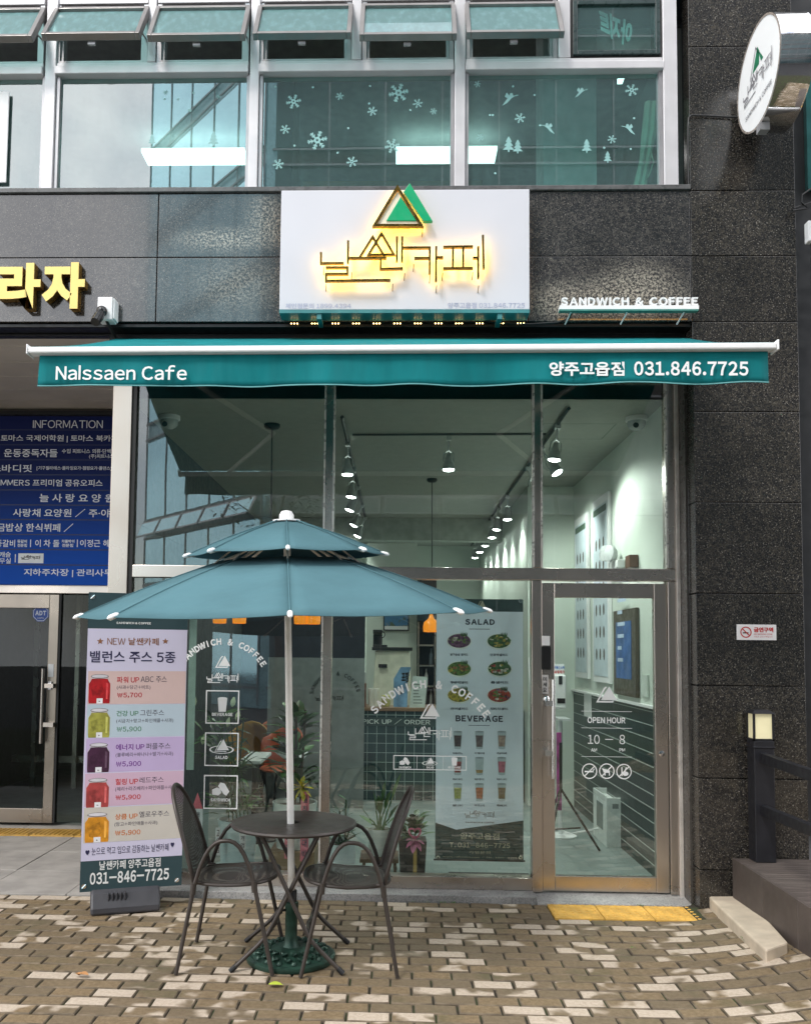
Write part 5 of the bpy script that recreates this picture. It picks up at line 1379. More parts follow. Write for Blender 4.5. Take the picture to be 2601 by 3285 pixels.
# ---------------------------------------------------------------- round projecting sign
bs = thing('round_sign', (2.25, -.4, 5.2), 'round white projecting sign in a chrome drum high on the granite column', 'sign')
cS = V((2.275, -.385, P(2440, 242, -.38).z)); R_ = .335
dirx = V((1, .0, 0)).normalized()
Fb = Fr(cS, (-dirx.y * -1 * -1, -dirx.x, 0), (0, 0, 1)); Fb = Fr(cS, V((dirx.y, -dirx.x, 0)), (0, 0, 1))
mb = MB(); mb.lathe(cS, [(R_, 0), (R_, .005), (R_ - .004, .195), (R_, .205)], ax=dirx, seg=64, cap=False); mb.build('chrome_drum', CHROME, bs, smooth=True)
mb = MB(); mb.fell(Fb, 0, 0, R_ - .012, R_ - .012, .001, 0, 64, -.01); mb.build('sign_face', M('face_white', (.8, .8, .8), .35, 0, .01), bs)
mb = MB(); mb.fring(Fb, 0, 0, R_ - .013, R_ - .0, .004, 0, 64); mb.build('face_rim', M('rim_gold', (.5, .42, .36), .3, .6), bs)
mb = MB(); mb.fpoly(Fb, [(-.08, .06), (-.0, .19), (.03, .14), (.02, .06)], .003); mb.fpoly(Fb, [(.012, .17), (.035, .13), (.085, .06), (.05, .06)], .0035); mb.build('green_triangle', M('face_green', (.0, .16, .07), .4), bs)
mb = MB(); mb.fstroke(Fb, [(-.12, .035), (-.025, .2), (.02, .13)], .008, .003); logo(mb, Fb, (-.23, -.11, .22, .05), .007, .004); mb.ftext(Fb, arch, (-.2, -.19, .2, -.16), .004, 0, .02, 0, 1.2); mb.build('face_lettering', M('face_ink', (.12, .11, .13), .5), bs)
mb = MB(); q = cS + dirx * .1; mb.tube([q + V((.05, .2, .1)), V((q.x + .05, .0, q.z + .1))], .03); mb.tube([q + V((.05, .2, -.1)), V((q.x + .05, .0, q.z - .1))], .03)
mb.bx(cS.x - .01, cS.x + .05, cS.y - .04, cS.y + .02, cS.z - R_ - .05, cS.z - R_ - .0); mb.build('sign_bracket', ALUG, bs)
mb = MB(); pts = [P(2375, 375, -.02), P(2330, 375, -.012), P(2260, 371, -.012), P(2216, 370, -.012), P(2207, 378, -.012), P(2205, 420, -.012), P(2207, 600, -.012)]; mb.tube(pts, .006); tag(mb.build('sign_cable', BLACK, smooth=True), 'black cable running from the round sign down the column edge', 'cable')
# ---------------------------------------------------------------- parasol
ux, uy = -.553, -1.0
ub = thing('parasol', (ux, uy, .3), 'blue-green two-tier parasol on a white pole through the round table', 'parasol')
PAR = M('parasol_cloth', (.068, .152, .177), .8, 0, .09, 2.2, .9, 13, spec=.25, stretch=(1, 1, 2.5))
POLE = M('pole_white', (.8, .78, .74), .35, 0, .05)
ph = math.radians(-82.5)
def tier(r0, z0, r1, z1, belly, name, thick=.003):
    mb = MB(); n1 = 8; m_seg, k_rad = 8, 7
    rows = []
    for i in range(n1):
        a0, a1 = ph + i * math.pi / 4, ph + (i + 1) * math.pi / 4
        for j in range(m_seg):
            s_ = j / m_seg
            col = []
            for k in range(k_rad + 1):
                t = k / k_rad
                r = r0 + (r1 - r0) * t; z = z0 + (z1 - z0) * t + belly * math.sin(math.pi * t) - .012 * t * math.sin(math.pi * s_) * (1 if r1 > .6 else .5) + (.006 * t ** 6 * 0)
                ca, sa = math.cos(a0) * (1 - s_) + math.cos(a1) * s_, math.sin(a0) * (1 - s_) + math.sin(a1) * s_
                dip = 1 - .03 * t * math.sin(math.pi * s_)
                col.append(V((ux + r * ca * dip, uy + r * sa * dip, z)))
            rows.append(col)
    n_ = len(rows); kk = k_rad + 1
    mb.add([q for c_ in rows for q in c_], [(i * kk + k, i * kk + k + 1, ((i + 1) % n_) * kk + k + 1, ((i + 1) % n_) * kk + k) for i in range(n_) for k in range(k_rad)])
    o = mb.build(name, PAR, ub, smooth=True)
    o.modifiers['edges'].split_angle = math.radians(5)
    md = o.modifiers.new('thick', 'SOLIDIFY'); md.thickness = thick
    return o
tier(.05, 2.36, .54, 2.178, .012, 'upper_canopy')
tier(.34, 2.15, 1.115, 1.858, .012, 'lower_canopy')
mb = MB(); mb.lathe((ux, uy, 2.36), [(.075, 0), (.075, .008), (.04, .012), (.04, .035), (.028, .055), (.008, .06)]); mb.build('finial', WHITE, ub, smooth=True)
ub.rotation_euler = (math.radians(2.8), math.radians(-1.35), 0)
mb = MB(); mb.tube([(ux, uy, .30), (ux, uy, 2.36)], .0188, seg=16); mb.build('pole', POLE, ub, smooth=True)
for i in range(8):
    a = ph + i * math.pi / 4; c_, s_ = math.cos(a), math.sin(a)
    g = lambda r, z: V((ux + r * c_, uy + r * s_, z))
    mb = MB(); mb.tube([g(.03, 2.30), g(.36, 2.13), g(1.12, 1.848)], .007, seg=6); mb.tube([g(.03, 1.9), g(.5, 2.07)], .006, seg=6); mb.tube([g(.1, 2.27), g(.54, 2.168)], .005, seg=6); mb.tube([g(.28, 2.22), g(.42, 2.11)], .005, seg=6)
    sm = MB(); sm.tube([g(.06, 2.366), g(.3, 2.282), g(.533, 2.184)], .0035, seg=6); sm.build('upper_seam', PAR, ub, smooth=True)
    sm = MB(); sm.tube([g(.34 + (1.113 - .34) * q / 6, 2.15 + (1.858 - 2.15) * q / 6 + .012 * math.sin(math.pi * q / 6) + .002) for q in range(7)], .0035, seg=6); sm.build('lower_seam', PAR, ub, smooth=True)
    mb.build('rib', M('rib_cream', (.6, .57, .5), .5) if i == 0 else bpy.data.materials['rib_cream'], ub, smooth=True)
    mb = MB(); mb.lathe(g(1.105, 1.861), [(.007, -.03), (.012, -.018), (.012, .014), (.008, .024), (.003, .03)], ax=V((c_, s_, -.35)), seg=12)
    mb.build('rib_tip', WHITE, ub, smooth=True)
    mb = MB(); mb.lathe(g(.535, 2.18), [(.005, -.026), (.011, -.014), (.011, .012), (.007, .02), (.003, .024)], ax=V((c_, s_, -.3)), seg=12)
    mb.build('vent_rib_tip', WHITE, ub, smooth=True)
mb = MB(); mb.lathe((ux, uy, 1.88), [(.03, 0), (.05, .01), (.05, .05), (.03, .06)]); mb.lathe((ux, uy, 2.28), [(.03, 0), (.055, .01), (.055, .04), (.03, .05)]); mb.build('hub', POLE, ub, smooth=True)
# cast base
pb = thing('cast_iron_foot', (ux, uy, 0), 'round dark green cast iron foot with scroll relief, holding the parasol pole', 'parasol foot')
CAST = M('green_cast_iron', (.018, .05, .036), .42, .35, .3, 25, .3, 60)
mb = MB(); mb.lathe((ux, uy, .002), [(.235, 0), (.24, .012), (.238, .026), (.222, .034), (.214, .026), (.205, .024), (.19, .034), (.11, .058), (.06, .068)], seg=48); mb.build('base_plate', CAST, pb, smooth=True)
mb = MB()
for i in range(16):
    a = i * math.pi / 8
    for rr, r1, zz in ((.17, .024, .052), (.125, .02, .066)):
        aa = a + (.2 if rr < .15 else 0)
        cxx, cyy = ux + rr * math.cos(aa), uy + rr * math.sin(aa)
        mb.tube([(cxx + r1 * (1 - k / 14) * math.cos(aa + k * .6), cyy + r1 * (1 - k / 14) * math.sin(aa + k * .6), zz + .006 * math.sin(k)) for k in range(12)], .0065, seg=6)
    mb.lathe((ux + .19 * math.cos(a + .2), uy + .19 * math.sin(a + .2), .034), [(.016, 0), (.012, .012), (.003, .018)], seg=8)
mb.build('scroll_relief', CAST, pb, smooth=True)
mb = MB(); mb.lathe((ux, uy, .06), [(.055, 0), (.04, .02), (.033, .05), (.033, .2), (.037, .205), (.037, .24), (.03, .245)]); mb.build('base_tube', CAST, pb, smooth=True)
mb = MB(); mb.lathe((ux, uy, .30), [(.028, 0), (.028, .06), (.024, .065)]); mb.tube([(ux, uy, .26), (ux - .055, uy - .02, .26)], .007); mb.lathe((ux - .06, uy - .022, .245), [(.014, 0), (.014, .03)], seg=8); mb.build('clamp_knob', BLACK, pb, smooth=True)
# ---------------------------------------------------------------- table and chairs
BRZ = M('dark_bronze_metal', (.052, .043, .038), .42, .35, .1, 6)
BRZT = M('dark_bronze_top', (.06, .05, .045), .45, .2, .12, 5, .1, 300)
tb = thing('bistro_table', (ux, uy, 0), 'round dark bronze folding table around the parasol pole', 'table')
tx, ty = -.548, -.985
mb = MB(); mb.lathe((tx, ty, .70), [(.318, .0), (.335, .004), (.342, .014), (.338, .024), (.326, .0255), (.318, .0225), (.03, .0225)], seg=64, cap=False); mb.lathe((tx, ty, .70), [(.318, 0), (.03, 0.002)], seg=64, cap=False); mb.build('tabletop', BRZT, tb, smooth=True)
def bend(pts, r=.05, k=5):
    out = [V(pts[0])]
    for a, b, c_ in zip(pts, pts[1:], pts[2:]):
        a, b, c_ = V(a), V(b), V(c_)
        p0, p1 = b + (a - b).normalized() * min(r, (a - b).length * .45), b + (c_ - b).normalized() * min(r, (c_ - b).length * .45)
        out += [p0 * (1 - t) ** 2 + b * 2 * t * (1 - t) + p1 * t * t for t in [i / k for i in range(k + 1)]]
    return out + [V(pts[-1])]
for sx in (-1, 1):
    for sy in (-1, 1):
        mb = MB(); o_ = .016 * sx
        mb.tube(bend([(tx + sx * .285, ty + sy * .235, .012), (tx + sx * .115, ty + sy * (.2 + o_), .165), (tx - sx * .155, ty + sy * (.165 + o_), .70)], .07), .0115, seg=10)
        lg = mb.build('leg', BRZ, tb, smooth=True)
        mb = MB(); q = V((tx + sx * .285, ty + sy * .235, .012)); dd = V((sx * .17, sy * .035, -.153)).normalized(); mb.tube([q - dd * .03, q + dd * .008], .014, seg=10); mb.build('foot_cap', BLACK, lg)
mb = MB()
for sx in (-1, 1):
    mb.tube([(tx + sx * .1, ty - .19, .19), (tx + sx * .085, ty, .19), (tx + sx * .1, ty + .19, .19)], .009); mb.tube([(tx - sx * .15, ty - .165, .69), (tx - sx * .15, ty + .165, .69)], .009)
mb.build('cross_bar', BRZ, tb, smooth=True)
# perforated sheet
m_, t_, b_ = nodes('perforated_metal'); PERF = m_
b_.inputs['Base Color'].default_value = (.06, .05, .046, 1); b_.inputs['Metallic'].default_value = .3; b_.inputs['Roughness'].default_value = .5
vo_ = nd(t_, 'TexVoronoi', Scale=230.0); vo_.inputs['Randomness'].default_value = 0.0
t_.links.new(objco(t_), vo_.inputs['Vector'])
t_.links.new(rampf(t_, vo_.outputs['Distance'], .27, .33, .12, 1), b_.inputs['Alpha'])
def make_chair(label):
    t = thing('metal_armchair', (0, 0, 0), label, 'chair', 'metal armchairs at the bistro table', local=True)
    # seat: +x is the front
    ring = []
    for k in range(40):
        a = k * 2 * math.pi / 40
        c_, s_ = math.cos(a), math.sin(a)
        e = 2.8
        x = math.copysign(abs(c_) ** (2 / e), c_) * .225 + .015; y = math.copysign(abs(s_) ** (2 / e), s_) * (.225 - .012 * (1 if c_ < 0 else 0))
        z = .445 + .012 * (x > .12) * 0 + .018 * max(0, x) / .24 - .012 * (1 - (y / .23) ** 2) * 0
        ring.append(V((x, y, z)))
    mb = MB(); mb.tube(ring, .0105, seg=8, closed=True); mb.build('seat_frame', BRZ, t, smooth=True)
    mb = MB(); vs = []
    for f_ in (1, .75, .5, .25): vs += [V((.015 + (q.x - .015) * f_, q.y * f_, q.z + .006 - .016 * (1 - f_ * f_))) for q in ring]
    c0 = len(vs); vs.append(V((.015, 0, .437)))
    mb.add(vs, [(r * 40 + k, r * 40 + (k + 1) % 40, (r + 1) * 40 + (k + 1) % 40, (r + 1) * 40 + k) for r in range(3) for k in range(40)] + [(120 + k, 120 + (k + 1) % 40, c0) for k in range(40)])
    mb.build('seat', PERF, t, smooth=True)
    for s_ in (-1, 1):
        mb = MB(); pts = [(-.245, s_ * .25, .005), (-.168, s_ * .225, .44)]
        for k in range(1, 12):
            u = k / 12
            pts.append((-.168 + (.14 + .168) * u, s_ * (.225 + .012 * math.sin(math.pi * u)), .44 + .02 * u + .225 * (1 - abs(2 * u - 1) ** 2.6)))
        pts += [(.14, s_ * .225, .46), (.245, s_ * .245, .005)]
        mb.tube(pts, .011, seg=10); mb.build('leg_and_arm', BRZ, t, smooth=True)
        for x0, z0 in ((-.175, .42), (.145, .435)): MB().tube([(x0, s_ * .226, z0 - .02), (x0 + (.006 if x0 < 0 else -.005), s_ * .225, z0 + .035)], .0155, seg=10).build('joint_sleeve', BRZ, t, smooth=True)
    # back loop, leaning back
    loop = []
    for k in range(33):
        u = k / 32
        a = math.pi * u
        if u < .5: pass
        yy = .205 * math.cos(a) * (1 if abs(math.cos(a)) < .98 else 1)
        zz = .455 + .465 * (math.sin(a) ** .62 if a not in (0,) else 0)
        h = (zz - .455) / .465
        loop.append(V((-.195 - .115 * h - .02 * h * h + .02 * abs(math.cos(a)) ** 3, yy, zz)))
    loop = [V((-.14, .185, .45))] + loop + [V((-.14, -.185, .45))]
    mb = MB(); mb.tube(loop, .0115, seg=10); mb.build('back_frame', BRZ, t, smooth=True)
    mb = MB(); n_ = len(loop); half = n_ // 2
    vs, fs = [], []
    L_ = [loop[i] for i in range(1, half + 1)]; R2 = [loop[n_ - 1 - i] for i in range(1, half + 1)]
    for a, b in zip(L_, R2):
        for j in range(5): q = a.lerp(b, j / 4); vs.append(q - V((.012 * math.sin(math.pi * j / 4), 0, 0)))
    for i in range(len(L_) - 1):
        for j in range(4): fs.append((i * 5 + j, i * 5 + j + 1, (i + 1) * 5 + j + 1, (i + 1) * 5 + j))
    mb.add(vs, fs); mb.build('backrest', PERF, t, smooth=True)
    return t
ch1 = make_chair('dark metal armchair left of the round table, its back to the juice banner')
ch1.location = (-.865, -1.02, 0); ch1.rotation_euler = (0, 0, math.radians(1))
ch2 = copy_tree(ch1); ch2['label'] = 'dark metal armchair right of the round table, its back to the menu and the door'
ch2.location = (-.238, -1.02, 0); ch2.rotation_euler = (0, 0, math.radians(183))
# ---------------------------------------------------------------- juice banner
bL, bR = P(256, 2863, -.30), P(583, 2830, -.09)
ud = V((bR.x - bL.x, bR.y - bL.y, 0)); Wb = ud.length
FJ = Fr(bL, ud, V((0, 0, 1)))
jb = thing('juice_banner', (bL + bR) / 2 - V((0, 0, bL.z)), 'tall standing juice menu banner on a grey plastic foot left of the chairs', 'banner stand')
vt = FJ.uv(274, 1899)[1]
mb = MB(); mb.fbox(FJ, 0, 0, Wb, vt, -.006, 0); mb.build('banner_sheet', M('banner_teal', (.028, .06, .07), .5, 0, .05, 3), jb)
LIL = M('banner_lilac', (.60, .57, .73), .55, 0, .02, 2)
yA, yB = FJ.uv(420, 2018)[1], FJ.uv(256, 2764)[1]
mb = MB(); mb.frect(FJ, 0.001, yB, Wb - .001, yA, .001); mb.build('banner_print', LIL, jb)
def jz(a, b, c_, d, lo=False): return FJ.box(*zb(200, 2350 if lo else 1850, 3.416, a, b, c_, d))
def jt(par, name, mt, *items):
    mb = MB()
    for body, b, lo, wt in items: mb.ftext(FJ, body, jz(*b, lo), .0025, 0, wt)
    return mb.build(name, mt, par)
INK = M('ink_navy', (.02, .018, .07), .6, 0, 0); GREY = M('ink_grey', (.07, .06, .09), .6, 0, 0)
BRN = M('ink_brown', (.26, .11, .05), .6, 0, 0)
WINK = M('ink_white', (.75, .76, .76), .6, 0, 0)
jt(jb, 'header_lettering', WINK, (arch, (595, 493, 973, 525), False, .04))
jt(jb, 'heading', BRN, ('NEW', (495, 672, 693, 745), False, 0), ('날쌘카페', (728, 668, 1058, 752), False, .01))
mb = MB()
for b in ((378, 672, 458, 744), (1095, 672, 1167, 744)):
    u0, v0, u1, v1 = jz(*b); cu, cv, r = (u0 + u1) / 2, (v0 + v1) / 2, (u1 - u0) / 2
    mb.fpoly(FJ, [(cu + r * (1 if k % 2 == 0 else .42) * math.sin(k * math.pi / 5), cv + r * (1 if k % 2 == 0 else .42) * math.cos(k * math.pi / 5)) for k in range(10)], .0025)
mb.build('star', BRN, jb)
jt(jb, 'title', INK, ('밸런스 주스 5종', (305, 812, 1242, 946), False, .012))
GLSJ = M('jar_glass', (.55, .52, .55), .3, 0, .05); RIMJ = M('jar_rim', (.22, .2, .2), .3, .4); CAPJ = M('jar_lid', (.6, .58, .62), .35); TAGJ = M('jar_tag', (.75, .75, .78), .5)
rows = (('peach', (.62, .46, .44), 1035, 1395, False, 'red', (.5, .02, .035), (.42, .015, .02), (290, 1070, 530, 1390), (('파워 UP', (600, 1095, 845, 1165)), ('ABC 주스', (862, 1090, 1146, 1160)), ('(사과+당근+비트)', (600, 1188, 968, 1240)), ('₩5,700', (603, 1270, 875, 1330)))),
        ('blue', (.46, .56, .64), 1400, 1755, False, 'green', (.1, .26, .16), (.36, .35, .07), (285, 1440, 525, 1765), (('건강 UP', (595, 1465, 837, 1530)), ('그린주스', (855, 1455, 1116, 1525)), ('(시금치+망고+파인애플+사과)', (595, 1550, 1218, 1610)), ('₩5,900', (597, 1640, 868, 1705)))),
        ('violet', (.51, .4, .63), 55, 425, True, 'purple', (.17, .03, .28), (.055, .018, .045), (275, 110, 520, 440), (('에너지 UP', (590, 120, 902, 195)), ('퍼플주스', (920, 110, 1186, 185)), ('(블루베리+바나나+딸기+사과)', (588, 205, 1216, 275)), ('₩5,900', (590, 310, 865, 380)))),
        ('pink', (.59, .41, .53), 435, 795, True, 'scarlet', (.55, .035, .03), (.4, .06, .06), (262, 495, 515, 825), (('힐링 UP', (585, 498, 832, 575)), ('레드주스', (848, 480, 1112, 555)), ('(체리+라즈베리+파인애플+사과)', (583, 570, 1260, 650)), ('₩5,900', (585, 675, 860, 745)))),
        ('beige', (.57, .53, .48), 805, 1185, True, 'orange', (.6, .16, .02), (.62, .26, .02), (248, 870, 515, 1210), (('상큼 UP', (580, 880, 827, 955)), ('옐로우주스', (845, 850, 1172, 930)), ('(망고+파인애플+사과)', (575, 960, 1043, 1035)), ('₩5,900', (580, 1060, 858, 1135)))))
for nm, bc, y0, y1, lo, cn, tcx, juice, jar, tx_ in rows:
    u0, v0, u1, v1 = jz(240, y0 + (20 if lo else 0), 1292, y1, lo)
    yc = (y0 + y1) / 2; v1 = FJ.uv(420, (2350 if lo else 1850) + y0 / 3.416)[1]; v0 = FJ.uv(420, (2350 if lo else 1850) + y1 / 3.416)[1]
    mb = MB(); mb.frect(FJ, .012, v0, Wb - .004, v1, .0017); rw = mb.build('menu_row', M('row_' + nm, bc, .55, 0, .03, 4), jb)
    b = jz(*jar, lo); W_, H_ = b[2] - b[0], b[3] - b[1]
    g = lambda a, c_: (b[0] + W_ * a, b[1] + H_ * c_)
    mb = MB()
    mb.fpoly(FJ, [g(.03, 0), g(.97, 0), g(1, .1), g(1, .68), g(.94, .78), g(.88, .82), g(.88, .93), g(.12, .93), g(.12, .82), g(.06, .78), g(0, .68), g(0, .1)], .002, 0)
    mb.fpoly(FJ, [g(.03, .005), g(.97, .005), g(.99, .1), g(.99, .68), g(.9, .78), g(.86, .85), g(.14, .85), g(.1, .78), g(.01, .68), g(.01, .1)], .0023, 1)
    mb.fpoly(FJ, [g(.8, .15), g(.88, .15), g(.9, .68), g(.8, .72)], .0025, 2)
    mb.fpoly(FJ, [g(.1, .55), g(.62, .68), g(.7, .35), g(.5, .1), g(.2, .2)], .0024, 6)
    mb.fell(FJ, *g(.5, .93), W_ * .41, H_ * .075, .0026, 3, 24); mb.fell(FJ, *g(.5, .935), W_ * .37, H_ * .055, .0028, 4, 24)
    mb.frect(FJ, *g(.38, .0), *g(.66, .18), .0027, 5); mb.fpoly(FJ, [g(.48, .05), g(.48, .1), g(.57, .075)], .003, 3)
    light = tuple(min(1, c_ * 1.6 + .05) for c_ in juice)
    mb.build('juice_picture', [GLSJ, M('juice_' + cn, juice, .35, 0, .25, 14), M('juice_glint_' + cn, light, .3, 0, .1), RIMJ, CAPJ, TAGJ, M('juice_body_' + cn, tuple(c_ * .85 for c_ in juice), .35, 0, .35, 30)], rw)
    cm = M('ink_' + cn, tcx, .6, 0, 0)
    jt(rw, 'drink_name', cm, (tx_[0][0], tx_[0][1], lo, .022)); jt(rw, 'drink_kind', GREY, (tx_[1][0], tx_[1][1], lo, .006)); jt(rw, 'ingredients', GREY, (tx_[2][0], tx_[2][1], lo, .004)); jt(rw, 'price', cm, (tx_[3][0], tx_[3][1], lo, .022))
jt(jb, 'slogan', INK, ('눈으로 먹고 입으로 감동하는 날쌘카페', (325, 1212, 1165, 1345), True, 0), ('♥', (255, 1288, 300, 1345), True, .01), ('♥', (1188, 1203, 1228, 1258), True, .01))
jt(jb, 'contact_lettering', WINK, ('날쌘카페 양주고읍점', (410, 1368, 1078, 1508), True, .022), ('031-846-7725', (305, 1480, 1170, 1668), True, .03))
for u, v in ((.025, .035), (Wb - .03, .035), (.025, vt - .03), (Wb - .03, vt - .03)):
    MB().fring(FJ, u, v, .006, .014, .002).tube([FJ.at(u - .012, v - .012, .004), FJ.at(u + .012, v + .012, .004)], .004).build('eyelet', CHROME, jb)
mb = MB(); mb.tube([FJ.at(Wb / 2, .05, -.04), FJ.at(Wb / 2, vt - .05, -.012)], .012)
for s_ in (.03, Wb - .03): mb.tube([FJ.at(Wb / 2, .9, -.03), FJ.at(s_, vt - .03, -.012)], .006); mb.tube([FJ.at(Wb / 2, .7, -.035), FJ.at(s_, .04, -.012)], .006)
mb.build('banner_pole', BLACK, jb)
zg = bL.z
e0, e1 = FJ.uv(270, 2880)[0] + .04, FJ.uv(513, 2850)[0]
mb = MB()
prof = [(.075, -zg + .004), (.075, -zg + .045), (.03, -zg + .125), (-.03, -zg + .165), (-.2, -zg + .14), (-.26, -zg + .05), (-.26, -zg + .004)]
vs = [FJ.at(e, b, n_) for e in (e0, e1) for n_, b in prof]; k = len(prof)
mb.add(vs, [tuple(range(k)), tuple(range(k, 2 * k))[::-1]] + [(i, k + i, k + (i + 1) % k, (i + 1) % k) for i in range(k)])
GP = M('grey_plastic', (.052, .052, .06), .5, 0, .08, 5, .1, 200)
o = mb.build('water_foot', GP, jb, bevel=.014)
mb = MB()
for k in range(5): mb.fbox(FJ, e0 + .1 + .025 * k, -zg + .085, e0 + .11 + .025 * k, -zg + .13, .02, .058)
mb.build('foot_ridge', GP, jb, bevel=.003)
# ---------------------------------------------------------------- plants inside the window
SOIL = M('pot_soil', (.03, .022, .015), .95)
def leafmat(n, c): return M(n, c, .4, 0, .35, 6)
LM = [leafmat('leaf_deep', (.04, .11, .035)), leafmat('leaf_mid', (.08, .18, .055)), leafmat('leaf_dark', (.025, .065, .028))]
def pot(t, x, y, z, r, h, mt, foot=.8):
    mb = MB(); mb.lathe((x, y, z), [(r * foot, 0), (r, h * .96), (r * 1.02, h), (r * .93, h), (r * .9, h * .9)], seg=28, cap=False); mb.lathe((x, y, z), [(r * foot, 0.001), (.001, .001)], seg=28, cap=False); mb.build('pot', mt, t, smooth=True)
    mb = MB(); mb.lathe((x, y, z), [(r * .93, h * .9), (.005, h * .92)], seg=20, cap=False); mb.build('soil', SOIL, t)
def ribbon(t, name, pts, wd, mt, body=None):
    mb = MB()
    (x0, y0, z0), (x1, y1, z1) = pts
    mb.bx(x0, x0 + wd, y0, y0 + .003, z1, z0); o = mb.build(name, mt, t)
    if body:
        f = FY(y0 - .002); n = len(body); mb = MB(); st = (z0 - z1 - .02) / n
        for k, ch in enumerate(body): mb.ftext(f, ch, (x0 + wd * .2, z0 - .01 - st * (k + .85), x0 + wd * .8, z0 - .01 - st * (k + .1)), 0, 0, .02)
        mb.build('ribbon_lettering', GREY, o)
PW1 = M('pot_white', (.66, .7, .68), .35, 0, .03); PW2 = M('pot_pale_blue', (.46, .58, .62), .35, 0, .04); PBK = M('pot_black', (.022, .022, .024), .5, 0, .1)
PINK = M('ribbon_pink', (.55, .13, .17), .5, 0, .15, 20); RWH = M('ribbon_white', (.6, .6, .64), .6); YEL = M('ribbon_yellow', (.6, .48, .03), .5, 0, .2, 20)
# big pot at the left with tall plant and lily buds
Yp = .8
def base(px, py, Y): q = P(px, py, Y); return q.x, q.z
x, z = base(762, 2762, Yp); t = thing('potted_plant', (x, Yp, .02), 'large leafy plant with white buds in a pale blue pot in the left pane', 'potted plant')
pot(t, x, Yp, .035, .15, .36, PW2); mb = MB(); mb.lathe((x, Yp, .02), [(.14, 0), (.19, .02), (.19, .03), (.17, .03)], seg=28); mb.build('saucer', PW2, t, smooth=True)
mb = MB()
for k in range(130):
    a = rnd.uniform(0, 6.28); r = rnd.uniform(0, .12); zz = .42 + rnd.random() ** 1.2 * .75; d = V((math.cos(a) * rnd.uniform(.4, 1.2), math.sin(a) * .8, rnd.uniform(.1, .9)))
    mb.leaf((x + r * math.cos(a) * 1.2 - (zz - .4) * .22, Yp + r * math.sin(a), zz), d, rnd.uniform(.1, .24), rnd.uniform(.03, .06), rnd.uniform(.2, .6), rnd.randrange(3))
mb.build('foliage', LM, t)
mb = MB()
for k in range(6): mb.tube([(x + .03 * k - .07, Yp, .38), (x - .1 + .02 * k, Yp + .02, .8), (x - .22 + .05 * k, Yp - .02, 1.15)], .006, seg=5)
mb.build('stem', LM[2], t)
for px, py in ((745, 2255), (760, 2300), (730, 2320), (620, 2255), (650, 2375)):
    q = P(px, py, Yp); mb = MB(); mb.lathe(q - V((0, 0, .03)), [(.004, 0), (.018, .02), (.02, .045), (.006, .075)], ax=V((.2, 0, 1)), seg=10); mb.build('flower_bud', M('bud_white', (.5, .55, .38), .5), t, smooth=True)
ribbon(t, 'ribbon', ((P(690, 2665, Yp - .2).x, Yp - .17, P(690, 2655, Yp - .17).z), (0, 0, .16)), .035, RWH, '고읍점')
ribbon(t, 'ribbon', ((P(768, 2660, Yp - .2).x, Yp - .18, P(768, 2650, Yp - .17).z), (0, 0, .2)), .045, RWH, '축개업')
# pink tipped congratulation ribbon stand by the banner
x, z = base(640, 2700, .7); t = thing('flower_ribbon', (x, .7, .02), 'white congratulation ribbons with a pink tip standing behind the left chair back', 'ribbon')
mb = MB(); a, b = P(612, 2760, .7), P(652, 2560, .7); mb.bx(a.x, b.x, .7, .704, .03, b.z - .08); rb_ = mb.build('ribbon_band', RWH, t); mb = MB(); mb.add([(a.x, .7, b.z - .079), (b.x, .7, b.z - .079), ((a.x + b.x) / 2, .7, b.z + .04), (a.x, .704, b.z - .079), (b.x, .704, b.z - .079), ((a.x + b.x) / 2, .704, b.z + .04)], [(0, 1, 2), (5, 4, 3), (0, 3, 4, 1), (1, 4, 5, 2), (2, 5, 3, 0)]); mb.build('ribbon_tip', PINK, t)
mb = MB(); f = FY(.698)
for k, ch in enumerate('개업을축하합니다'): mb.ftext(f, ch, ((a.x + b.x) / 2 - .018, b.z - .14 - .062 * k, (a.x + b.x) / 2 + .018, b.z - .1 - .062 * k), 0, 0, .02)
mb.build('ribbon_lettering', GREY, rb_)
# rubber plant at the pole
Yp = .95; x, z = base(945, 2660, Yp); t = thing('potted_plant', (x, Yp, .02), 'rubber plant with broad dark leaves in a white pot behind the parasol pole', 'potted plant')
mb = MB(); mb.bx(x - .17, x + .17, Yp - .17, Yp + .17, .02, .16); st_ = mb.build('plant_stool', M('stool_wood', (.2, .12, .06), .5), t, bevel=.005)
pot(t, x, Yp, .162, .17, .34, PW1)
mb = MB()
for k in range(78):
    a = rnd.uniform(0, 6.28); zz = .55 + rnd.random() * .62; sp_ = 1 if zz < 1 else .7
    mb.leaf((x + .06 * math.cos(a) * sp_, Yp + .06 * math.sin(a), zz), V((math.cos(a), math.sin(a) * .8, rnd.uniform(.1, 1.1))), rnd.uniform(.16, .27), rnd.uniform(.07, .11), rnd.uniform(.1, .4), rnd.randrange(3))
mb.build('foliage', LM, t)
mb = MB()
for k in range(3): mb.tube([(x + .04 * k - .04, Yp, .48), (x + .07 * (k - 1), Yp, 1.2)], .01, seg=6)
mb.build('stem', M('stem_brown', (.06, .045, .03), .7), t)
q = P(968, 2525, Yp - .2); mb = MB()
for k in range(9): a = k * .7; mb.leaf(q, V((math.cos(a), -.2, math.sin(a))), .1, .05, .1)
mb.build('bow', YEL, t)
ribbon(t, 'ribbon', ((P(966, 2540, Yp - .2).x, Yp - .2, P(966, 2540, Yp - .2).z), (0, 0, .1)), .06, PINK, '일취월장대박')
ribbon(t, 'ribbon', ((P(915, 2600, Yp - .2).x, Yp - .21, P(915, 2600, Yp - .2).z), (0, 0, .12)), .05, PINK, '축발전')
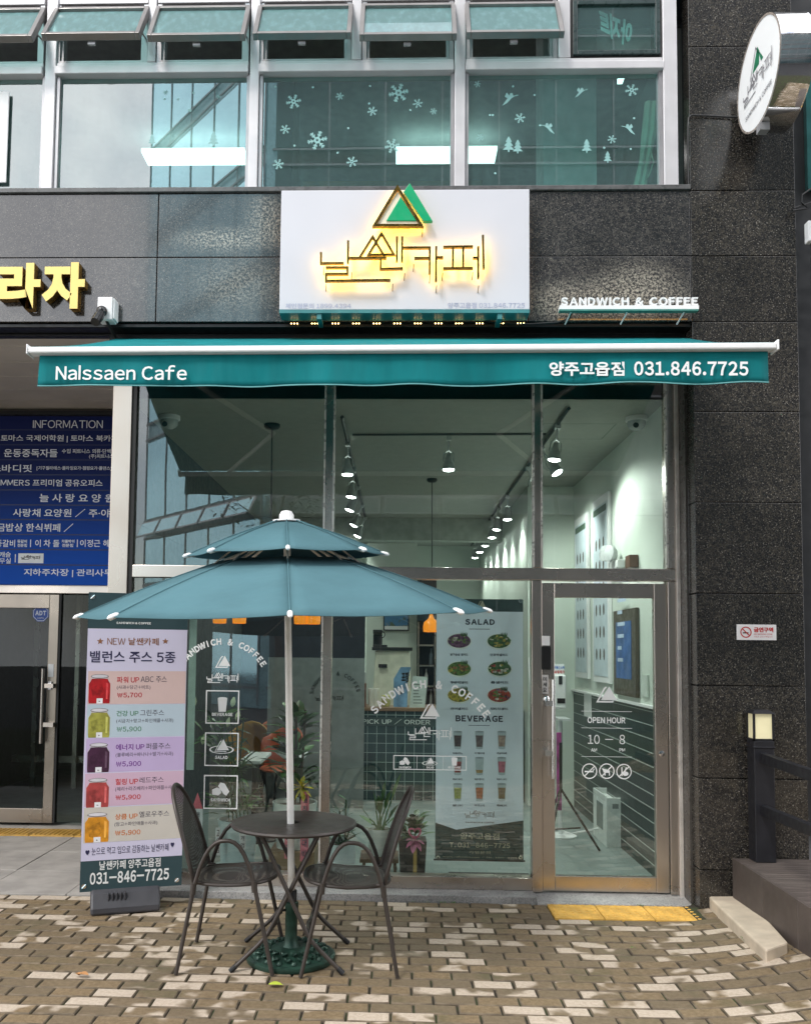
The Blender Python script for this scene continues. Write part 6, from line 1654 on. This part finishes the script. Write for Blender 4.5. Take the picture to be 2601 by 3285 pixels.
# fan-leaved plant on a small stool
Yp = .75; x, z = base(1217, 2752, Yp); t = thing('potted_plant', (x, Yp, .02), 'plant with long-stalked paddle leaves in a white pot behind the right chair', 'potted plant')
zp = P(1217, 2751, Yp - .1).z
mb = MB(); mb.bx(x - .14, x + .14, Yp - .14, Yp + .14, zp - .03, zp - .001)
for sx in (-1, 1):
    for sy in (-1, 1): mb.tube([(x + sx * .12, Yp + sy * .12, .02), (x + sx * .11, Yp + sy * .11, zp - .03)], .012, seg=6)
mb.build('plant_stool', M('stool_brown', (.12, .07, .04), .5), t)
pot(t, x, Yp, zp, .085, .19, PW1, .88)
mb = MB(); zt_ = zp + .18
for (px, py, ln, wd) in ((1280, 2490, .25, .05), (1235, 2510, .16, .045), (1200, 2545, .17, .05), (1160, 2590, .16, .06), (1168, 2622, .13, .05), (1268, 2590, .15, .055), (1262, 2625, .12, .05), (1245, 2660, .1, .04), (1190, 2660, .1, .045), (1215, 2560, .15, .05), (1250, 2540, .16, .05)):
    q = P(px, py, Yp + rnd.uniform(-.06, .06)); r = V((x + rnd.uniform(-.02, .02), Yp, zt_ - .02)); d = q - r
    k0 = r + d * .55
    mb.tube([r, r + d * .3 + V((0, 0, .02)), k0], .006, 1, seg=5)
    mb.leaf(k0, d, max(ln, d.length * .55), wd * 1.25, .12, rnd.choice((0, 1, 1)))
mb.build('foliage', LM, t)
# zz plant
Yp = .62; x, z = base(1095, 2770, Yp); t = thing('potted_plant', (x, Yp, .02), 'dark glossy plant in a pale pot behind the right chair arm', 'potted plant')
pot(t, x, Yp, .02, .105, .25, M('pot_grey_white', (.55, .6, .62), .4, 0, .03), .9)
mb = MB()
for (px, py) in ((1110, 2565), (1075, 2640), (1130, 2640), (1090, 2600), (1120, 2690), (1070, 2700), (1140, 2680)):
    q = P(px, py, Yp); r = V((x + rnd.uniform(-.03, .03), Yp, .26)); mb.tube([r, r.lerp(q, .5) + V((0, -.02, 0)), q], .007, 2, seg=5)
    for k in range(12):
        c_ = r.lerp(q, .15 + .85 * k / 11); mb.leaf(c_, V(((-1) ** k * 1.0, rnd.uniform(-.5, .2), .7)), .075, .035, .1, (2, 2, 0)[k % 3])
mb.build('foliage', LM, t)
# ribboned plant in a black planter
Yp = .6; x, z = base(1322, 2790, Yp); t = thing('potted_plant', (x, Yp, .02), 'small plant in a tall black planter with a pink bow beside the menu', 'potted plant')
zt_ = P(1322, 2700, Yp - .1).z
mb = MB(); mb.hexa([(x - .085, Yp - .085, .022), (x + .085, Yp - .085, .022), (x + .085, Yp + .085, .022), (x - .085, Yp + .085, .022), (x - .1, Yp - .1, zt_), (x + .1, Yp - .1, zt_), (x + .1, Yp + .1, zt_), (x - .1, Yp + .1, zt_)]); mb.build('planter', PBK, t, bevel=.004)
mb = MB()
for k in range(60):
    a = rnd.uniform(0, 6.28); mb.leaf((x + .05 * math.cos(a), Yp + .05 * math.sin(a), zt_ + rnd.uniform(-.01, .17)), V((math.cos(a) * rnd.uniform(.5, 1.3), math.sin(a), rnd.uniform(.3, 1.4))), rnd.uniform(.07, .15), rnd.uniform(.03, .055), .25, rnd.randrange(3))
mb.build('foliage', LM, t)
q = P(1330, 2695, Yp - .12); mb = MB()
for k in range(14): a = k * .9; mb.leaf(q, V((math.cos(a), -.5, math.sin(a) * .9)), .075, .05, .3)
mb.build('bow', M('bow_pink', (.55, .16, .3), .5, 0, .25, 25), t)
f = FY(Yp - .13); u, v = f.uv(1330, 2672); mb = MB(); mb.fstroke(f, [(u + .042 * math.sin(k * math.pi / 10) ** 3, v + .004 * (13 * math.cos(k * math.pi / 10) - 5 * math.cos(k * math.pi / 5) - 2 * math.cos(3 * k * math.pi / 10)) * .7) for k in range(20)], .012, 0, 0, .004, closed=True); mb.build('heart', M('heart_pink', (.5, .1, .18), .5), t)
mb = MB(); mb.bx(x + .005, x + .03, Yp - .112, Yp - .105, .04, zt_ - .02); mb.build('ribbon', M('ribbon_gold', (.42, .27, .07), .5), t)
# ---------------------------------------------------------------- right side: deck, post, kerb, plates
DK = M('deck_wood', (.085, .068, .06), .6, 0, .22, 4, .15, 120, stretch=(1, 8, 8)); DKS = M('deck_side', (.07, .055, .048), .65, 0, .2, 5)
dk = thing('wooden_ramp', (3, -.5, 0), 'dark brown wooden ramp deck beside the granite column', 'ramp')
zdk = P(2358, 2753, -.02).z; xdk = P(2358, 2753, -.02).x
q2 = G(2601, 2910, zdk)
sl = (q2.x - xdk) / (q2.y + .02)
xe = lambda y: xdk + sl * (y + .02)
mb = MB(); nb_ = 34
for k in range(nb_):
    y1 = -.021 - .1 * k; y0 = y1 - .096
    mb.hexa([(xe(y0), y0, zdk - .03), (5.2, y0, zdk - .03), (5.2, y1, zdk - .03), (xe(y1), y1, zdk - .03), (xe(y0), y0, zdk), (5.2, y0, zdk), (5.2, y1, zdk), (xe(y1), y1, zdk)])
mb.build('deck_board', DK, dk, bevel=.003)
mb = MB()
for k in range(7):
    y1 = -.021 - .48 * k; y0 = y1 - .477
    mb.hexa([(xe(y0) - .022, y0, -.1), (xe(y0) - .001, y0, -.1), (xe(y1) - .001, y1, -.1), (xe(y1) - .022, y1, -.1), (xe(y0) - .022, y0, zdk + .004), (xe(y0) - .001, y0, zdk + .004), (xe(y1) - .001, y1, zdk + .004), (xe(y1) - .022, y1, zdk + .004)])
mb.build('deck_skirt', DKS, dk, bevel=.003)
rl_ = thing('ramp_railing', (2.4, -.1, zdk), 'black metal railing with a lantern-topped post standing on the wooden ramp', 'railing')
PST = M('post_black', (.016, .016, .02), .4, .2, .15)
yp0 = -.14
a, b = P(2424, 2770, yp0), P(2482, 2378, yp0)
mb = MB(); mb.bx(a.x, b.x, yp0, yp0 + .115, zdk + .001, b.z); mb.bx(a.x - .006, b.x + .006, yp0 - .006, yp0 + .121, b.z - .045, b.z - .035); mb.build('post', PST, rl_, bevel=.004)
c0, c1 = P(2404, 2366, yp0), P(2470, 2290, yp0)
cx0, cx1 = a.x - .002, b.x + .002; zt0, zt1 = b.z + .001, P(2440, 2290, yp0).z
mb = MB()
for xx in (cx0, cx1 - .012):
    for yy in (yp0, yp0 + .1): mb.bx(xx, xx + .012, yy, yy + .012, zt0, zt1)
mb.bx(cx0, cx1, yp0, yp0 + .112, zt0, zt0 + .012); mb.hexa([(cx0 - .01, yp0 - .01, zt1), (cx1 + .01, yp0 - .01, zt1), (cx1 + .01, yp0 + .122, zt1), (cx0 - .01, yp0 + .122, zt1), (cx0 + .02, yp0 + .03, zt1 + .022), (cx1 - .02, yp0 + .03, zt1 + .022), (cx1 - .02, yp0 + .09, zt1 + .022), (cx0 + .02, yp0 + .09, zt1 + .022)]); lt = mb.build('lantern', PST, rl_)
mb = MB(); mb.bx(cx0 + .008, cx1 - .008, yp0 + .008, yp0 + .104, zt0 + .013, zt1 - .001); mb.build('lantern_shade', M('lantern_shade', (.72, .66, .42), .4, 0, .04, emit=.12, ecol=(1, .9, .55)), lt)
for (pa, pc) in (((2436, 2420, 2420), (2601, 2476)), ((2440, 2589, 2589), (2601, 2652))):
    q = P(pa[0] + 10, pa[1] + 10, yp0); e_ = P(pc[0], pc[1] + 10, -.95)
    d = (e_ - q); e_ = q + d * 1.8
    mb = MB(); s_ = V((.022, 0, 0)); h_ = V((0, 0, .03))
    mb.hexa([e_ - s_ - h_, e_ + s_ - h_, q + s_ - h_, q - s_ - h_, e_ - s_ + h_, e_ + s_ + h_, q + s_ + h_, q - s_ + h_]); mb.build('rail', PST, rl_, bevel=.003)
# kerb stones
KB = M('kerb_concrete', (.5, .42, .325), .85, 0, .14, 6, .3, 120)
def kerb(pts, h, label):
    mb = MB(); k = len(pts)
    lo = [V((x, y, rise(x, y) - .03)) for x, y in pts]; hi = [V((x, y, rise(x, y) + h)) for x, y in pts]
    mb.add(lo + hi, [tuple(range(k, 2 * k)), tuple(range(k))[::-1]] + [(i, (i + 1) % k, k + (i + 1) % k, k + i) for i in range(k)])
    tag(mb.build('kerb_stone', KB, bevel=.012), label, 'kerb')
g_ = lambda px, py, z=.1: tuple(G(px, py, z)[:2])
mb = MB(); kp = [(2243, 2842, .10), (2290, 2893, .102), (2349, 2950, .105), (2405, 3003, .115), (2455, 3047, .125), (2526, 3022, .14), (2470, 2960, .125), (2424, 2916, .115), (2365, 2878, .105), (2306, 2838, .10)]
hi = [G(*q) for q in kp]; k = len(hi); lo = [q - V((0, 0, .16)) for q in hi]
mb.add(lo + hi, [(i, (i + 1) % k, k + (i + 1) % k, k + i) for i in range(k)] + [(k + i, k + i + 1, k + k - 2 - i, k + k - 1 - i) for i in range(4)] + [tuple(range(k))[::-1]])
tag(mb.build('kerb_stone', KB, bevel=.01), 'long bent kerb stone lying on the pavers beside the wooden ramp', 'kerb')
kerb([(2.21, -.005), (2.36, -.005), (2.42, -.14), (2.27, -.15)], .05, 'short kerb block between the long kerb stone and the ramp')
# tactile slabs before the door
tp = None
for k in range(3):
    x = 1.005 + .312 * k
    lbl = ('yellow tactile slab before the door, leftmost of three', 'yellow tactile slab before the door, middle one of three', 'yellow tactile slab before the door, nearest the kerb stone')[k]
    t = thing('tactile_slab', (x, -.2, 0), lbl, 'tactile paving', 'yellow tactile slabs before the door')
    mb = MB(); mb.bx(x, x + .307, -.194, .098, -.03, .006); mb.build('slab', TACT, t, bevel=.004)
    mb = MB()
    for i in range(6):
        for j in range(6): mb.lathe((x + .028 + .05 * i, -.173 + .05 * j, .0055), [(.014, 0), (.012, .004), (.008, .005)], seg=10)
    mb.build('tactile_dots', TACT, t)
# no smoking plate
ns_ = thing('no_smoking_sign', (2.3, -.004, 2), 'white no-smoking plate with red lettering on the dark column', 'sign')
f = FY(-.003); u0, v0, u1, v1 = f.box(2361, 2003, 2488, 2054)
mb = MB(); mb.fbox(f, u0, v0, u1, v1, 0, .004); mb.build('plate', M('plate_white', (.74, .72, .72), .4, 0, .03), ns_, bevel=.001)
RED = M('sign_red', (.45, .02, .02), .5, 0, 0)
W_ = u1 - u0; H_ = v1 - v0
mb = MB(); cu, cv = u0 + W_ * .23, v0 + H_ * .5
mb.fring(f, cu, cv, H_ * .29, H_ * .36, .0055); mb.fstroke(f, [(cu - H_ * .22, cv + H_ * .22), (cu + H_ * .22, cv - H_ * .22)], H_ * .07, .0062); mb.ftext(f, '금연구역', (u0 + W_ * .43, v0 + H_ * .5, u0 + W_ * .92, v0 + H_ * .83), .0055, 0, .05); mb.ftext(f, 'NO SMOKING ZONE', (u0 + W_ * .43, v0 + H_ * .33, u0 + W_ * .9, v0 + H_ * .43), .0055, 0, .02); mb.ftext(f, '이곳은 금연구역입니다', (u0 + W_ * .43, v0 + H_ * .17, u0 + W_ * .9, v0 + H_ * .27), .0055, 0, .0)
mb.build('red_lettering', RED, ns_)
mb = MB(); mb.frect(f, cu - H_ * .2, cv - H_ * .08, cu + H_ * .16, cv - H_ * .0, .0058); mb.build('cigarette', BLACK, ns_)
# junction boxes and cables at the right edge
jx = thing('junction_box', (2.68, 0, 4.5), 'white junction box at the right edge of the column', 'junction box')
a, b = P(2592, 772, -.06), P(2640, 706, -.06); mb = MB(); mb.bx(a.x, b.x, -.06, 0, a.z, b.z); mb.build('box_cover', WHITE, jx, bevel=.006)
a, b = P(2596, 935, -.02), P(2640, 890, -.02); mb = MB(); mb.tube([(a.x + .02, -.02, P(2600, 780, -.02).z), (a.x + .015, -.02, P(2600, 1040, -.02).z)], .009); mb.build('conduit', BLACK, jx)
mb = MB(); mb.tube([P(2601, 604, -.04), P(2570, 625, -.05), P(2568, 650, -.05), P(2590, 668, -.04), P(2540, 676, -.05), P(2545, 668, -.05), P(2600, 650, -.03)], .006); tag(mb.build('loose_cable', BLACK, smooth=True), 'loop of loose black cable at the right edge above the junction box', 'cable')
# weeds and fallen leaves
WD = [leafmat('weed_green', (.1, .22, .03)), leafmat('weed_dark', (.05, .12, .02))]
def weed(px, py, z, n, s_, label):
    q = G(px, py, z); mb = MB()
    for k in range(n):
        a = rnd.uniform(0, 6.28); mb.leaf(q + V((rnd.uniform(-s_, s_), rnd.uniform(-s_, s_) * .6, 0)), V((math.cos(a), math.sin(a), rnd.uniform(.3, 1.2))), s_ * rnd.uniform(.5, 1.1), s_ * .35, .3, k % 2)
    tag(mb.build('weed', WD), label, 'weed', 'weeds between the pavers')
weed(2352, 2972, .03, 26, .035, 'green weed tuft at the middle of the long kerb stone')
weed(2412, 3018, .05, 30, .04, 'larger green weed tuft near the front end of the kerb stone')
weed(2385, 2868, .1, 22, .035, 'weed tuft between the two kerb stones and the ramp')
weed(2055, 2905, .01, 8, .02, 'tiny weed sprout at the top of the tactile slabs')
for i, (px, py) in enumerate(((1320, 2892), (1370, 2893), (1420, 2895), (1450, 2895))): weed(px, py, .0, 12, .02, 'low weed along the foot of the pale threshold, ' + ('farthest left', 'second from left', 'third from left', 'farthest right')[i])
weed(2030, 2470 + 570, .02, 6, .015, 'small green weed in a joint of the pavers before the door')
mb = MB(); q = G(883, 3156, .012); mb.leaf(q - V((.03, .01, 0)), V((1, .1, .05)), .07, .045, .1, 0, 5, .3); tag(mb.build('fallen_leaf', M('leaf_yellow', (.42, .5, .06), .5, 0, .15)), 'yellow-green fallen leaf on the pavers below the table', 'leaf')
mb = MB(); q = G(270, 3127, .012); mb.leaf(q - V((.03, 0, 0)), V((1, -.2, .15)), .06, .04, .1, 0, 5, .5); mb.leaf(q - V((.02, 0.01, 0)), V((-.5, .6, .2)), .03, .03, .1, 0, 4, .5); tag(mb.build('fallen_leaf', M('leaf_orange', (.42, .2, .07), .6, 0, .15)), 'curled orange dry leaf on the pavers at the left front', 'leaf')
# ---------------------------------------------------------------- across the street (seen in the glass)
OG = M('opposite_glass', (.50, .80, .90), .06, .95, .1, .25); OW = M('opposite_wall', (.035, .03, .028), .7, 0, .15, .5); OF = M('opposite_frame', (.16, .16, .17), .5, .3); OFL = M('opposite_sash', (.4, .4, .42), .5, .3); OGD = M('opposite_dark_glass', (.025, .045, .05), .2, .1, .2, .3)
ob = thing('office_building', (-6.5, -23, 0), 'glazed office block across the street, mirrored in the left shop pane', 'building')
A0, A1 = V((-9.6, -26, 0)), V((-4.2, -19.8, 0))
ua = (A0 - A1).normalized()
Fa = Fr(A1, ua, V((0, 0, 1)))          # n = u x v
if Fa.n.y < 0: Fa = Fr(A0, -ua, V((0, 0, 1)))
La = (A0 - A1).length
def facade(F, L, root, gm, hgt, wall, sash, spane):
    mb = MB(); mb.fbox(F, 0, -.2, L, hgt, -6, -.15); mb.build('wall', wall, root)
    mb = MB()
    for z0, z1 in ((.6, 3.4), (4.1, 5.7), (6.5, 9.4), (10.2, 13), (13.6, 16.5), (17.2, 20), (20.7, 23.5), (24.2, 27), (27.7, 30.5), (31.2, 34), (34.7, 37.5), (38, 41)):
        if z1 < hgt: mb.fbox(F, .1, z0, L - .05, z1, -.149, -.1)
    mb.build('window_band', gm, root)
    mb = MB(); n = max(2, round(L / 1.75))
    for i in range(n + 1):
        u = .05 + (L - .1) * i / n
        mb.fbox(F, u - .022, 0, u + .022, hgt, -.0995, -.07)
    for z in (.5, 3.5, 4.0, 5.75, 6.4, 9.5, 10.1, 13.1, 13.5, 16.6, 17.1, 20.1, 20.6, 23.6, 27.1, 30.6, 34.1):
        if z < hgt: mb.fbox(F, .1, z - .035, L - .05, z + .035, -.0685, -.03)
    mb.build('facade_frame', OF, root)
    for i in range(n):
        u0_, u1_ = .05 + (L - .1) * i / n + .06, .05 + (L - .1) * (i + 1) / n - .06
        fs_ = Fr(F.at(u0_, 5.78, .3), F.u, (F.v * .6 - F.n * .28))
        k = MB(); k.fbox(fs_, 0, 0, u1_ - u0_, .62, -.02, .02, 0); k.fbox(fs_, .06, .06, u1_ - u0_ - .06, .56, .0205, .024, 1); k.build('open_window', [sash, spane], root)
facade(Fa, La, ob, OG, 42, M('spandrel_teal', (.2, .34, .38), .3, .3), OFL, OG)
ob2 = thing('plaza_building', (6, -22, 0), 'brown plaza building across the street with a row of open top windows', 'building')
facade(Fr((24, -20, 0), (-1, 0, 0), (0, 0, 1)), 28.0, ob2, OGD, 26, OW, OF, OGD)
# street tree across from the pane
tr = thing('street_tree', (-2.2, -9.6, -.12), 'small leafy street tree on the far kerb, mirrored in the left pane', 'tree')
mb = MB(); mb.tube([(-2.2, -9.6, -.13), (-2.15, -9.6, 1.5), (-2.2, -9.55, 3.2), (-2.3, -9.6, 4.4)], [.09, .075, .06, .03]); 
br_ = []
for k in range(12):
    a = k * 2.4; zz = 2.4 + .15 * k; e_ = V((-2.2 + math.cos(a) * rnd.uniform(.5, .9), -9.6 + math.sin(a) * rnd.uniform(.5, .9), zz + rnd.uniform(.3, .7))); br_.append(e_); mb.tube([(-2.2, -9.57, zz), (V((-2.2, -9.6, zz)).lerp(e_, .5) + V((0, 0, .05))), e_], [.03, .02, .008], seg=5)
mb.build('trunk', M('bark', (.06, .045, .035), .9), tr)
mb = MB()
for k in range(900):
    c_ = rnd.choice(br_) + V((rnd.gauss(0, .22), rnd.gauss(0, .22), rnd.gauss(0, .2))); a = rnd.uniform(0, 6.28); mb.leaf(c_, V((math.cos(a), math.sin(a), rnd.uniform(-.6, .5))), rnd.uniform(.09, .16), .05, .2, rnd.randrange(2), 2)
mb.build('crown', [leafmat('tree_leaf', (.045, .075, .025)), leafmat('tree_leaf_dark', (.025, .045, .018))], tr)
mb = MB(); mb.bx(1.948, 1.99, -.19, .085, -.02, .006); struct(mb.build('pavement_slab', KB, bevel=.004))
